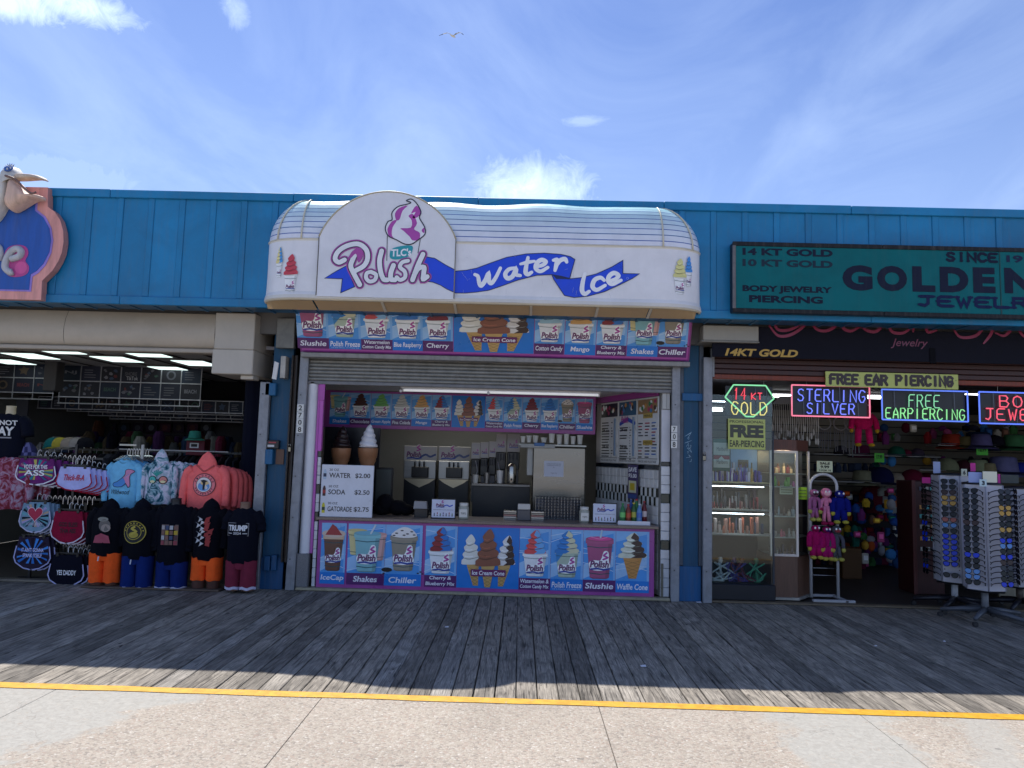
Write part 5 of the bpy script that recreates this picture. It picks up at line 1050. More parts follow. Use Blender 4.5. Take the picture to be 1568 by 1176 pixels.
def sample_rack(lab, cols, rows_, Y, rail):
    px0, px1, n_ = cols; top, bot, nr = rows_
    t = thing('sample_rack', lab, 'rack', (UX((px0 + px1) / 2, bot, Y), Y, UZ((px0 + px1) / 2, bot, Y)), group='racks of shirt samples under the ceiling')
    mid = (px0 + px1) / 2; x0, x1 = UX(px0, (top + bot) / 2, Y), UX(px1, (top + bot) / 2, Y); z1, z0 = UZ(mid, top, Y), UZ(mid, bot, Y)
    cw = (x1 - x0) / n_; ch = (z1 - z0) / nr
    for r_ in range(nr):
        for c_ in range(n_):
            a, b = x0 + c_ * cw, z0 + r_ * ch; m = MB(); m.box(a + .012, Y, b + .012, a + cw - .012, Y + .01, b + ch - .012, rg.choice(['1a2038', '181c30', '20202c', '142238', '1c1c28'])); o = m.build('shirt_sample', CARD, t)
            m = MB(); motif(m, a, b, a + cw, b + ch, Y - .003, rg); m.build('print', CARD, o)
    for k in range(nr + 1): m = MB(); z = z0 + k * ch; m.box(x0 - .01, Y - .006, z - .006, x1 + .01, Y + .014, z + .006, 'c8c8d0'); m.build('rail', GALV, t)
    for c_ in range(n_ + 1): m = MB(); a = x0 + c_ * cw; m.box(a - .005, Y - .003, z0 - (.10 if rail else 0), a + .005, Y + .012, z1, 'b0b0b8'); m.build('upright', GALV, t)
    if rail: m = MB(); m.box(x0 - .01, Y - .02, z0 - .11, x1 + .01, Y, z0 - .09, 'a4a4a8', .003); m.build('front_rail', GALV, t)
    return t
sample_rack('front sample rack at the far left with three columns of dark shirts', (-10, 83, 3), (556, 601, 2), 11.3, True)
r1 = sample_rack('widest front sample rack with two rows of seven dark shirts', (92, 308, 7), (561, 610, 2), 11.35, True)
m = MB(); x0, z0, x1, z1 = rect(189, 563, 213, 585, 11.3); m.text('TikTok', x0 + .03, z0 + .03, x1 - .03, z0 + .09, 11.335, 'a8a8b0', bold=.02); m.build('lettering', CARD, r1)
sample_rack('second sample rack, one row of fifteen shirts behind the front rail', (58, 372, 15), (611, 629, 1), 12.3, False)
sample_rack('third sample rack seen as a thin strip of cards below the second', (103, 372, 13), (625, 633, 1), 12.8, False)
sample_rack('fourth sample rack seen as a thin strip of cards below the third', (135, 375, 11), (632.5, 639, 1), 13.2, False)
sample_rack('rearmost sample rack, the lowest thin strip of cards', (168, 378, 9), (637.5, 644, 1), 13.6, False)
# goods on the rear wall
def wallthing(name, lab, cat, a, b, c, e, Y, colr, matl=CARD, depth=.04, grp=None, prt=None):
    x0, z0, x1, z1 = rect(a, b, c, e, Y); m = MB(); m.box(x0, Y, z0, x1, Y + depth, z1, colr, .004)
    if prt: prt(m, x0, z0, x1, z1, Y - .004)
    return m.build(name, matl, label=lab, cat=cat, group=grp)
def slats(m, x0, z0, x1, z1, y):
    n_ = 12
    for k in range(n_): z = z0 + (z1 - z0) * k / n_; m.box(x0, y - .015, z, x1, y, z + (z1 - z0) / n_ * .75, '77736c')
wallthing('slatwall', 'pale slatted wall section behind the black slogan shirt', 'wall panel', 50, 630, 77, 682, 14.9, '3c3a38', depth=.05, prt=slats)
for k in range(16):
    a = 160 + (k % 8) * 21; b = 648 + (k // 8) * 18
    wallthing('hanging_tee', '%s row tee square %d, counted from the left, on the clothing shop rear wall' % ('upper' if k < 8 else 'lower', k % 8 + 1), 'shirt', a, b, a + 17, b + 14, 14.9, rg.choice(['1c2030', '302038', '3a1a28', '1a2a38', '50203c', '262630', '2e2e34']), depth=.03, grp='folded tees displayed on the rear wall', prt=lambda m, x0, z0, x1, z1, y: m.disc((x0 + x1) / 2, (z0 + z1) / 2, .06, .06, y, rg.choice(MOT), 8))
def cloth_tube(m, cx, cy, secs, col, n=26, folds=.05, seed=0, freq=7, pat=None):
    """garment wall: list of (z, half width, half depth[, x shift]) with soft vertical folds"""
    r = random.Random(seed); ph = [r.uniform(0, 6.28) for _ in range(4)]; v = []
    for i, s in enumerate(secs):
        z, w_, dd = s[:3]; sh_ = s[3] if len(s) > 3 else 0
        for k in range(n):
            a = 2 * pi * k / n
            f = 1 + folds * (sin(freq * a + ph[0] + i * .5) * .5 + sin(3 * a + ph[1] + i * .9) * .35 + sin(11 * a + ph[2] - i * .7) * .3)
            v.append((cx + sh_ + w_ * cos(a) * (1 + (f - 1) * .4), cy + dd * sin(a) * f, z + .006 * sin(5 * a + ph[3])))
    b = len(m.c)
    for i in range(len(secs) - 1):
        for k in range(n):
            c_ = pat(v[i * n + k], r) if pat else col
            m.add([v[i * n + k], v[i * n + (k + 1) % n], v[(i + 1) * n + (k + 1) % n], v[(i + 1) * n + k]], [(0, 1, 2, 3)], c_, True)
    return m
def weld(o):
    import bmesh
    b = bmesh.new(); b.from_mesh(o.data); bmesh.ops.remove_doubles(b, verts=b.verts, dist=.0004); b.to_mesh(o.data); b.free(); o.data.polygons.foreach_set('use_smooth', [True] * len(o.data.polygons)); return o
for k in range(7):
    X = UX(112 + k * 6.5, 655, 14.4); m = MB(); cloth_tube(m, X, 14.4, [(UZ(112, 668, 14.4), .045, .18), (UZ(112, 655, 14.4), .05, .2), (UZ(112, 643, 14.4), .03, .14)], ['5a5a30', '6a3040', '80a060', '8a8a7a', '7a6a50', '806040', '8a5a48'][k], 10)
    o = m.build('hanging_garment', CLOTH, label='%s garment on the rear rack, number %d from its left end' % (['olive', 'wine red', 'lime', 'grey', 'sand', 'brown', 'rust'][k], k + 1), cat='garment', group='garments on the rear rack')
def cap(cx, cy, cz, s, colr, lab, brim=None, group='caps and hats', ang=0.0, name='cap', bucket=False, cat='cap'):
    t = thing(name, lab, cat, (0, 0, 0), group=group, own=False)
    m = MB(); prof = [(1.0, 0), (1.02, .25), (.93, .55), (.70, .82), (.35, .98), (.02, 1.02)]
    if bucket: prof = [(1.0, 0), (.92, .45), (.84, .85), (.6, .93), (.02, .95)]
    m.lathe([(r * .095 * s, z * .12 * s) for r, z in prof], (0, 0, 0), colr, 14, 1.0, 1.1, cap=False); m.build('crown', CLOTH, t)
    m = MB()
    if bucket: m.lathe([(.155 * s, -.035 * s), (.094 * s, .004), (.15 * s, -.030 * s)], (0, 0, 0), brim or colr, 16, cap=False)
    else:
        v = [(0.09 * s * sin(a), -.085 * s * cos(a) * 1.1, .01) for a in [(-1.1 + 2.2 * k / 8) for k in range(9)]] + [(0.10 * s * sin(a), (-.085 * cos(a) - .075 * (cos(a * 1.2))) * s * 1.1, -.015 * s) for a in [(-1.1 + 2.2 * k / 8) for k in range(9)]]
        m.add(v, [(k, k + 1, k + 10, k + 9) for k in range(8)], brim or shade(colr, .8), True)
    m.build('brim', CLOTH, t); t.location = (cx, cy, cz); t.rotation_euler.z = ang; return t
for px_, c_, lab in ((82, '1e6a6a', 'teal cap left of the yellow one on the clothing rack'), (92, 'b0a040', 'yellow cap with badge in the row on the clothing rack'), (106, '9a8c80', 'beige cap in the row on the clothing rack'), (118, '98908c', 'pale grey cap, third large one on the clothing rack'), (130, '16161e', 'black cap at the right end of the clothing rack row')):
    X, Z = U(px_, 685, 10.2); cap(X, 10.2, Z, 1.15, c_, lab, group='caps in a row above the shorts', ang=-.6)
X, Z = U(298, 678, 10.2); cap(X, 10.2, UZ(298, 671, 10.2), .9, '2e7468', 'teal bucket hat on top of the red display box', name='bucket_hat', bucket=True, cat='hat')
t = wallthing('red_display_box', 'dark red display box with white card under the teal hat', 'box', 285, 672, 313, 697, 10.25, '5c0c20', depth=.2, prt=lambda m, x0, z0, x1, z1, y: (m.q(x0 + .05, z0 + .10, x1 - .08, z0 + .17, y, 'd0d0d0'), m.q(x0 + .07, z0 + .115, x1 - .1, z0 + .155, y - .002, '202020')))
# long dark rack with shirts on hangers, behind everything
rk = thing('garment_rail', 'long dark rail crowded with dark hanging shirts in the shop middle', 'rail', (-4.6, 10.6, 0))
m = MB(); z = UZ(220, 690, 10.6); m.box(-6.9, 10.58, z - .02, -3.2, 10.62, z + .01, '17171c'); m.build('rail', PLAST, rk)
for X in (-6.2, -4.9, -3.5): m = MB(); m.box(X, 10.57, 0, X + .04, 10.63, z, '14141a'); m.build('leg', PLAST, rk)
for k in range(34):
    X = -6.7 + k * .102; m = MB(); c_ = rg.choice(['15151e', '1c1c26', '24242e', '2c2430', '1a2434', '3a3a44', '30202a'])
    cloth_tube(m, X, 10.6, [(z - .75, .035, .2), (z - .4, .035, .2), (z - .12, .04, .2), (z - .06, .03, .08)], c_, 10, seed=k)
    m.build('hanging_shirt', CLOTH, label='dark shirt hanging edge-on among the others on the long rail', cat='shirt', group='dark shirts hanging on the long rail')
    m = MB(); m.tube([(X, 10.58, z - .07), (X, 10.58, z - .01), (X + .01, 10.58, z + .03), (X + .02, 10.58, z + .01)], .004, 'a0a0a4', 4); m.build('hanger', CHROME, label='pale wire hanger on the long dark rail', cat='hanger', group='hangers on the long rail')
m = MB(); x0, z0, x1, z1 = rect(368, 585, 392, 880, 9.15); cloth_tube(m, (x0 + x1) / 2, 9.2, [(0.02, .12, .06), (.8, .11, .06), (1.6, .11, .06), (2.6, .12, .06)], '0a0e20', 24, .25, 3, 9); weld(m.build('curtain', CLOTH, label='dark navy curtain hanging inside beside the grey post', cat='curtain'))

for k in range(44):                                      # colourful stock on racks deep in the shop
    px_ = 60 + k * 7.1 + rg.uniform(-2, 2); py_ = rg.choice([664, 672, 681]); Y = rg.uniform(12.0, 14.0); X, Z = U(px_, py_, Y); c_ = rg.choice(['3c4c6c', '7c3048', '4c6c50', '8c8c90', '6c5c48', '283858', '5c3868', 'a09c98', '7c6838', '1c1c2c'])
    m = MB(); cloth_tube(m, X, Y, [(Z - rg.uniform(.2, .5), .06, .16), (Z - .05, .07, .17), (Z + .04, .04, .1)], c_, 10, .1, k); m.build('hanging_garment', CLOTH, label='dim %s garment on the deep racks, behind the %s' % ({'3c4c6c': 'slate blue', '7c3048': 'wine red', '4c6c50': 'green', '8c8c90': 'grey', '6c5c48': 'brown', '283858': 'navy', '5c3868': 'violet', 'a09c98': 'pale grey', '7c6838': 'mustard', '1c1c2c': 'black'}[c_], ('row of caps', 'shorts stand', 'light blue sweatshirt', 'tie-dye hoodie', 'coral hoodies')[min(4, int((px_ - 50) / 62))]), cat='garment', group='dim garments on the deep racks')
# ---- hanging clothes at the front
def wrapprint(m, cx, cy, w_, dd):
    m.v = [(x, cy - dd * sqrt(max(.05, 1 - ((x - cx) / w_) ** 2)) + (y - 0.0), z) for x, y, z in m.v]
def garment(name, lab, cat, cx, cy, zt, w_, h_, colr, hood=False, sleeve='down', prt=None, group=None, pat=None, matl=CLOTH, dd=.085, seed=0, hem=.92, short=False, neck=True):
    """upper garment, zt = top of shoulders"""
    t = thing(name, lab, cat, (cx, cy, zt - h_), group=group); W = w_ / 2
    m = MB(); cloth_tube(m, cx, cy, [(zt - h_, W * hem * .9, dd * .9), (zt - h_ + .02, W * hem, dd), (zt - h_ * .6, W * .97, dd * 1.05), (zt - h_ * .25, W, dd), (zt - h_ * .10, W * .93, dd * .85), (zt - .012, W * .62, dd * .6), (zt + .012, W * .32, dd * .42), (zt + .012, W * .25, dd * .3)], colr, 30, .13, seed, 5, pat)
    weld(m.build('body_cloth', matl, t))
    for s_ in (-1, 1):
        m = MB(); L_ = h_ * (.34 if short else .86); pts = [(cx + s_ * W * .72, cy, zt - h_ * .09), (cx + s_ * (W * 1.0), cy - .005, zt - h_ * .2), (cx + s_ * (W * 1.10), cy - .02, zt - L_ * .6), (cx + s_ * (W * 1.12), cy - .03, zt - L_ * .86), (cx + s_ * (W * 1.10), cy - .03, zt - L_)]
        sp_ = spline(pts, 4); rr = [.064 - .024 * i / (len(sp_) - 1) if not short else .085 for i in range(len(sp_))]; rr = [a * (1 + .05 * sin(i * 2.1 + seed)) * (w_ / .5) for i, a in enumerate(rr)]
        b0_ = MB(); b0_.tube(sp_, rr, colr, 12)
        if pat:
            b0_.c = [L(pat(b0_.v[f[0]], rg)) for f in b0_.f]
        b0_.build('sleeve', matl, t)
    if hood:
        m = MB(); hw = W * .48; H = hood
        v = []; n = 14
        for i in range(9):
            f = i / 8; r_ = sin(pi * (.5 + f * .5)) if f < 1 else .02; ww = hw * (1 - f ** 2.2) + .004; z = zt - .03 + H * (f ** .8)
            for k in range(n): a = 2 * pi * k / n; v.append((cx + ww * cos(a) + .004 * sin(3 * a + i), cy + .01 + dd * .75 * (1 - f ** 2) * sin(a), z))
        m.add(v, [(i * n + k, i * n + (k + 1) % n, (i + 1) * n + (k + 1) % n, (i + 1) * n + k) for i in range(8) for k in range(n)], colr, True)
        if pat: m.c = [L(pat(m.v[f[0]], rg)) for f in m.f]
        m.build('hood', matl, t)
        m = MB(); m.tube(spline([(cx - hw * .95, cy - dd * .55, zt - .005), (cx - hw * .4, cy - dd * .85, zt - .05), (cx, cy - dd * .95, zt - .075), (cx + hw * .4, cy - dd * .85, zt - .05), (cx + hw * .95, cy - dd * .55, zt - .005)], 3), .010, shade(colr, .8), 6); m.build('neckline', matl, t)
    elif neck:
        m = MB(); m.tube([(cx + W * .33 * cos(a), cy + dd * .5 * sin(a) - .012, zt + .006 + .03 * sin(a)) for a in [2 * pi * k / 16 for k in range(16)]], .008, shade(colr, .85), 6, closed=True); m.build('collar', matl, t)
    if prt:
        m = MB(); prt(m); wrapprint(m, cx, cy, W * 1.0, dd * 1.09 + .004); m.build('print', PRINT if False else CARD, t)
    return t
YF = 8.62                                               # depth of the front row
X, zt = U(191, 706, 8.9)
def dog(m, cx=X, cz=UZ(195, 738, 8.8)):
    s = .0105
    body = [(-8, -6), (-9, -2), (-4, 0), (2, 5), (5, 9), (5, 13), (8, 15), (13, 14), (15, 12), (11, 9), (10, 4), (11, -4), (9, -7), (6, -2), (2, -6)]
    P_ = [(cx + a * s * .95, cz + b * s * .95) for a, b in body]; m.flat(spline(P_, 2, True), -.0, 'd890b8'); m.flat(spline([P_[0], P_[1], P_[2], P_[3], P_[13], P_[14]], 2, True), -.001, '4c90d8'); m.ribbon(spline(P_, 2, True), .006, -.002, '101020', True)
    m.text('Wildwood', cx - .11, cz - .15, cx + .11, cz - .095, -.001, '101428', shear=.3)
garment('sweatshirt', 'light blue crew neck sweatshirt printed with a sitting dog above the word Wildwood', 'sweatshirt', X, 8.92, zt, UX(215, 740, 8.9) - UX(165, 740, 8.9) - .02, .56, '7cc4ea', prt=dog, seed=2, dd=.07)
def tiep(v, r):
    n_ = sin(v[0] * 31 + sin(v[2] * 17) * 2) + sin(v[2] * 23 + v[0] * 9 + 1.3); return 'c4c0dc' if n_ < .35 else '7ea0b0' if n_ < .65 else '2e5c70'
def glasses_print(m, cx=UX(245, 730, 8.9), cz=UZ(245, 735, 8.85)):
    for s_, c_ in ((-1, '4cb8b0'), (1, 'd88a84')):
        m.disc(cx + s_ * .062, cz, .05, .05, -.001, '101018', 18); m.disc(cx + s_ * .062, cz, .040, .040, -.002, c_, 16); m.disc(cx + s_ * .062, cz - .02, .03, .016, -.003, 'e0d8a8', 10)
    m.q(cx - .02, cz - .002, cx + .02, cz + .008, -.002, '101018')
    for k in range(6): m.ribbon([(cx - .02, cz + .05), (cx - .07 + k * .024, cz + .12 - abs(k - 2.5) * .012)], .012, -.001 - k * .0005, '2c9a94')
X2, zt2 = U(247, 708, 8.9)
garment('hoodie', 'white and teal tie-dye hoodie printed with round glasses, hanging in the middle', 'hoodie', X2 - .02, 8.93, zt2, .36, .50, 'c4c0dc', hood=.19, prt=glasses_print, matl=DYE_TEAL, seed=5, dd=.075)
X3, zt3 = U(322, 712, 8.9)
def emblem(m, cx=UX(318, 738, 8.9), cz=UZ(318, 742, 8.85)):
    for r_, c_, l_ in ((.135, '141428', .001), (.127, 'f08088', .002), (.092, '141428', .003), (.086, 'e8e0e0', .004)): m.disc(cx, cz, r_, r_, -l_, c_, 28)
    m.disc(cx, cz - .02, .07, .055, -.005, '6aa0d8', 16); m.disc(cx + .01, cz + .02, .05, .025, -.006, 'e8c890', 12); m.flat([(cx - .01, cz - .06), (cx + .01, cz - .06), (cx + .022, cz + .03), (cx + .05, cz + .045), (cx, cz + .06), (cx - .04, cz + .05), (cx - .01, cz + .02)], -.008, '101018')
    for k, ch in enumerate('WILDWOOD'):
        a = radians(160 - k * 20); R_ = .109; m.text(ch, cx + R_ * cos(a) - .009, cz + R_ * sin(a) - .011, cx + R_ * cos(a) + .009, cz + R_ * sin(a) + .011, -.003, '141428', rot=a - pi / 2, bold=.02)
    for k, ch in enumerate('NEWJERSEY'):
        a = radians(205 + k * 16); R_ = .109; m.text(ch, cx + R_ * cos(a) - .008, cz + R_ * sin(a) - .01, cx + R_ * cos(a) + .008, cz + R_ * sin(a) + .01, -.003, '141428', rot=a + pi / 2, bold=.02)
for k in range(6, 0, -1):
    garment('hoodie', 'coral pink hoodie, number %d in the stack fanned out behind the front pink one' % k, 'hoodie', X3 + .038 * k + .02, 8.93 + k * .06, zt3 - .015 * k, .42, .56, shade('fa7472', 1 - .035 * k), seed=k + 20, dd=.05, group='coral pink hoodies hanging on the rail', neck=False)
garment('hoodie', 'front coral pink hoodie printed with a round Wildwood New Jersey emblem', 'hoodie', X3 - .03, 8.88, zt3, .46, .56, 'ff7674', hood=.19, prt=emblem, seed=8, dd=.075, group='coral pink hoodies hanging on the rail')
for k in range(4):
    garment('hoodie', 'grey and white tie-dye garment, number %d behind the glasses hoodie' % (k + 1), 'hoodie', X2 + .13 + .05 * k, 9.0 + .07 * k, zt2 - .01 * k, .34, .46, '8c90a8', matl=DYE_TEAL, seed=30 + k, dd=.045, group='tie-dye garments hanging on the rail', neck=False)
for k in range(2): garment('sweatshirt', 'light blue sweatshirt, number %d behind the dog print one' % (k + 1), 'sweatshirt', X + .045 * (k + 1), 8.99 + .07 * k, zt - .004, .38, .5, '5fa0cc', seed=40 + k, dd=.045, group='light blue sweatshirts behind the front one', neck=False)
rt = thing('display_rail', 'white square rail on a post carrying the sweatshirts and hoodies', 'rail', (-4.2, 9.05, 0)); zr = UZ(215, 682, 9.05)
m = MB(); m.box(UX(184, 682, 9.05), 9.03, zr - .01, UX(210, 682, 9.05), 9.05, zr + .012, 'c8c4b4', .003); m.build('arm', PAINT, rt); m = MB(); m.box(UX(217, 690, 9.05), 9.03, .0, UX(221, 690, 9.05), 9.06, zr + .01, 'b0aea8', .003); m.build('post', PAINT, rt); m = MB(); m.box(UX(183, 690, 9.08), 9.07, zr - .06, UX(350, 690, 9.08), 9.09, zr - .045, '8c8c8c', .003); m.build('long_rail', PAINT, rt)
for k in range(9):
    hx = X - .02 + k * .022; m = MB(); m.tube(spline([(hx - .16, 8.99 + k * .02, zt + .0), (hx, 8.99 + k * .02, zt + .07), (hx + .16, 8.99 + k * .02, zt + .0)], 3), .006, 'd8d8e0', 5); m.tube(spline([(hx, 8.99 + k * .02, zt + .07), (hx, 8.99 + k * .02, zt + .12), (hx + .015, 8.99 + k * .02, zt + .15), (hx + .025, 8.99 + k * .02, zt + .13)], 3), .004, 'c8c8cc', 5)
    m.build('hanger', CHROME, label='clear hanger number %d above the light blue sweatshirt' % (k + 1), cat='hanger', group='clear hangers above the blue sweatshirt')

# shorts on clip hangers
def shorts(px0, top, px1, bot, Y, colr, trim, lab, text=None, tcol='f0f0f4', pat=None, behind=3, bl_='', tx=(.2, .45, .8, .65), extra=None, dxy=(.05, .03), tsz=None):
    x0, z0, x1, z1 = rect(px0, top, px1, bot, Y); W = x1 - x0; H = z1 - z0; cx = (x0 + x1) / 2
    def shape(s=0.0):
        return [(cx - W * .40, z1), (cx + W * .40, z1), (cx + W * .45, z1 - H * .3), (cx + W * .5, z0 + H * .36), (cx + W * .44, z0 + H * .20), (cx + W * .22, z0 + H * .04), (cx + W * .05, z0), (cx, z0 + H * .05), (cx - W * .05, z0), (cx - W * .22, z0 + H * .04), (cx - W * .44, z0 + H * .20), (cx - W * .5, z0 + H * .36), (cx - W * .45, z1 - H * .3)]
    def one(y, dx, dz, lb, front):
        t = thing('running_shorts', lb, 'shorts', (cx + dx, y, z0 + dz), group='shorts on clip hangers'); P_ = [(a + dx, b + dz) for a, b in shape()]
        m = MB(); m.prism(P_, y, y + .035, colr); 
        if pat and front:
            for k in range(26):
                a_ = 2 * pi * k / 26 + .1 * sin(k * 5); r0_, r1_ = .02, .62; ccx, ccz = cx, z0 + H * .5
                c_ = pat[k % len(pat)]; q_ = []
                for rr, dd_ in ((r0_, -.05), (r1_, -.09), (r1_, .09), (r0_, .05)): q_.append((ccx + W * .5 * rr * 1.5 * cos(a_ + dd_), ccz + H * .62 * rr * 1.2 * sin(a_ + dd_)))
                q_ = [(min(max(a, cx - W * .42), cx + W * .42), min(max(b, z0 + H * .18), z1 - .01)) for a, b in q_]; m.flat(q_, y - .001 - k * .0001, c_)
        m.build('fabric', CLOTH, t)
        m = MB(); m.ribbon(P_[2:7], .014, y - .005, trim); m.ribbon(P_[8:13], .014, y - .005, trim); m.build('trim', CLOTH, t)
        if front:
            m = MB()
            if text:
                for tt, (a, b, c, e) in text: m.text(tt, x0 + W * a, z0 + H * b, x0 + W * c, z0 + H * e, y - .007, tcol, bold=.02)
            if extra: extra(m, x0, z0, W, H, y - .006)
            m.build('lettering', CARD, t)
        m = MB()
        for s_ in (-1, 1): m.box(cx + dx + s_ * W * .28 - .016, y - .008, z1 + dz - .02, cx + dx + s_ * W * .28 + .016, y + .03, z1 + dz + .025, '101014', .004)
        m.box(cx + dx - W * .36, y + .006, z1 + dz + .018, cx + dx + W * .36, y + .02, z1 + dz + .030, '17171c'); m.tube(spline([(cx + dx, y + .012, z1 + dz + .03), (cx + dx, y + .012, z1 + dz + .08), (cx + dx + .018, y + .02, z1 + dz + .105), (cx + dx + .03, y + .03, z1 + dz + .085)], 3), .004, 'c8c8cc', 5); m.build('clip_hanger', PLAST, t)
    for k in range(behind, 0, -1): one(Y + dxy[1] * k + .01 * k, dxy[0] * k, -.012 * k, bl_ % k, False)
    one(Y, 0, 0, lab, True)
TD = ['2a8c98', 'b8b060', '8c2c78', '7a2a80', '2c6c8c', '9c3470']
shorts(24, 702, 86, 742, 8.80, '6a2c6c', 'e0e0ec', 'tie-dye shorts with white trim reading VOTE FOR THIS ASS', [('VOTE FOR THIS', (.20, .60, .78, .76)), ('ASS', (.22, .34, .72, .56))], pat=TD, behind=3, bl_='tie-dye shorts hanging behind the VOTE FOR THIS ASS pair, number %d', dxy=(.06, .03))
def script(m, x0, z0, W, H, y): m.text('Thick-fil-A', x0 + W * .22, z0 + H * .42, x0 + W * .78, z0 + H * .68, y, 'c01c38', shear=.35, bold=.02)
shorts(86, 715, 141, 751, 8.74, 'b8bcf0', 'a01c34', 'white shorts with red script Thick-fil-A', extra=script, behind=5, bl_='white shorts with dark red trim stacked behind the Thick-fil-A pair, number %d', dxy=(.045, .025))
def heart(m, x0, z0, W, H, y):
    cx, cz, s = x0 + W * .5, z0 + H * .62, W * .022
    P_ = [(cx + s * 11 * sin(a) ** 3, cz + s * .72 * (13 * cos(a) - 5 * cos(2 * a) - 2 * cos(3 * a) - cos(4 * a))) for a in [2 * pi * k / 24 for k in range(24)]]
    m.flat(P_, y, 'b01c44'); m.ribbon(P_, .006, y - .001, 'e0c8d8', True); m.text('I LOVE JERSEY', x0 + W * .25, z0 + H * .2, x0 + W * .75, z0 + H * .32, y, 'c8c8e0', bold=.02)
shorts(30, 769, 78, 815, 8.80, '7a98b0', 'c0c0dc', 'tie-dye shorts printed with a big red heart', extra=heart, pat=['6aa8b4', '1c2430', 'b8a08c', 'a8a0cc', '58808c', '202838'], behind=2, bl_='tie-dye shorts behind the red heart pair, number %d', dxy=(.03, .03))
shorts(78, 783, 129, 832, 8.72, '8c1838', 'd8d0e0', 'dark red shorts with white trim reading GOD BLESS THA ASS', [('GOD BLESS', (.24, .52, .80, .66)), ('THA ASS', (.28, .32, .76, .46))], '240c1c', behind=2, bl_='dark red shorts behind the GOD BLESS THA ASS pair, number %d', dxy=(.035, .03))
shorts(22, 822, 78, 872, 8.80, '30283c', 'b4b4e0', 'black shorts with blue starburst tie-dye reading IT AINT GONNA SPANK ITSELF', [("IT AIN'T GONNA", (.20, .54, .80, .66)), ('SPANK ITSELF', (.24, .37, .76, .49))], 'd0d0f8', pat=['3a78c8', '2a2030', '4a90e0', '281c2c'], behind=1, bl_='blue tie-dye shorts behind the starburst pair, number %d', dxy=(.035, .03))
shorts(74, 850, 129, 898, 8.70, '0e1020', 'b8b8e0', 'black shorts with white trim reading YES DADDY', [('YES DADDY', (.24, .36, .78, .52))], behind=4, bl_='black shorts with white trim behind the YES DADDY pair, number %d', dxy=(.042, .02))
sr = thing('shorts_rack', 'black four-sided stand carrying the printed shorts', 'rack', (-5.35, 8.9, 0))
for px_ in (56, 112): X_ = UX(px_, 760, 8.95); m = MB(); m.box(X_ - .015, 8.93, 0, X_ + .015, 8.96, 1.62, '121218', .003); m.build('post', PLAST, sr)
for py_ in (703, 765, 838):
    z = UZ(90, py_, 8.95); m = MB(); m.box(UX(30, py_, 8.95), 8.925, z, UX(160, py_, 8.95), 8.965, z + .03, '16161c', .003); m.build('bar', PLAST, sr)
    for k in range(12): m = MB(); hx = UX(62 + k * 7.5, py_, 8.95); m.tube(spline([(hx, 8.92, z - .05), (hx, 8.92, z + .02), (hx + .02, 8.92, z + .05), (hx + .035, 8.92, z + .02)], 3), .0045, 'b8b8c0', 5); m.build('hook', CHROME, sr)
m = MB(); m.box(UX(30, 890, 9.0), 8.95, .0, UX(150, 890, 9.0), 8.99, .03, '101014'); m.build('foot', PLAST, sr)
# pink tie-dye jersey and black slogan shirt at the frame edge
def pinktie(v, r):
    n_ = sin(v[0] * 29 + sin(v[2] * 21) * 2) + sin(v[2] * 27 + v[0] * 7); return 'a0889c' if n_ < -.2 else '8c4a60' if n_ < .7 else '7a3038'
XA, za = U(16, 702, 8.86); garment('tie_dye_shirt', 'pink and mauve tie-dye shirt cut by the left edge of the frame', 'shirt', XA, 8.86, za, .50, .60, '9a7084', matl=DYE_PINK, seed=12, dd=.08, neck=False)
XA2, za2 = U(-2, 700, 8.95); garment('tie_dye_shirt', 'second pink tie-dye shirt hanging behind the first at the left edge', 'shirt', XA + .20, 8.97, za - .01, .40, .58, '7c5a6c', matl=DYE_PINK, seed=13, dd=.05, neck=False)
def mannequin_top(cx, cy, zt, skinc, t, neck=.09):
    m = MB(); m.lathe([(.075, -.06), (.055, 0), (.052, neck * .8), (.056, neck), (.01, neck + .003)], (cx, cy, zt), skinc, 16); m.build('neck', SKIN, t)
XS, zs = U(14, 634, 9.0)
t = thing('shirt_form', 'black shirt with white slogan on a cream bust form at the left frame edge', 'mannequin', (XS, 9.0, zs - .62)); mannequin_top(XS + .02, 9.0, zs, 'c8b898', t, .10)
m = MB(); cloth_tube(m, XS, 9.0, [(zs - .62, .22, .10), (zs - .3, .22, .11), (zs - .12, .23, .11), (zs - .05, .20, .09), (zs, .09, .06)], '0c1020', 26, .05, 4); weld(m.build('shirt', CLOTH, t))
for s_ in (-1, 1): m = MB(); m.tube(spline([(XS + s_ * .17, 9.0, zs - .07), (XS + s_ * .24, 8.99, zs - .13), (XS + s_ * .27, 8.98, zs - .27)], 4), .07, '0c1020', 12); m.build('sleeve', CLOTH, t)
m = MB(); m.text("I'M NOT", UX(-16, 646, 8.9), UZ(5, 651, 8.9), UX(26, 646, 8.9), UZ(5, 643, 8.9), -.002, 'd8d8d8', shear=-.1, bold=.03); m.text('GAY', UX(-12, 655, 8.9), UZ(5, 667, 8.9), UX(22, 655, 8.9), UZ(5, 653, 8.9), -.002, 'd8d8d8', bold=.04); m.q(UX(-10, 668, 8.9), UZ(5, 671, 8.9), UX(18, 668, 8.9), UZ(5, 669, 8.9), -.002, '8c8c94'); wrapprint(m, XS, 9.0, .25, .12); m.build('slogan', CARD, t)
t = thing('slatwall_left', 'grey wall board with hanging earrings at the left frame edge', 'wall panel', (-7, 12, 1.5)); frontbox(-30, 606, 42, 650, 12.0, .04, 'board', PLASTER, '4c4c54', t)
X_, Z_ = U(36, 690, 8.98); m = MB()
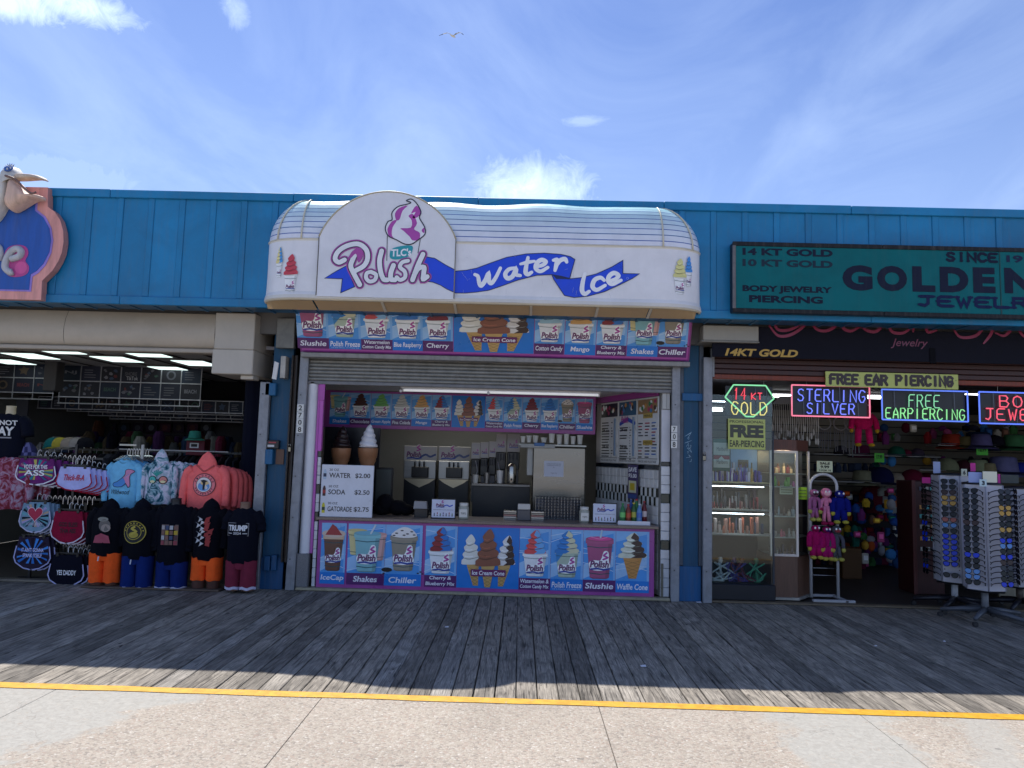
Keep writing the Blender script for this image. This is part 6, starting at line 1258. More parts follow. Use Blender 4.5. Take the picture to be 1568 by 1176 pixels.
cloth_tube(m, X_, 9.05, [(Z_ - .1, .13, .1), (Z_ - .02, .12, .09), (Z_ + .05, .08, .07), (Z_ + .10, .03, .03)], '4c4c78', 18, .25, 9, 6, lambda v, r: '6a6a9a' if sin(v[0] * 60 + v[2] * 40) > 0 else '34345c'); weld(m.build('knotted_scarf', CLOTH, label='bunched blue violet tie-dye cloth above the first tie-dye shorts', cat='cloth'))

# mannequins at the doorway
def mannequin(px_, lab, top_col, short_col, trim, hood, prt, skin, top_y=762, hem_y=850, knee_y=893, foot_y=904, cy=YF, tee=False, wpx=50, drawstring=None, short_=False):
    cx = UX(px_, 850, cy); zt = UZ(px_, top_y + (14 if hood else 0), cy); zh = UZ(px_, hem_y, cy); zk = UZ(px_, knee_y, cy); zf = max(.025, UZ(px_, foot_y, cy)); W = wpx / 2 / FPX * cy
    t = thing('mannequin', lab, 'mannequin', (cx, cy, zf), group='half mannequins at the clothing shop doorway')
    for s_ in (-1, 1):
        m = MB(); m.lathe([(.068, 0), (.072, .02), (.085, zk - zf + .08)], (cx + s_ * W * .44, cy, zf), skin, 16, cap=True); m.build('leg', SKIN, t)
        m = MB(); lx = cx + s_ * W * .45
        cloth_tube(m, lx, cy, [(zk - .002, W * .46, .105), (zk + .02, W * .46, .105), ((zk + zh) / 2, W * .45, .11), (zh + .02, W * .47, .115)], short_col, 26, .12, px_ + s_ + 3, 5); weld(m.build('shorts_leg', CLOTH, t))
        if trim: m = MB(); cloth_tube(m, lx, cy, [(zk - .008, W * .47, .107), (zk + .022, W * .475, .109)], trim, 26, .11, px_ + s_ + 3, 5); weld(m.build('trim', CLOTH, t))
    m = MB(); cloth_tube(m, cx, cy, [(zh - .07, W * .66, .10), (zh + .02, W * .86, .115), (zh + .08, W * .8, .10)], short_col, 24, .04, int(px_)); weld(m.build('shorts_waist', CLOTH, t))
    m = MB(); H = zt - zh
    cloth_tube(m, cx, cy, [(zh - .01, W * .84, .118), (zh + .03, W * .92, .128), (zh + H * .3, W * .90, .13), (zh + H * .6, W * .95, .135), (zh + H * .82, W * .98, .12), (zh + H * .92, W * .82, .095), (zh + H, W * .40, .065)], top_col, 30, .10, int(px_) + 9, 5); weld(m.build('top', CLOTH, t))
    for s_ in (-1, 1):
        m = MB(); L_ = H * (.42 if tee else .80); sp_ = spline([(cx + s_ * W * .66, cy, zt - H * .10), (cx + s_ * W * .93, cy - .01, zt - H * .22), (cx + s_ * W * 1.02, cy + .0, zt - L_ * .75), (cx + s_ * W * (1.1 if tee else .98), cy - .02, zt - L_)], 4)
        m.tube(sp_, [(.072 - .02 * i / (len(sp_) - 1)) * (1 + .06 * sin(i * 1.7)) for i in range(len(sp_))], top_col, 12); m.build('sleeve', CLOTH, t)
    if hood:
        m = MB(); v = []; n = 16
        for i in range(9):
            f = i / 8; ww = W * .50 * (1 - f ** 2.4) + .004; z = zt - .05 + .15 * (f ** .8)
            for k in range(n): a = 2 * pi * k / n; v.append((cx + ww * cos(a), cy + .02 + .08 * (1 - f ** 2) * sin(a), z))
        m.add(v, [(i * n + k, i * n + (k + 1) % n, (i + 1) * n + (k + 1) % n, (i + 1) * n + k) for i in range(8) for k in range(n)], shade(top_col, 1.15), True); m.build('hood', CLOTH, t)
    else: mannequin_top(cx, cy, zt - .01, skin, t, .08)
    if prt:
        m = MB(); prt(m, cx, zh + H * .52, W); wrapprint(m, cx, cy, W * 1.0, .150); m.build('print', CARD, t)
    if drawstring: m = MB(); m.tube([(cx - .01, cy - .145, zh - .01), (cx - .012, cy - .15, zh - .06)], .007, 'd8d8e0', 5); m.build('drawstring', CLOTH, t)
    return t
def p1(m, cx, cz, W):                                     # plain grey-capped figure in a pink top: a generic print
    m.disc(cx + .03, cz + .06, .062, .07, 0, '6a6460', 14); m.disc(cx + .045, cz + .03, .05, .045, -.001, '9a8c84', 12); m.disc(cx + .01, cz + .13, .06, .025, -.002, '8c8c84', 12); m.flat([(cx - .09, cz - .14), (cx + .10, cz - .14), (cx + .08, cz - .06), (cx, cz - .03), (cx - .07, cz - .06)], -.001, 'a84c60')
def p2(m, cx, cz, W):
    for r_, c_, l_ in ((.128, 'b0a040', .001), (.118, '14161a', .002), (.086, 'b0a040', .003), (.078, '1a1a1c', .004)): m.disc(cx, cz, r_, r_, -l_, c_, 28)
    m.disc(cx, cz - .03, .055, .035, -.005, 'a89838', 14); m.ribbon(spline([(cx - .02, cz - .02), (cx + .03, cz + .01), (cx - .02, cz + .04), (cx + .01, cz + .06)], 3), .024, -.006, 'b8a844')
    for k in range(9): a = radians(170 - k * 20); m.disc(cx + .102 * cos(a), cz + .102 * sin(a), .008, .008, -.004, 'c0b048', 6)
def p3(m, cx, cz, W):
    m.q(cx - .09, cz - .13, cx + .10, cz + .10, -.001, '6a5a58'); r = random.Random(3)
    for k in range(16): a, b = cx - .09 + (k % 4) * .048, cz - .13 + (k // 4) * .057; m.q(a + .004, b + .004, a + .042, b + .05, -.003, r.choice(['b89c30', '8c3c48', 'b0b0b4', '3a4a6c', '7c5a50', '503038', 'a8a0a0']))
def p4(m, cx, cz, W):
    r = random.Random(8)
    for s_, c_ in ((-1, 'c8c8cc'), (1, '9c3030')):
        for k in range(9):
            a, b = cx + s_ * r.uniform(.01, .07), cz - .14 + k * .034; m.flat([(a - .02, b), (a + .03 * s_, b - .015), (a + .03, b + .02), (a + .045 * s_, b + .055), (a - .01, b + .035)], -.001 - k * .0004, c_)
def p5(m, cx, cz, W):
    cx -= .02; m.ribbon([(cx - .12, cz - .01), (cx + .12, cz - .01), (cx + .12, cz + .13), (cx - .12, cz + .13)], .006, -.001, '8c8c90', True); m.text('TRUMP', cx - .11, cz + .045, cx + .11, cz + .11, -.002, 'dcdce0', bold=.05); m.text('2024', cx - .045, cz + .005, cx + .045, cz + .032, -.002, 'c8c8cc', bold=.02); m.q(cx - .11, cz + .012, cx - .06, cz + .022, -.002, 'b0b0b4'); m.q(cx + .06, cz + .012, cx + .11, cz + .022, -.002, 'b0b0b4')
mannequin(163, 'mannequin in black hoodie with grey figure print and orange shorts, leftmost', '0a0b14', 'ff6226', None, True, p1, '6a4638', hem_y=848, knee_y=890, drawstring=1)
mannequin(212, 'mannequin in black hoodie with round yellow emblem and navy shorts', '0a0c16', '142a6c', 'b8b8d8', True, p2, '5a3c30', hem_y=853, knee_y=900, foot_y=906, drawstring=1)
mannequin(265, 'mannequin in black top with colourful square print and navy shorts', '0a0c18', '15296a', 'c0c0d8', False, p3, '0a0c18', hem_y=862, knee_y=900, foot_y=906, top_y=772)
mannequin(318, 'mannequin in black hoodie with white and red print and orange shorts', '0a0a14', 'ff6428', None, True, p4, '5a3c34', hem_y=855, knee_y=887, foot_y=903, top_y=762)
mannequin(371, 'mannequin in black tee reading TRUMP 2024 with maroon cargo shorts, rightmost', '0c0e1c', '7a2c40', 'c8c4dc', False, p5, '7a5c4c', hem_y=860, knee_y=900, foot_y=911, top_y=778, tee=True, cy=8.52)
m = MB(); m.box(UX(130, 905, 8.6), 8.50, .002, UX(340, 905, 8.6), 8.73, .022, '5c4c40', .004); m.build('base_board', WOODP, label='low worn wooden board under the doorway mannequins', cat='board')

# carved pelican and beach sign on the fascia
sg = thing('carved_sign', 'carved blue shop sign with pink scalloped border and raised letter e', 'sign', (-6.2, 8.0, 3.25)); YS = 8.04
def ZP(p, Y=YS): return [U(a / 4.7077, 230 + b / 4.7077, Y) for a, b in p]
right = [(345, 268), (345, 408), (395, 445), (432, 500), (455, 580), (458, 660), (445, 740), (420, 800), (380, 865), (340, 905), (302, 942), (296, 1080)]
def mirror(P_, cxm): return [(2 * cxm - x, z) for x, z in P_][::-1]
R_ = ZP(right); cm = R_[0][0] - 1.35; outl = R_ + mirror(R_, cm)
m = MB(); m.prism(outl, YS, 8.13, 'e09c94', 'c88c84'); m.build('pink_border', WOODP, sg)
inn = ZP([(275, 345), (268, 430), (330, 480), (372, 560), (385, 650), (372, 740), (330, 830), (280, 885), (236, 912), (225, 1020)]); inn[0] = (inn[0][0], inn[0][1]); o2 = inn + mirror(inn, cm)
m = MB(); m.prism(o2, YS - .008, YS - .001, '9a84d8'); m.build('lilac_line', WOODP, sg)
i2 = ZP([(262, 345), (256, 438), (318, 488), (360, 565), (372, 650), (360, 735), (318, 818), (268, 872), (224, 898), (213, 1008)]); o3 = i2 + mirror(i2, cm)
m = MB(); m.prism(o3, YS - .014, YS - .009, '1f56ac'); m.build('blue_field', WOODP, sg)
def raised(pts, wd, y0, y1, colr, nm):
    P_ = spline(ZP(pts), 5); m = MB(); m.tube([(x, (y0 + y1) / 2, z) for x, z in P_], wd / 2, colr, 10); return m.build(nm, WOODP, sg)
raised([(90, 790), (150, 770), (165, 735), (135, 715), (95, 735), (60, 790), (50, 850), (85, 885), (105, 880)], .075, 8.0, 8.03, 'b8b8bc', 'letter')
m = MB(); m.flat(spline(ZP([(30, 790), (60, 710), (130, 685), (195, 700), (212, 750), (190, 800), (216, 840), (205, 890), (150, 915), (80, 912), (35, 870)]), 3, True), YS - .018, 'c04890'); m.build('letter_shadow', WOODP, sg)
m = MB(); m.disc(*ZP([(160, 850)])[0], .07, .07, YS - .020, 'd85a9c', 16); m.build('letter_blob', WOODP, sg)
raised([(-40, 760), (0, 700), (18, 740), (5, 800)], .06, 8.0, 8.03, 'b8b8bc', 'letter')
def ZQ(p): return ZP(p, 7.90)
pe = thing('carved_pelican', 'carved pelican figure with long bill perched on the shop sign', 'figure', (-5.95, 8.0, 4.4))
def solid(pts, y0, y1, colr, nm, smooth=True):
    P_ = spline(ZQ(pts), 4, True); m = MB(); n = len(P_); cx = sum(p[0] for p in P_) / n; cz = sum(p[1] for p in P_) / n; v = []; lv = 6
    for i in range(lv + 1):
        a = pi / 2 * i / lv; f = cos(a) ** .6 if i < lv else .02
        v += [(cx + (x - cx) * f, y1 - (y1 - y0) * sin(a), cz + (z - cz) * f) for x, z in P_]
    m.add(v, [(i * n + k, i * n + (k + 1) % n, (i + 1) * n + (k + 1) % n, (i + 1) * n + k) for i in range(lv) for k in range(n)], colr, True); return m.build(nm, WOODP, pe)
solid([(20, 160), (10, 120), (40, 98), (85, 105), (120, 145), (128, 175), (90, 200), (50, 200), (45, 300), (20, 380), (-60, 500), (-160, 500), (-150, 330), (-40, 260)], 7.86, 8.02, 'cfccc6', 'head_and_body')
solid([(50, 195), (110, 215), (180, 290), (240, 330), (285, 320), (285, 345), (235, 352), (160, 395), (90, 432), (40, 415), (12, 370), (25, 300)], 7.84, 8.0, 'dcb8a4', 'pouch')
solid([(85, 175), (130, 165), (200, 168), (260, 175), (305, 190), (326, 214), (280, 205), (200, 210), (120, 212), (90, 205)], 7.86, 7.96, 'ccb8a4', 'bill')
m = MB(); m.tube([(x, 7.85, z) for x, z in spline(ZQ([(60, 195), (130, 220), (190, 280), (240, 320), (280, 315)]), 4)], .012, '7a5c54', 6); m.build('mouth_line', WOODP, pe)
for c_, r1_, r2_ in (((68, 142), 28, 22), ((92, 135), 14, 18)):
    x, z = ZQ([c_])[0]; m = MB(); m.ball((x, 7.87, z), r1_ / 4.7 / 141, .02, r2_ / 4.7 / 141, '2a5ca8', 12, 6); m.build('eye', WOODP, pe)
    m = MB(); m.ball((x + .01, 7.85, z - .005), .010, .008, .012, 'd0d0d4', 8, 5); m.build('pupil', WOODP, pe)
for k in range(9):
    a = radians(60 + k * 17); x, z = ZQ([(48 + 36 * cos(a), 132 - 34 * sin(a))])[0]; x2, z2 = ZQ([(48 + 58 * cos(a), 132 - 54 * sin(a))])[0]; m = MB(); m.tube([(x, 7.96, z), (x2, 7.96, z2)], [.008, .002], '8c8880', 5); m.build('crest_feather', WOODP, pe)
raised_ = None
# gull in the air
gl = thing('seagull', 'white seagull gliding high in the sky with grey wing tips', 'bird', (0, 0, 0), own=False)
m = MB(); v = []; n = 10; prof_ = [(-.20, .005), (-.14, .03), (-.02, .055), (.10, .05), (.17, .032), (.21, .03), (.235, .018), (.25, .004)]
for x, r_ in prof_: v += [(x, r_ * cos(2 * pi * k / n), r_ * .9 * sin(2 * pi * k / n)) for k in range(n)]
m.add(v, [(i * n + k, i * n + (k + 1) % n, (i + 1) * n + (k + 1) % n, (i + 1) * n + k) for i in range(len(prof_) - 1) for k in range(n)], 'd8d4c8', True); m.build('body', CLOTH, gl)
m = MB(); m.add([(-.20, -.05, 0), (-.20, .05, 0), (-.10, .02, .01), (-.10, -.02, .01)], [(0, 1, 2, 3)], 'd8d4cc'); m.build('tail', CLOTH, gl)
m = MB(); m.lathe([(.010, 0), (.001, .045)], (0, 0, 0), 'c89030', 6); m.v = [(.245 + z, y, -x * .6) for x, y, z in m.v]; m.build('beak', PLAST, gl)
for s_ in (-1, 1):
    m = MB(); prof_ = [(0, .10, .03, .0), (.15, .11, .03, .10), (.32, .10, .02, .14), (.50, .07, -.03, .08), (.66, .02, -.12, -.02)]; v = []
    for d_, c_, xo, zz in prof_: v += [(xo + c_ * .6, s_ * (.03 + d_), zz + .012), (xo - c_ * .6, s_ * (.03 + d_), zz), (xo, s_ * (.03 + d_), zz + .028)]
    for i in range(4):
        b = i * 3; m.add([v[b + j] for j in range(6)], [(0, 3, 5, 2), (2, 5, 4, 1), (1, 4, 3, 0)], 'c8c6c0' if i < 3 else '4a4a4e', True)
    m.build('wing', CLOTH, gl)
gd = raydir(693, 55) * 24; gl.location = EYE + gd; gl.rotation_euler = (radians(12), radians(-12), radians(62)); gl.scale = (.62, .62, .62)
# ================================================================== jewelry shop (right)
rj = random.Random(123)
SG = {  # single-stroke capitals on a 0..1 grid
 'A': [[(0, 0), (.15, .6), (.5, 1), (.85, .6), (1, 0)], [(.1, .38), (.9, .38)]], 'B': [[(0, 0), (0, 1), (.7, 1), (.9, .8), (.7, .53), (0, .53)], [(.7, .53), (1, .3), (.75, 0), (0, 0)]],
 'C': [[(1, .85), (.7, 1), (.3, 1), (0, .7), (0, .3), (.3, 0), (.7, 0), (1, .15)]], 'D': [[(0, 0), (0, 1), (.6, 1), (1, .7), (1, .3), (.6, 0), (0, 0)]], 'E': [[(1, 1), (.2, 1), (0, .85), (0, .15), (.2, 0), (1, 0)], [(0, .52), (.75, .52)]],
 'F': [[(1, 1), (.2, 1), (0, .85), (0, 0)], [(0, .55), (.75, .55)]], 'G': [[(1, .85), (.7, 1), (.3, 1), (0, .7), (0, .3), (.3, 0), (.7, 0), (1, .3), (.9, .5), (.5, .45)]], 'I': [[(.5, 0), (.5, 1)]],
 'J': [[(.1, 1), (1, 1)], [(.65, 1), (.65, .25), (.4, 0), (.05, .1)]], 'K': [[(0, 0), (0, 1)], [(1, 1), (.05, .45), (1, 0)]], 'L': [[(0, 1), (0, .12), (.15, 0), (1, 0)]], 'N': [[(0, 0), (0, 1), (1, 0), (1, 1)]],
 'O': [[(.5, 1), (.12, .85), (0, .5), (.12, .15), (.5, 0), (.88, .15), (1, .5), (.88, .85), (.5, 1)]], 'P': [[(0, 0), (0, 1), (.7, 1), (1, .78), (.7, .5), (0, .5)]], 'R': [[(0, 0), (0, 1), (.7, 1), (.95, .8), (.7, .52), (0, .52)], [(.5, .52), (1, 0)]],
 'S': [[(.95, .88), (.6, 1), (.2, .95), (.05, .75), (.25, .55), (.75, .45), (.95, .25), (.75, .03), (.3, 0), (0, .15)]], 'T': [[(0, 1), (1, 1)], [(.5, 1), (.5, 0)]], 'V': [[(0, 1), (.5, 0), (1, 1)]], 'W': [[(0, 1), (.28, 0), (.5, .7), (.72, 0), (1, 1)]],
 'Y': [[(0, 1), (.5, .5), (1, 1)], [(.5, .5), (.5, 0)]], '1': [[(.25, .75), (.6, 1), (.6, 0)]], '4': [[(.7, 0), (.7, 1), (0, .35), (1, .35)]]}
def neon_text(st, box, Y, colr, parent, slant=0.0, r=.0075):
    x0, z0, x1, z1 = rect(*box, Y); n = len(st); cw = (x1 - x0) / n
    for k, ch in enumerate(st):
        if ch == ' ': continue
        m = MB()
        for s_ in SG[ch]:
            wd = cw * (.68 if ch not in 'I1' else .5); pts = [(x0 + k * cw + cw * .14 + a * wd + b * slant, Y - .012, z0 + b * (z1 - z0)) for a, b in s_]
            m.tube(pts, r, colr, 6)
        m.build('letter_tube', NEON, parent)
def neon_sign(lab, box, border, rows_, Y=8.84, shape=None):
    x0, z0, x1, z1 = rect(*box, Y); t = thing('neon_sign', lab, 'sign', ((x0 + x1) / 2, Y, z0), group='neon signs hung across the jewelry front')
    m = MB(); m.box(x0 + .01, Y + .02, z0 + .01, x1 - .01, Y + .03, z1 - .01, '12131c', .002); m.build('backing', PLAST, t)
    pts = [(a, Y - .01, b) for a, b in (shape(x0, z0, x1, z1) if shape else [(x0, z0), (x1, z0), (x1, z1), (x0, z1)])]
    m = MB(); P_ = pts + [pts[0]]
    for a, b in zip(P_[:-1], P_[1:]): m.tube([a, b], .009, border, 8)
    m.build('border_tube', NEON, t)
    for st, b_, c_, sl_, r_ in rows_: neon_text(st, b_, Y, c_, t, sl_, r_)
    for a in (.2, .8): m = MB(); X = x0 + (x1 - x0) * a; m.tube([(X, Y + .01, z1), (X, Y + .0, z1 + .12)], .002, '8a8a8c', 4); m.build('hanging_wire', CHROME, t)
    for a in (.15, .38, .62, .85): m = MB(); X = x0 + (x1 - x0) * a; m.tube([(X, Y - .0, z1 - .01), (X + .01, Y + .0, z0 + .01)], .0022, '6a6a78', 4); m.build('glass_support', CHROME, t)
hexa = lambda x0, z0, x1, z1: [(x0, z0 + (z1 - z0) * .60), (x0 + (x1 - x0) * .17, z1), (x1 - (x1 - x0) * .17, z1), (x1, z0 + (z1 - z0) * .60), (x0 + (x1 - x0) * .58, z0), (x0 + (x1 - x0) * .42, z0)]
neon_sign('green hexagon neon sign with red 14 KT over yellow GOLD', (1110, 590, 1185, 638), '84d8a0', [('14', (1122, 594, 1143, 612), 'f05060', .006, .007), ('KT', (1149, 602, 1168, 612), 'f05060', 0, .007), ('GOLD', (1118, 616, 1176, 635), 'dcd080', 0, .007)], shape=hexa)
neon_sign('pink bordered neon sign with blue letters STERLING SILVER', (1212, 591, 1331, 638), 'f08098', [('STERLING', (1219, 597, 1326, 615), '7484fa', .004, .0075), ('SILVER', (1233, 618, 1310, 634), '7484fa', .004, .0075)])
neon_sign('blue bordered neon sign with green letters FREE EARPIERCING', (1350, 598, 1481, 644), '6080ec', [('FREE', (1389, 605, 1440, 624), '80cc9c', .004, .006), ('EARPIERCING', (1354, 626, 1478, 642), '8cdc90', .003, .0068)])
neon_sign('blue bordered neon sign with red letters BODY JEWELRY cut by the frame', (1499, 602, 1650, 650), '6080f4', [('BODY', (1527, 607, 1608, 624), 'f45c70', 0, .0078), ('JEWELRY', (1505, 627, 1630, 644), 'f45c70', .004, .0078)])
# big teal sign box
YB = 8.02
x0, x1 = UX(1122, 430, YB), 8.4; z1 = UZ(1345, 376, YB); z0 = UZ(1345, 483, YB)
gs = thing('shop_sign', 'wide teal sign box reading GOLDEN in big navy letters on the right fascia', 'sign', (6.0, YB, z0))
m = MB(); m.box(x0, YB, z0, x1, 8.13, z1, '14141c', .006); m.build('housing', PAINT, gs)
m = MB()
for a in (0, 1):
    za, zc = (z0 - .006, z0 + .042) if a == 0 else (z1 - .042, z1 + .006)
    for k in range(4): m.box(x0 - .004 + k * 1.65, YB - .018, za, min(x1, x0 - .004 + (k + 1) * 1.65 - .004), YB - .001, zc, '0e0e14', .004)
m.box(x0 - .006, YB - .02, z0 + .036, x0 + .03, YB - .001, z1 - .036, '6c6a6c', .004); m.build('frame', GALV, gs)
xs_ = UX(1531, 430, YB)
for k, (a, b) in enumerate(((x0 + .031, xs_ - .006), (xs_ + .006, xs_ + 2.6), (xs_ + 2.61, 8.39))):
    m = MB(); m.box(a, YB - .009, z0 + .036, b, YB - .001, z1 - .036, '00646a', .002); m.build('face_panel', SIGNF, gs)
m = MB(); m.box(xs_ - .0055, YB - .013, z0 + .036, xs_ + .0055, YB - .001, z1 - .036, '0e4a4c'); m.build('panel_joint', GALV, gs)
def st_(m, s, box, colr, Y=YB - .0115, **k): X0, Z0, X1, Z1 = rect(*box, Y); m.text(s, X0, Z0, X1, Z1, Y, colr, **k)
m = MB(); NV = '141c34'
st_(m, '14 KT GOLD', (1137, 381, 1275, 392), NV, bold=.045); st_(m, '10 KT GOLD', (1137, 398, 1275, 409), '1c3040', bold=.045); st_(m, 'BODY JEWELRY', (1137, 438, 1274, 450), '101830', bold=.045); st_(m, 'PIERCING', (1147, 453, 1260, 464), '101830', bold=.045)
for ch, a, b in (('G', 1290, 1336), ('O', 1343, 1389), ('L', 1397, 1432), ('D', 1439, 1483), ('E', 1490, 1524), ('N', 1538, 1584)): st_(m, ch, (a, 406 + (a - 1290) * .018, b, 445 + (a - 1290) * .018), NV, bold=.06)
def slab(m, s, box, colr, Y=YB - .0115, wt=.016):           # slab serif capitals
    X0, Z0, X1, Z1 = rect(*box, Y); n = len(s); cw = (X1 - X0) / n; H = Z1 - Z0; q = 0
    for k, ch in enumerate(s):
        if ch == ' ': continue
        for si, s_ in enumerate(SG.get(ch, [])):
            pts = [(X0 + k * cw + cw * .14 + a * cw * .70, Z0 + b * H) for a, b in s_]; m.ribbon(pts, wt, Y - .0006 * (q % 5) - .0004 * si, colr); q += 1
            for e in (pts[0], pts[-1]):
                if ch not in 'OCGS': m.q(e[0] - cw * .15, e[1] - wt * .32, e[0] + cw * .15, e[1] + wt * .32, Y - .0032 - .0004 * (q % 3), colr)
slab(m, 'SINCE', (1448, 388, 1528, 400), '101834', wt=.030); st_(m, '19', (1541, 391, 1566, 402), '1c2444', bold=.04); slab(m, 'JEWELRY', (1404, 456, 1606, 470), '101c48', wt=.036)
m.build('lettering', SIGNF, gs)
# dark inner valance with the pink script, brown slatted board
YV = 8.55
va = thing('inner_valance', 'charcoal fabric valance with pink script Golden and yellow 14KT GOLD', 'valance', (5.2, YV, 2.6)); zv0 = UZ(1330, 552, YV)
m = MB(); m.box(UX(1091, 540, YV), YV, zv0, 8.3, YV + .03, 3.2, '1c1d28', .004); m.build('fabric', CLOTH, va)
m = MB(); m.box(UX(1425, 555, YV) - .01, YV - .012, zv0 - .015, UX(1432, 555, YV), YV - .001, 3.0, '101118'); m.build('seam_flap', CLOTH, va)
m = MB(); Yp = YV - .006
def ink(pts, wd, c='8c2a4c'):
    sp_ = spline([U(a, b, Yp) for a, b in pts], 5); n_ = len(sp_); m.ribbon(sp_, [wd * (.55 + .55 * sin(pi * i / (n_ - 1))) for i in range(n_)], Yp - ink.k * .0003, c); ink.k += 1
ink.k = 0
for s_ in ([(1184, 492), (1192, 505), (1212, 504), (1236, 490)], [(1178, 499), (1192, 514), (1212, 512), (1232, 498), (1236, 484)], [(1240, 488), (1250, 504), (1268, 506), (1284, 494), (1284, 480)], [(1292, 478), (1290, 500), (1302, 507), (1318, 500)], [(1320, 480), (1322, 502), (1340, 508), (1352, 496), (1356, 478)], [(1360, 480), (1364, 506), (1382, 510), (1398, 500)], [(1400, 484), (1398, 508)], [(1402, 498), (1416, 488), (1420, 508), (1434, 506)],
           [(1458, 500), (1470, 516), (1494, 514), (1506, 498), (1500, 482)], [(1526, 484), (1518, 510), (1506, 526)], [(1522, 498), (1536, 490), (1550, 500), (1538, 514), (1524, 510)], [(1556, 498), (1568, 515), (1590, 512), (1600, 495)]): ink(s_, .032)
st_(m, 'Jewelry', (1364, 519, 1421, 534), '6c2444', Y=Yp, shear=.3, bold=.01); st_(m, '14KT GOLD', (1110, 534.5, 1222, 546), 'c09838', Y=Yp, shear=.22, bold=.04); m.build('lettering', PRINT, va)
bd = thing('slatted_shutter', 'dark red brown wooden slat shutter under the charcoal valance', 'shutter', (5.2, 8.76, 2.4)); za, zc = UZ(1330, 586, 8.74), UZ(1330, 552, 8.74)
for k in range(5): hgt = (zc - za + .05) / 5; m = MB(); m.box(2.26, 8.74 - .004 * (k == 0), za + k * hgt, 8.3, 8.775, za + (k + 1) * hgt - .006, ('7a3420' if k == 0 else '3e201e'), .006); m.build('slat', DARKW, bd)
m = MB(); m.box(2.24, 8.72, za + .02, 2.275, 8.80, zc + .1, '8a8c90', .004); m.build('guide', GALV, bd)
fe = thing('yellow_sign', 'yellow horizontal sign reading FREE EAR PIERCING screwed to the slat shutter', 'sign', (3.9, 8.7, 2.45)); x0, z0, x1, z1 = rect(1264.5, 571, 1467.5, 594, 8.70)
m = MB(); m.box(x0, 8.70, z0, x1, 8.72, z1, 'bcc468', .003); m.build('board', PRINT, fe); m = MB()
for ch, a, b in (('FREE', 1270, 1315), ('EAR', 1324, 1360), ('PIERCING', 1371, 1460)): 
    yy = (a - 1270) * .026; slab(m, ch, (a, 574 + yy, b, 587.5 + yy), '301c1c', Y=8.697, wt=.034)
for X in (x0 + .03, x0 + .40, x1 - .03): m.disc(X, z0 + (z1 - z0) * .6, .005, .005, 8.697, '3a3a30', 8)
m.build('lettering', PRINT, fe)
pf = thing('yellow_poster', 'square yellow sign PROFESSIONAL FREE EAR-PIERCING under the hexagon neon', 'sign', (2.75, 8.8, 1.7)); x0, z0, x1, z1 = rect(1115, 641.5, 1172, 688, 8.80)
m = MB(); m.box(x0, 8.80, z0, x1, 8.812, z1, 'b8c068', .002); m.build('board', PRINT, pf); m = MB(); W, H = x1 - x0, z1 - z0
m.text('PROFESSIONAL', x0 + W * .04, z0 + H * .86, x1 - W * .04, z0 + H * .95, 8.797, '2c3028', bold=.005); m.text('FREE', x0 + W * .05, z0 + H * .38, x1 - W * .05, z0 + H * .80, 8.797, '3a3e34', bold=.06); m.text('EAR-PIERCING', x0 + W * .04, z0 + H * .07, x1 - W * .04, z0 + H * .29, 8.797, '2c3028', bold=.02); m.build('lettering', PRINT, pf)
mc = thing('brand_cards', 'green and white cigarette brand cards inside the window, left edge', 'sign', (2.5, 8.9, 1.5)); x0, z0, x1, z1 = rect(1092, 672, 1118, 721, 8.92); m = MB(); m.box(x0, 8.92, z0, x1, 8.93, z1, '1c5a54', .002); m.build('card', CARD, mc)
m = MB(); W, H = x1 - x0, z1 - z0
for a in (.50, .10): m.q(x0 + W * .02, z0 + H * a, x1 - W * .04, z0 + H * (a + .38), 8.918, 'b8bab8')
m.q(x0 + W * .02, z0 + H * .36, x1 - W * .04, z0 + H * .48, 8.916, '8c1c28'); m.flat([(x0 + W * .3, z0 + H * .36), (x0 + W * .48, z0 + H * .46), (x0 + W * .66, z0 + H * .36)], 8.914, 'b8bab8')
for a in (.62, .22): m.text('Marlboro', x0 + W * .2, z0 + H * a, x1 - W * .15, z0 + H * (a + .12), 8.914, '4c5050')
m.build('print', CARD, mc)

# glazed window case at the left
GXA, GXB = 2.26, UX(1182, 800, 8.86)
wc = thing('window_case', 'glass fronted display case with goods on shelves at the left of the jewelry shop', 'display case', ((GXA + GXB) / 2, 9.0, 0)); zt_ = UZ(1140, 640, 8.86)
m = MB(); m.box(GXA, 8.80, .025, GXB + .02, 9.5, UZ(1130, 895, 8.8), '0c101c', .008); m.build('plinth', PAINT, wc)
m = MB(); m.box(GXA, 8.835, UZ(1130, 894, 8.8), GXB, 8.841, 2.42, 'ffffff'); m.build('glass_pane', GLASSG, wc)
m = MB(); m.box(GXB, 8.83, UZ(1130, 894, 8.8), GXB + .02, 8.86, 2.0, '3a4048', .003); m.build('corner_trim', GALV, wc)
m = MB(); m.box(GXA, 9.5, 0.0, GXB + .05, 9.53, 1.18, '2c3438'); m.build('back_panel', PLASTER, wc)
for py_, a, b in ((738, 1094, 1180), (780, 1092, 1180), (818, 1096, 1181)):
    z = UZ(1135, py_, 8.95); m = MB(); m.box(GXA + .02, 8.90, z - .014, GXB - .01, 9.45, z, '8c8c88' if py_ != 738 else 'b8a880', .003); m.build('shelf', PAINT, wc)
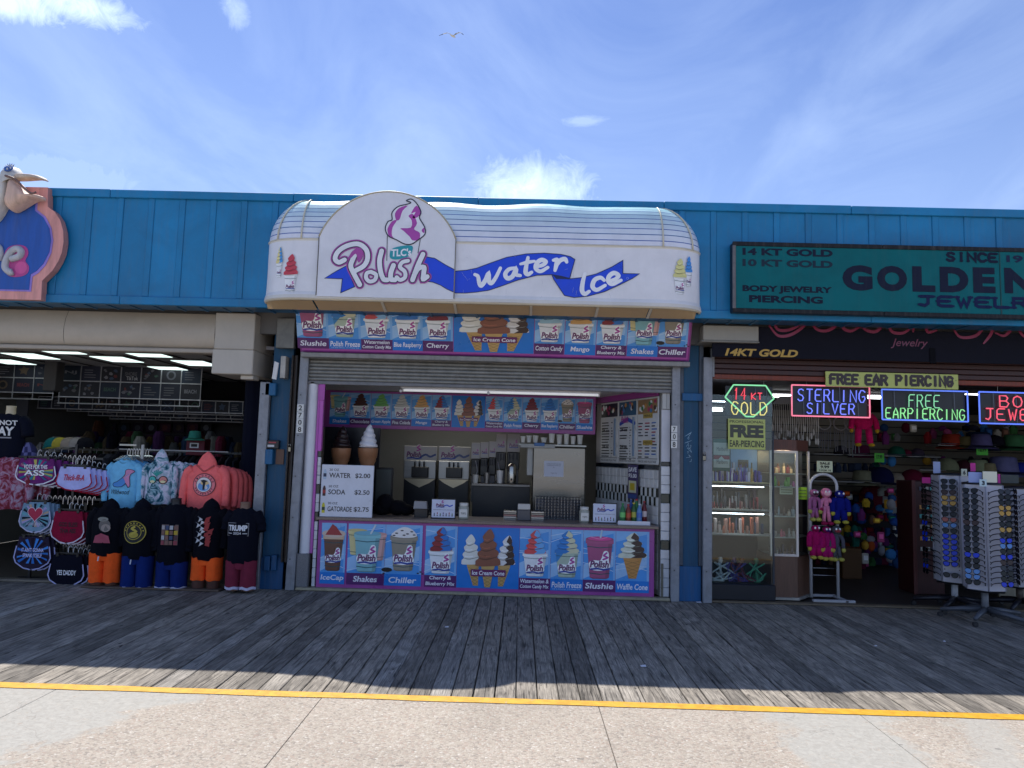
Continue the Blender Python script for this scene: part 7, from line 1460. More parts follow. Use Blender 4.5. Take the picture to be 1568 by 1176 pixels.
def goods(x0, x1, y, z, n_, cols_, hmin, hmax, lab, cat, grp, wmax=.05):
    for k in range(n_):
        X = x0 + (x1 - x0) * (k + .5) / n_; h = rj.uniform(hmin, hmax); w_ = min(wmax, (x1 - x0) / n_ * .8) * rj.uniform(.6, 1); c_ = rj.choice(cols_); m = MB(); kind = rj.randrange(3); yy = y + rj.uniform(0, .12)
        if kind == 0: m.box(X - w_ / 2, yy, z, X + w_ / 2, yy + .05, z + h, c_, .003)
        elif kind == 1: m.lathe([(w_ * .45, 0), (w_ * .5, h * .1), (w_ * .48, h * .6), (w_ * .25, h * .8), (w_ * .22, h)], (X, yy, z), c_, 10)
        else: m.box(X - w_ / 2, yy, z, X + w_ / 2, yy + .04, z + h * .7, c_, .004); m.box(X - w_ * .25, yy + .005, z + h * .7, X + w_ * .25, yy + .03, z + h, shade(c_, .7), .003)
        m.build(cat.replace(' ', '_'), CARD, label=lab % (k + 1), cat=cat, group=grp)
PURP = ['9a8cd8', 'c0b8f0', '5c50c0', 'd8d0f0', 'a89050', '7c88d8', 'e0d8e8', '4838a0', 'e8e8f8']
RED = ['7c2430', 'a84c50', '5a2030', 'b89c98', '3c1c28', '8c6c68', '963c44', '2c2c38']
m = MB()
for py_ in (560, 742, 784): zz_ = min(2.38, UZ(1135, py_, 8.95)) - .022; m = MB(); m.box(GXA + .06, 9.02, zz_ - .008, GXB - .04, 9.05, zz_, 'e8ecff'); m.build('added_glow_strip', ADDED_GLOW, wc)  # added glowing strips, kept out of view, to brighten the shelf goods
z = UZ(1135, 738, 8.95); goods(GXA + .03, GXB - .05, 9.0, z, 19, PURP, .08, .18, 'small lilac or gold boxed souvenir, number %d on the top window shelf', 'souvenir', 'souvenirs on the top window shelf', .07)
goods(GXA + .2, GXB - .1, 9.2, z, 14, PURP, .16, .24, 'taller souvenir at the back, number %d on the top window shelf', 'souvenir', 'souvenirs at the back of the top shelf', .05)
z = UZ(1135, 780, 8.95); goods(GXA + .03, GXB - .05, 9.0, z, 22, RED, .06, .14, 'small dark red bottle or box, number %d on the middle window shelf', 'bottle', 'small goods on the middle window shelf', .035)
goods(GXA + .1, GXB - .05, 9.2, z, 10, ['2a2c34', '50545c', '3c3038', '6a6a6c'], .14, .24, 'dark goods at the back, number %d on the middle window shelf', 'bottle', 'dark goods at the back of the middle shelf', .04)
z = UZ(1135, 818, 8.95); goods(GXA + .05, GXB - .03, 9.0, z, 15, ['b05c40', 'a87868', '8c4840', 'c8b0a8', '5a7080', '404860'], .08, .20, 'orange or white small box, number %d on the bottom window shelf', 'box', 'goods on the bottom window shelf', .07)
def hookah(px_, base_c, hose_c, lab):
    X = UX(px_, 885, 9.0); z0_ = UZ(1130, 895, 8.8) + .002; t = thing('hookah', lab, 'hookah', (X, 9.0, z0_), group='hookahs on the window floor')
    m = MB(); m.lathe([(.05, 0), (.06, .03), (.045, .08), (.015, .12), (.018, .16), (.01, .2), (.03, .24), (.02, .28)], (X, 9.0, z0_), base_c, 14); m.build('vase', PLAST, t)
    for q_ in range(3): r = random.Random(px_ + q_); m = MB(); m.tube(spline([(X, 9.0, z0_ + .16), (X + r.uniform(-.15, .15), 8.95, z0_ + .22), (X + r.uniform(-.18, .18), 8.92, z0_ + .08), (X + r.uniform(-.16, .16), 8.9, z0_ + .02), (X + r.uniform(-.1, .1), 8.9, z0_ + .12)], 6), .010, hose_c, 6); m.build('hose', PLAST, t)
hookah(1103, 'b0b0b8', 'b8b8c0', 'silver hookah with white hose at the left of the window floor'); hookah(1124, '2a2468', '3c2c80', 'violet hookah in the middle of the window floor'); hookah(1136, '501830', '6c2038', 'dark red hookah right of the violet one'); hookah(1158, '2c6c50', '3c8c70', 'green hookah at the right of the window floor')
pq = thing('photo_backdrop', 'pale blue backdrop sheet behind the top window shelf', 'sheet', (2.8, 9.46, 1.4)); frontbox(1119, 688, 1164, 722, 9.46, .01, 'sheet', PRINT, '7898c8', pq, 0); frontbox(1130, 704, 1146, 716, 9.455, .004, 'dark_picture', PRINT, '4a4038', pq, 0)
# tall lit case
YL = 8.95
tc_ = thing('tall_display_case', 'tall lit glass display case on a wood grain base with brown crown', 'display case', (UX(1208, 900, YL), YL, .02)); X0, X1 = UX(1181, 850, YL), UX(1221, 850, YL); zb1 = UZ(1200, 852, YL); zt1 = UZ(1200, 690, YL); zt2 = UZ(1200, 673, YL); X2_, Y2_ = UX(1239, 850, YL + .30), YL + .30
def side(m, z0, z1, colr, dx=0): m.add([(X1 + dx, YL, z0), (X2_ + dx, Y2_, z0), (X2_ + dx, Y2_, z1), (X1 + dx, YL, z1)], [(0, 1, 2, 3)], colr)
for nm, za, zc, cc in (('base', .03, zb1, '6a4c3c'), ('crown', zt1 + .003, zt2, '5a3428')):
    m = MB(); v = [(x, y, z) for z in (za, zc) for x, y in ((X0, YL), (X1, YL), (X2_, Y2_), (X2_, YL + .55), (X0, YL + .55))]; m.add(v, [(0, 1, 6, 5), (1, 2, 7, 6), (2, 3, 8, 7), (3, 4, 9, 8), (4, 0, 5, 9), (5, 6, 7, 8, 9), (4, 3, 2, 1, 0)], cc); m.build(nm, DARKW, tc_)
m = MB(); v = [(x, y, z) for z in (.022, .05) for x, y in ((X0 - .02, YL - .03), (X1 + .01, YL - .03), (X2_ + .02, Y2_ - .02), (X2_ + .02, YL + .5), (X0, YL + .5))]; m.add(v, [(0, 1, 6, 5), (1, 2, 7, 6), (5, 6, 7, 8, 9)], 'a8a49c'); m.build('foot_plate', GALV, tc_)
for k, (a, b) in enumerate((((X0, YL), (X1, YL)), ((X1, YL), (X2_, Y2_)))):
    for e in ((a, b) if k == 0 else (b,)): m = MB(); m.box(e[0] - .014, e[1] - .014, zb1, e[0] + .014, e[1] + .014, zt1, 'd8ccc0', .003); m.build('frame_post', LAMP if (e is a and False) else PAINT, tc_)
m = MB(); m.box(X0, YL - .012, zt1 - .03, X1, YL + .01, zt1, 'e8dcc8', .003); m.build('frame_rail', PAINT, tc_); m = MB(); m.box(X0, YL - .012, zb1, X1, YL + .01, zb1 + .03, 'd0c4b8', .003); m.build('frame_rail', PAINT, tc_)
for X in (X0 + .10, X1 - .12): m = MB(); m.box(X, YL + .03, zt1 - .02, X + .06, YL + .09, zt1 - .006, 'fff0c8'); m.build('spot_lamp', mat('warm_lamp', .4, dirt=0, emit=30) if X < X0 + .11 else bpy.data.materials['warm_lamp'], tc_)
m = MB(); m.box(X0 + .014, YL, zb1 + .03, X1 - .014, YL + .004, zt1 - .03, 'ffffff'); m.build('glass_pane', GLASS, tc_); m = MB(); side(m, zb1, zt1, 'ffffff'); m.build('glass_pane', GLASS, tc_)
m = MB(); m.box(X0, YL + .5, zb1, X2_, YL + .51, zt1, '6c645c'); m.build('mirror_back', STEEL, tc_)
CC = [['7a3038', 'c8a888', '8c5a4c'], ['b05c90', '70b050', 'c87838', 'a04c80'], ['c8b8a8', '8c98a0', '6c5c54'], ['b0a8a0', 'c86878', 'd8d0c8'], ['3c3c50', 'b8b0a8', '5c5460'], ['a89c90', 'c8bca8', '4c4850']]
for k, py_ in enumerate((725, 745, 790, 822, 850)):
    z = UZ(1200, py_, YL + .1); m = MB(); v = [(x, y, zz) for zz in (z - .008, z) for x, y in ((X0 + .015, YL + .02), (X1 - .01, YL + .02), (X2_ - .02, Y2_), (X2_ - .02, YL + .48), (X0 + .015, YL + .48))]; m.add(v, [(0, 1, 6, 5), (1, 2, 7, 6), (5, 6, 7, 8, 9)], 'b0b4b0'); m.build('glass_shelf', PAINT, tc_)
    goods(X0 + .03, X1 + .02, YL + .08, z + .001, 6 if k != 4 else 11, CC[k], .06, .13, 'small item %d from the left on the ' + ('top', 'second', 'third', 'fourth', 'bottom')[k] + ' shelf of the lit case', 'trinket', 'trinkets on the %s shelf of the lit case' % ('top', 'second', 'third', 'fourth', 'bottom')[k], .055)
for (a, b, c, e, cc, nm, lab, txt) in ((1194, 743, 1214, 757, 'b8c0a8', 'notice_card', 'pale card standing in the lit case', ''), (1222, 746, 1236, 765, 'a8d028', 'price_card', 'yellow green price card on the side of the lit case', 'SALE'), ):
    Yc = YL + .2 if a < 1215 else YL + .12; o = wallthing(nm, lab, 'card', a, b, c, e, Yc, cc, depth=.006, prt=lambda m, x0, z0, x1, z1, y: [m.q(x0 + .012, z0 + (z1 - z0) * q_, x1 - .012, z0 + (z1 - z0) * q_ + .008, y, '5a6040') for q_ in (.2, .45, .7)])
# plush rack
YR = 9.05
rk2 = thing('arched_rack', 'white tube rack with arched top holding plush toys', 'rack', (UX(1262, 900, YR), YR, .02)); XL, XR = UX(1241, 800, YR), UX(1282, 800, YR); zA = UZ(1262, 726, YR)
m = MB(); r_ = (XR - XL) / 2; arc = [(XL, YR, .04)] + [(XL + r_ - r_ * cos(a), YR, zA - r_ * .9 + r_ * .9 * sin(a)) for a in [pi * k / 14 for k in range(15)]] + [(XR, YR, .04)]; m.tube(arc, .018, 'b8b8bc', 10); m.build('arch', PAINT, rk2)
m = MB(); m.box(XL - .05, YR - .2, .02, XR + .12, YR - .15, .05, 'a8a8ac', .006); m.box(XL - .05, YR + .15, .02, XR + .02, YR + .2, .05, 'a8a8ac', .006); m.box(XR - .0, YR - .2, .021, XR + .04, YR + .2, .051, 'a4a4a8', .006); m.build('base_frame', PAINT, rk2)
for z in (UZ(1262, 752, YR), UZ(1262, 805, YR), UZ(1262, 870, YR), UZ(1262, 881, YR)): m = MB(); m.tube([(XL, YR, z), (XR, YR, z)], .006, '9a9aa0', 6); m.build('cross_wire', CHROME, rk2)
so_ = thing('sale_card', 'cream card SALE 9.99 on top of the arched plush rack', 'card', (XL + r_, YR - .03, zA)); x0, z0, x1, z1 = rect(1251, 706, 1275, 723, YR - .04)
m = MB(); m.box(x0, YR - .04, z0, x1, YR - .034, z1, 'c0c4a0', .002); m.build('card', CARD, so_); m = MB(); W, H = x1 - x0, z1 - z0; m.text('SALE', x0 + W * .18, z0 + H * .68, x1 - W * .18, z0 + H * .9, YR - .043, '20201c', bold=.04); m.text('9.99', x0 + W * .22, z0 + H * .34, x1 - W * .22, z0 + H * .6, YR - .043, '20201c', bold=.04); m.text('2 FOR 18', x0 + W * .12, z0 + H * .08, x1 - W * .12, z0 + H * .24, YR - .043, '20201c', bold=.02); m.build('lettering', CARD, so_)
def plush(px_, top, bot, wpx, colr, face, feet, lab, Y=YR - .06, headf=.24, legf=.4, long=False):
    X = UX(px_, (top + bot) / 2, Y); z1, z0 = UZ(px_, top, Y), UZ(px_, bot, Y); H = z1 - z0; W = wpx / FPX * Y; t = thing('plush_toy', lab, 'plush toy', (X, Y, z0), group='plush toys on and near the arched rack')
    hr = H * headf / 2; m = MB(); m.ball((X, Y, z1 - hr), min(W * .42, hr * 1.25), .05, hr, colr, 16, 10); m.build('head', PLUSH, t)
    m = MB(); m.ball((X, Y - .045, z1 - hr * 1.15), min(W * .26, hr * .8), .012, hr * .45, face, 12, 6); m.build('face', PLUSH, t)
    for s_ in (-1, 1): m = MB(); m.ball((X + s_ * W * .13, Y - .05, z1 - hr * .75), .012, .01, .014, 'e8e8e8', 8, 5); m.build('eye', PLAST, t)
    zs_ = z1 - hr * 2; zh = z0 + H * legf
    m = MB(); bw = W * (.22 if long else .36); m.lathe([(bw * .6, zh - z0 - .02), (bw, (zh - z0) + (zs_ - zh) * .3), (bw * .9, (zs_ - z0) - .01), (bw * .3, zs_ - z0 + .02)], (X, Y, z0), colr, 14, 1, .5); m.build('body', PLUSH, t)
    for s_ in (-1, 1):
        m = MB(); m.tube(spline([(X + s_ * bw * .7, Y, zs_ - .01), (X + s_ * W * .42, Y - .01, zs_ - H * .14), (X + s_ * W * .46, Y - .02, zh - .02)], 4), [.022 if long else .035] * 9, colr, 8); m.build('arm', PLUSH, t)
        m = MB(); m.ball((X + s_ * W * .46, Y - .025, zh - .04), .026, .025, .03, feet, 10, 6); m.build('hand', PLUSH, t)
        m = MB(); m.tube([(X + s_ * bw * .5, Y, zh), (X + s_ * W * .22, Y - .01, z0 + .03)], [.024 if long else .045, .022 if long else .04], colr, 8); m.build('leg', PLUSH, t)
        m = MB(); m.ball((X + s_ * W * .24, Y - .035, z0 + .015), .038, .05, .024, feet, 10, 6); m.build('foot', PLUSH, t)
plush(1247, 749, 797, 17, '9c5c84', '4c2c38', 'a8a450', 'long dusky pink plush toy with yellow feet, upper left on the rack', long=True)
plush(1265, 747, 803, 19, 'd07c9c', 'e8b0b8', '8c1c48', 'pink plush doll with long thin legs, upper middle on the rack', long=True, headf=.27, legf=.5)
plush(1286, 751, 801, 26, '141c70', '2c3080', 'a8a040', 'dark blue plush toy with yellow hands and feet, upper right on the rack')
plush(1249, 804, 855, 22, 'a01458', '8c1c50', 'b0a448', 'magenta plush toy with yellow feet, lower left on the rack', headf=.2)
plush(1266, 806, 857, 18, '9c1860', '3c1c68', 'b0a448', 'magenta and violet plush toy between the other two, lower row', headf=.2)
plush(1281, 805, 858, 20, '50505a', '8c3840', 'a8a450', 'grey plush toy with red mouth and yellow feet, lower right on the rack', long=True)
plush(1322, 613, 683, 42, 'c0185c', '3c2028', 'b08c28', 'big magenta plush toy with orange feet hanging above the hat shelves', Y=9.6, headf=.3)
# rear slatwall, shelves, hats
zA1, zA0 = UZ(1430, 640, 12.5), .3
sl2 = thing('slatwall', 'cream slatted wall behind the hats of the jewelry shop', 'wall panel', (7, 12.5, 0))
for k in range(12): z = 1.02 + k * .125; m = MB(); m.box(3.0, 12.5, z, 8.6, 12.52, z + .113, '6c6658', .003); m.build('slat', PAINT, sl2)
def shelf(a, b, py_, Y, lab):
    z = UZ((a + b) / 2, py_, Y); t = thing('shelf', lab, 'shelf', (UX((a + b) / 2, py_, Y), Y, z)); m = MB(); m.box(UX(a, py_, Y), Y - .15, z - .012, UX(b, py_, Y), Y + .2, z, '8c8c8c', .003); m.build('board', PAINT, t); m = MB(); m.tube([(UX(a, py_, Y), Y - .16, z + .02), (UX(b, py_, Y), Y - .16, z + .02)], .006, 'a0a0a4', 5); m.build('lip_wire', CHROME, t); return z
zs1 = shelf(1240, 1432, 697, 11.3, 'upper hat shelf left, with the dark green price card'); zs2 = shelf(1428, 1640, 684, 11.2, 'upper hat shelf right, with bright green price card'); zs3 = shelf(1240, 1432, 738, 11.3, 'lower hat shelf left, above the hanging shirts'); zs4 = shelf(1400, 1640, 722, 11.2, 'lower hat shelf right, behind the sunglasses towers')
def hat(px_, zsh, Y, c_, lab, s=1.0, bucket=False, ang=0):
    cap(UX(px_, 700, Y), Y, zsh + .002, s, c_, lab, ang=ang, bucket=bucket, name='bucket_hat' if bucket else 'cap', cat='hat', group='hats on the jewelry shop shelves')
hat(1319, zs1, 11.3, '4c1434', 'dark wine hat at the left of the upper left shelf', 1.3, True); hat(1373, zs1, 11.3, '145040', 'dark green cap on the upper left shelf', 1.2, ang=.5); hat(1388, zs1, 11.3, '5c1430', 'small wine red cap right of the dark green one', .8)
hat(1288, zs1, 11.3, '2a2834', 'dark grey cap leftmost on the upper left shelf', 1.1); hat(1405, zs1, 11.3, '3a3040', 'dull violet cap at the right end of the upper left shelf', 1.0)
hat(1458, zs2, 11.2, '8c3020', 'orange red textured hat on the upper right shelf', 1.5, True); hat(1478, zs2, 11.1, '5c5438', 'leopard patterned hat beside the orange red one', 1.2, True); hat(1499, zs2, 11.25, '1c2c48', 'tall dark blue hat on the upper right shelf', 1.9, True); hat(1503, zs2 , 10.95, '54507c', 'tie-dye violet hat in front of the dark blue one', 1.5, True); hat(1524, zs2, 11.2, '1a1824', 'black cap right of the tie-dye hat', 1.4); hat(1554, zs2, 11.1, '3c6c48', 'multicolour tie-dye hat at the right frame edge', 1.6, True)
hat(1320, zs3, 11.3, '6c6c58', 'grey green hat with wide brim on the lower left shelf', 1.5, True, .3); hat(1347, zs3, 11.25, '0e1238', 'big black navy cap on the lower left shelf', 1.9, ang=.6); hat(1371, zs3, 11.2, '7c7468', 'pale flat cap right of the big navy one', 1.2, ang=.8); hat(1396, zs3, 11.2, '581028', 'wine red cap with white emblem on the lower left shelf', 1.7, ang=-.5); hat(1418, zs3, 11.3, '4c1020', 'dark red cap at the right end of the lower left shelf', 1.3, ang=-.2)
hat(1450, zs4, 11.1, '6c7058', 'camouflage cap left of the green price card', 1.5, ang=.4); hat(1475, zs4, 11.2, '3c1824', 'dark plum cap behind the left tower sign', 1.3); hat(1497, zs4, 11.1, '7c8468', 'pale green patterned hat under the bright green card', 1.5, True); hat(1513, zs4, 11.0, '7c7458', 'zebra striped sand hat on the lower right shelf', 1.1, True); hat(1536, zs4, 11.15, '64648c', 'grey violet striped hat heap on the lower right shelf', 2.0, True, .4); hat(1563, zs4, 11.1, '1c2c8c', 'royal blue cap at the right frame edge', 1.2)
for (a, b, c, e, Yc, txt, lab) in ((1339, 694, 1354, 708, 11.05, '17.99', 'dark green price card hanging on the upper left hat shelf'), (1495, 681, 1513, 697, 10.9, '12.99', 'bright green price card hanging on the upper right hat shelf')):
    wallthing('price_card', lab, 'card', a, b, c, e, Yc, '4cb838', depth=.004, prt=lambda m, x0, z0, x1, z1, y, s=txt: m.text(s, x0 + .03, z0 + .05, x1 - .03, z0 + .11, y, '143018', bold=.03))
# hanging fringe, bags, clothes, bottles deeper in
t = thing('fringed_hanging', 'white feathered fringe hanging between the first two neon signs', 'decoration', (UX(1215, 640, 9.4), 9.4, 1.8))
m = MB(); zt_ = UZ(1215, 607, 9.4); xa, xb = UX(1183, 640, 9.4), UX(1252, 640, 9.4); m.flat([(xa, zt_ - .10), (xa + .10, zt_), (xb, zt_ + .02), (xb, zt_ - .10)], 9.42, '8c8c8c'); m.build('net', CLOTH, t)
for k in range(22):
    X = xa + (xb - xa) * k / 21; L_ = .30 + .18 * abs(sin(k * 2.3)); m = MB(); m.tube([(X, 9.4, zt_ - .10), (X + .01, 9.4, zt_ - .10 - L_ * .6), (X + rj.uniform(-.01, .01), 9.4, zt_ - .10 - L_)], [.004, .006, .002], 'b4b0a8', 5)
    m.ball((X, 9.395, zt_ - .10 - L_), .014, .004, .045, 'a8a49c', 6, 4); m.build('feather_strand', CLOTH, t)
for k in range(3):
    X = UX((1262, 1287, 1304)[k], 660, 9.9); t = thing('dream_catcher', 'grey %s hanging ornament with strands, %s' % (('round', 'long', 'curved')[k], ('left of three', 'middle of three', 'right of three beside the magenta plush')[k]), 'ornament', (X, 9.9, 1.7)); zc_ = UZ(1280, 648, 9.9)
    m = MB(); m.tube([(X + .09 * cos(a), 9.9, zc_ + .09 * sin(a)) for a in [2 * pi * j / 16 for j in range(16)]], .010, '8c8a8c', 6, closed=True); m.build('ring', CLOTH, t)
    for j in range(7): m = MB(); xx = X - .08 + j * .027; m.tube([(xx, 9.9, zc_ - .06), (xx + rj.uniform(-.02, .02), 9.9, zc_ - .25 - rj.uniform(0, .2))], .006, '6c6c70', 5); m.build('strand', CLOTH, t)
COLM = ['5c1430', '8a2028', '2c4c7c', '1c5c50', 'a88c28', '6a2c68', '8c8c90', '28283c', 'a84c24', '204890', '7c5c4c', '3c6c3c']
for row, (py_, n_, hh, Y) in enumerate(((716, 14, 16, 11.4), (762, 15, 20, 12.3), (790, 15, 18, 12.3), (815, 16, 17, 12.3), (838, 16, 16, 12.3), (860, 14, 15, 12.2))):
    for k in range(n_):
        px_ = 1247 + (1392 - 1247) * (k + .5) / n_
        if row == 0 and px_ > 1336: continue
        X, Z = U(px_, py_, Y); w_ = rj.uniform(.03, .06); h_ = hh / FPX * Y * rj.uniform(.7, 1.0); c_ = rj.choice(COLM) if row else rj.choice(['1c2434', '2a3448', '10141c']); m = MB()
        if rj.random() < .5: m.box(X - w_, Y, Z - h_ / 2, X + w_, Y + .04, Z + h_ / 2, c_, .01)
        else: cloth_tube(m, X, Y, [(Z - h_ / 2, w_, .03), (Z, w_ * 1.1, .04), (Z + h_ / 2, w_ * .5, .02)], c_, 10, .1, k)
        m.build('hanging_toy' if row else 'water_bottle', CLOTH, label='small hanging item %d of the %s row deep in the jewelry shop' % (k + 1, ('shelf', 'upper', 'second', 'third', 'fourth', 'lowest')[row]), cat='toy' if row else 'bottle', group='small goods hanging deep in the jewelry shop')
for k, (px_, c_, lab) in enumerate(((1337, '4c1020', 'dark red child shirt on the rear wall'), (1366, '888c8c', 'grey shirt with orange print on the rear wall'), (1388, '4a5458', 'grey green shirt at the right of the rear wall'))):
    X, Z = U(px_, 745, 11.9); garment('child_shirt', lab, 'shirt', X, 11.9, Z, .30 if k != 1 else .36, .42, c_, short=True, seed=k + 60, dd=.05, group='shirts on the rear wall of the jewelry shop', prt=(lambda m, X=X, Z=Z: m.disc(X + .04, Z - .2, .07, .12, -.002, 'a8603c', 10)) if k == 1 else None)
m = MB(); x0, z0, x1, z1 = rect(1290, 840, 1320, 862, 10.8); m.box(x0, 10.8, .0, x1, 11.1, z1, '5a3c1c', .01); m.build('cardboard_box', CARD, label='brown box on the floor behind the plush rack', cat='box')
for k, (a, b, Y, py_, lab) in enumerate(((1090, 1106, 9.6, 627, 'lit tube lamp behind the hexagon neon sign'), (1176, 1212, 10.3, 606, 'lit tube lamp between the first two neon signs'), (1326, 1348, 10.3, 608, 'lit tube lamp between the pink and blue framed neons'), (1478, 1498, 10.0, 602, 'lit tube lamp right of the FREE EARPIERCING neon'))):
    z = UZ(a, py_, Y); t = thing('tube_lamp', lab, 'lamp', (UX((a + b) / 2, py_, Y), Y, z)); m = MB(); m.tube([(UX(a, py_, Y), Y, z), (UX(b, py_, Y), Y, z)], .022, 'f4f6fa', 8); m.build('tube', mat('cold_lamp', .4, dirt=0, emit=5) if k == 0 else bpy.data.materials['cold_lamp'], t); m = MB(); m.box(UX(a, py_, Y) - .1, Y - .04, z + .03, UX(b, py_, Y) + .1, Y + .04, z + .06, 'a0a0a0'); m.build('fitting', PAINT, t)
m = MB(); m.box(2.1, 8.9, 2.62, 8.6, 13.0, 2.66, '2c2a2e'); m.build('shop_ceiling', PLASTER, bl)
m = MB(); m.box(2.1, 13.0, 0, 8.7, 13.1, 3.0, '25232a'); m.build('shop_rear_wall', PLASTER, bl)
CN = dict(zip(COLM, 'wine red navy teal mustard plum grey indigo rust royal brown green'.replace('wine red', 'wine scarlet').split())); CN.update({'c8c4b8': 'cream', 'b04c7c': 'rose', '3c7cb8': 'sky blue', 'c89838': 'golden', '9c9ca4': 'silver', '141824': 'black'})
for k in range(110):                                     # more stock between the plush rack and the cabinet, and round the hats
    if k < 70: px_, py_, Y = rj.uniform(1296, 1398), rj.uniform(748, 862), rj.uniform(11.0, 12.0)
    else: px_, py_, Y = rj.uniform(1340, 1568), rj.choice([655, 662, 668, 706, 712]), rj.uniform(11.4, 12.2)
    X, Z = U(px_, py_, Y); c_ = rj.choice(COLM + ['c8c4b8', 'b04c7c', '3c7cb8', 'c89838', '9c9ca4', '141824']); m = MB(); h_ = rj.uniform(.05, .13)
    q_ = rj.randrange(3)
    if q_ == 0: m.ball((X, Y, Z), rj.uniform(.05, .09), .05, h_ * .7, c_, 10, 6)
    elif q_ == 1: cloth_tube(m, X, Y, [(Z - h_, .05, .04), (Z, .06, .05), (Z + h_ * .6, .02, .02)], c_, 10, .15, k)
    else: m.box(X - .05, Y, Z - h_ * .8, X + .05, Y + .04, Z + h_ * .6, c_, .012); m.box(X - .03, Y - .004, Z - h_ * .3, X + .03, Y, Z + h_ * .3, shade(c_, 1.5))
    m.build('hanging_souvenir', CLOTH, label='small %s %s souvenir in the jewelry shop, %s' % (CN[c_], ('round', 'pouch shaped', 'boxed')[q_], ('by the %s, %s' % ('plush rack' if px_ < 1347 else 'red cabinet', 'high up' if py_ < 786 else 'half way down' if py_ < 824 else 'low down')) if k < 70 else ('above the hats' if py_ < 680 else 'among the lower hats')), cat='souvenir', group='small souvenirs crowding the jewelry shop')
# red wood cabinet with earring cards
ec = thing('wooden_cabinet', 'dark red wooden cabinet with small earring cards, left of the sunglasses', 'cabinet', (UX(1420, 880, 9.7), 9.7, 0)); x0, z0, x1, z1 = rect(1398, 737, 1445, 905, 9.7)
m = MB(); m.box(x0, 9.7, 0.0, x1, 10.1, z1, '3c1216', .008); m.build('carcass', DARKW, ec); m = MB(); m.box(x0 - .01, 9.68, 0.0, x0 + .04, 9.699, z1 + .01, '4c1a1a', .004); m.build('door_stile', DARKW, ec)
for r_ in range(6):
    for k in range(3): m = MB(); X = x0 + .09 + k * .07; Z = UZ(1420, (748, 776, 790, 806, 824, 840)[r_], 9.7); m.box(X, 9.69, Z - .03, X + .05, 9.699, Z + .02, rj.choice(['8c8c88', '50a0a0', 'c08c50', '4c4c58', 'a0a098'])); m.build('earring_card', CARD, ec)
# sunglasses towers
def sunglass_mesh(lens, frame):
    m = MB()
    for s_ in (-1, 1):
        P_ = spline([(s_ * .008, .008), (s_ * .012, -.018), (s_ * .034, -.026), (s_ * .056, -.014), (s_ * .060, .010), (s_ * .036, .018)], 3, True); m.prism(P_, -.004, 0, lens, frame)
        m.tube([(x, -.003, z) for x, z in P_], .0030, frame, 4, closed=True); m.tube(spline([(s_ * .062, 0, .008), (s_ * .066, .05, .006), (s_ * .064, .11, -.004), (s_ * .060, .135, -.022)], 2), .0038, frame, 4)
    m.tube([(-.010, -.003, .008), (0, -.005, .012), (.010, -.003, .008)], .0028, frame, 4)
    return m
SGM = mat('sunglass_lens', .15, spec=.25, dirt=0)
protos = {}
LENS = {'blue mirrored': ('1838c8', '101018'), 'black': ('0a0a10', '0c0c10'), 'smoke grey': ('2a2e38', '17171c'), 'amber mirrored': ('b89040', '17171c'), 'pale blue': ('5c8cc8', '1a1a20'), 'rose mirrored': ('a0584c', '1c1418'), 'brown': ('382420', '2c1c18')}
def place_glasses(key, lab, grp, loc, rz):
    if key not in protos: o = protos[key] = sunglass_mesh(*LENS[key]).build('sunglasses', SGM, loc=(0, 0, 0))
    else: o = protos[key].copy(); C.objects.link(o)
    o.location = loc; o.rotation_euler = (radians(-8), 0, rz); o.scale = (1.18, 1.0, 1.2); o['label'] = lab; o['category'] = 'sunglasses'; o['group'] = grp
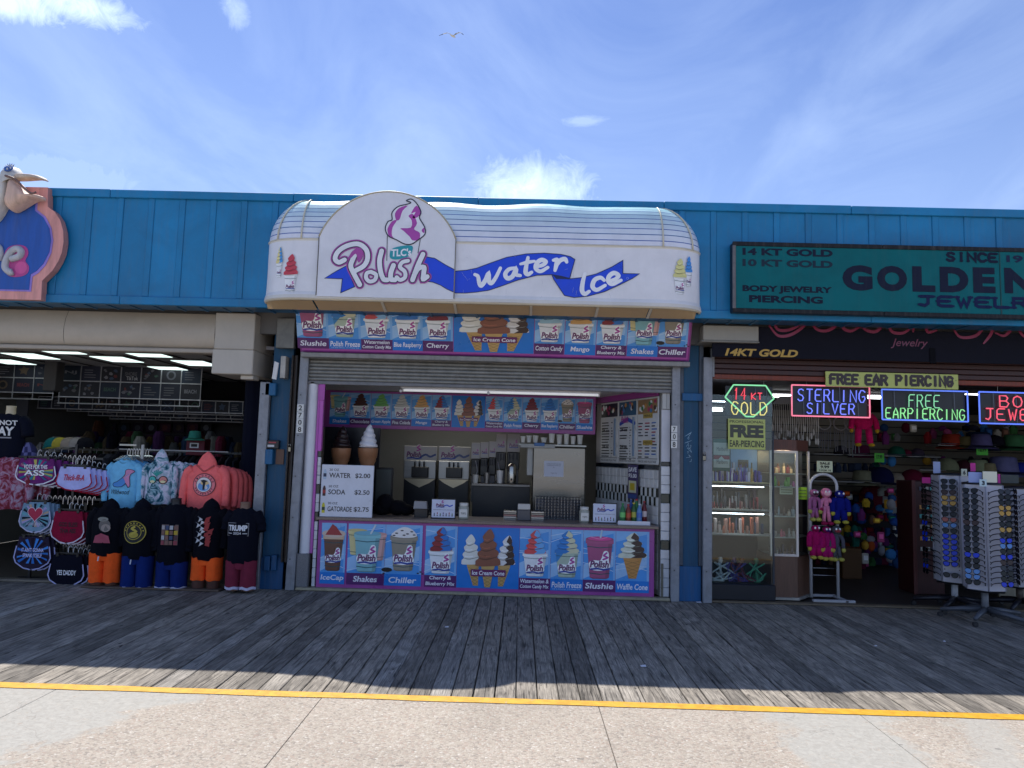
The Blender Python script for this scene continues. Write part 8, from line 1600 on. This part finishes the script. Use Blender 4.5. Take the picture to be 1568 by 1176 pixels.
def tower(px_, top, bot, wpx, Y, rot, rows_, seed, nm, pole_bot, facing):
    r = random.Random(seed); X = UX(px_, (top + bot) / 2, Y); z1, z0 = UZ(px_, top, Y), UZ(px_, bot, Y); R_ = wpx / 2 / FPX * Y / cos(pi / 6) * .98
    t = thing('sunglasses_tower', 'white revolving six-sided sunglasses tower, ' + nm, 'display stand', (X, Y, 0), group='sunglasses towers')
    hexp = [(X + R_ * cos(rot + pi / 3 * k), Y + R_ * sin(rot + pi / 3 * k)) for k in range(6)]
    for k in range(6):
        a, b = hexp[k], hexp[(k + 1) % 6]; m = MB(); mx_ = ((a[0] + b[0]) / 2 - X, (a[1] + b[1]) / 2 - Y); ln = sqrt(mx_[0] ** 2 + mx_[1] ** 2); nx, ny = mx_[0] / ln, mx_[1] / ln
        m.add([(a[0], a[1], z0), (b[0], b[1], z0), (b[0], b[1], z1), (a[0], a[1], z1), (a[0] - nx * .01, a[1] - ny * .01, z0), (b[0] - nx * .01, b[1] - ny * .01, z0), (b[0] - nx * .01, b[1] - ny * .01, z1), (a[0] - nx * .01, a[1] - ny * .01, z1)], [(0, 1, 2, 3), (7, 6, 5, 4), (0, 4, 5, 1), (3, 2, 6, 7)], 'b8b8c4'); m.build('side_panel', PLAST, t)
        m = MB(); m.tube([(a[0], a[1], z0), (a[0], a[1], z1)], .008, 'a0a0ac', 6); m.build('edge_strip', PLAST, t)
        if ny < .25:                                           # the sides one can see carry glasses
            ang = atan2(ny, nx) + pi / 2; fc = facing.get(k, None)
            hm = MB(); tx, ty = -ny, nx; W_ = sqrt((b[0] - a[0]) ** 2 + (b[1] - a[1]) ** 2)
            for j in range(rows_):
                z = z0 + .05 + (z1 - z0 - .10) * (j + .5) / rows_
                for s_ in (-1, 1):
                    hx, hy = (a[0] + b[0]) / 2 + tx * s_ * W_ * .36 + nx * .002, (a[1] + b[1]) / 2 + ty * s_ * W_ * .36 + ny * .002
                    hm.add([(hx + tx * .007 * cos(q_) + nx * .001, hy + ty * .007 * cos(q_) + ny * .001, z + .007 * sin(q_)) for q_ in [2 * pi * e / 8 for e in range(8)]], [tuple(range(8))], '0c0c12')
                if r.random() < .97:
                    key = r.choice(['black'] * 8 + ['smoke grey'] * 2 + ['brown'] + (['blue mirrored'] * 4 + ['pale blue'] if (j < rows_ * .55) else ['amber mirrored', 'rose mirrored']))
                    gx, gy = (a[0] + b[0]) / 2 + nx * .13, (a[1] + b[1]) / 2 + ny * .13
                    place_glasses(key, '%s sunglasses, row %d from the bottom, side %d of the %s' % (key, j + 1, k + 1, nm.split(',')[0]), 'sunglasses on the towers', (gx, gy, z + .02), ang)
            hm.build('peg_holes', PLAST, t, kind='stuff')
    m = MB(); m.lathe([(R_ * 1.04, 0), (R_ * 1.04, .02), (.02, .03)], (X, Y, z1), '14141a', 6, twist=0); m.M = None; m.build('top_cap', PLAST, t)
    m = MB(); m.lathe([(.02, -.03), (R_ * 1.02, -.02), (R_ * 1.02, 0)], (X, Y, z0), '17171c', 6); m.build('bottom_cap', PLAST, t)
    m = MB(); m.tube([(X, Y, .10), (X, Y, z0)], .035, pole_bot, 12); m.build('pole', PAINT, t)
    for k in range(5):
        a = radians(10) + 2 * pi * k / 5; e = (X + .42 * cos(a), Y + .42 * sin(a)); m = MB(); m.tube([(X, Y, .13), (X + .2 * cos(a), Y + .2 * sin(a), .115), (e[0], e[1], .085)], [.035, .028, .02], '4c5058' if 'front' in nm else '1a1a24', 8); m.build('foot_arm', PAINT, t)
        m = MB(); m.lathe([(.028, -.012), (.028, .012)], (0, 0, 0), '2c2c30', 12); m.v = [(e[0] + x, e[1] + z, .030 + y) for x, y, z in m.v]; m.build('castor', PLAST, t)
tower(1505, 742, 901, 50, 8.15, pi / 2 + pi / 6 + .16, 18, 1, 'front tower, with the paper number 3', '70747c', {})
tower(1459, 728, 889, 46, 8.75, pi / 2 + pi / 6 + .42, 18, 2, 'rear left tower, with the paper number 6', 'b0b4bc', {})
tower(1558, 748, 895, 52, 8.75, pi / 2 + pi / 6 - .1, 17, 3, 'right tower, cut by the frame edge', '4c4440', {})
def tcard(a, b, c, e, Y, colr, lab, txt=None, tc__='141c28'):
    wallthing('tower_card', lab, 'card', a, b, c, e, Y, colr, depth=.004, grp='cards on the sunglasses towers', prt=(lambda m, x0, z0, x1, z1, y: m.text(txt, x0 + (x1 - x0) * .3, z0 + (z1 - z0) * .2, x1 - (x1 - x0) * .3, z1 - (z1 - z0) * .2, y, tc__, bold=.04)) if txt else None)
tcard(1500, 734, 1511, 745, 7.86, 'b8d0d8', 'pale blue card with number 3 on the front tower', '3'); tcard(1472, 718, 1481, 729, 8.5, 'c8ccb8', 'cream card with number 6 between two towers', '6'); tcard(1483, 723, 1504, 739, 8.05, '98a8d8', 'blank blue white card on top of the front tower'); tcard(1505, 722, 1527, 739, 8.0, 'dcdcc8', 'blank cream card on top of the front tower')
tcard(1528, 726, 1532, 748, 8.1, 'b8288c', 'narrow magenta card at the right of the front tower'); tcard(1486, 709, 1494, 722, 8.2, 'c02c8c', 'small magenta card standing above the blue white card'); tcard(1412, 731, 1425, 740, 8.6, 'b01c78', 'magenta card at the left of the rear left tower'); tcard(1429, 707, 1440, 725, 8.75, '98a4c8', 'blue white card with magenta top at the rear left tower'); tcard(1533, 727, 1560, 740, 8.7, '3c4444', 'dark grey card strip on the right tower')
t = thing('low_panel', 'low cream skirting panel behind the tower feet at the right frame edge', 'panel', (6.5, 9.6, 0)); m = MB(); m.box(UX(1530, 905, 9.6), 9.6, .0, 8.2, 9.63, .42, '8c8470', .004); m.build('board', WOODP, t)
# ================================================================== small litter
for k, (px_, py_, s_) in enumerate(((985, 1021, .022), (684, 961, .018), (1070, 923, .03), (1341, 990, .012), (1446, 983, .012))):
    X, Y = GZ(px_, py_, 0.0); m = MB(); m.add([(X - s_, Y - s_, .006), (X + s_, Y - s_ * .8, .005), (X + s_ * .9, Y + s_, .012), (X - s_, Y + s_ * .8, .007)], [(0, 1, 2, 3)], 'd8d8e0')
    m.build('paper_scrap', CARD, label=('white paper scrap on the planks right of centre', 'small white scrap on the planks left of centre', 'white scrap at the foot of the blue pillar', 'tiny white scrap on the planks before the jewelry shop', 'tiny white scrap on the planks by the sunglasses')[k], cat='litter')

# spelled-out places in the labels
ONES = 'zero one two three four five six seven eight nine ten eleven twelve thirteen fourteen fifteen sixteen seventeen eighteen nineteen twenty'.split()
import re
def word(mo):
    n = int(mo.group(2)); return mo.group(1) + (ONES[n] if n <= 20 else 'thirty' if n == 30 else ('twenty-' if n < 30 else 'thirty-') + ONES[n % 10])
for o in list(C.objects):
    if 'label' in o: o['label'] = re.sub(r'\b(number |row |side |square |item )(\d+)', word, o['label'])
    if o.get('_o') is not None: del o['_o']
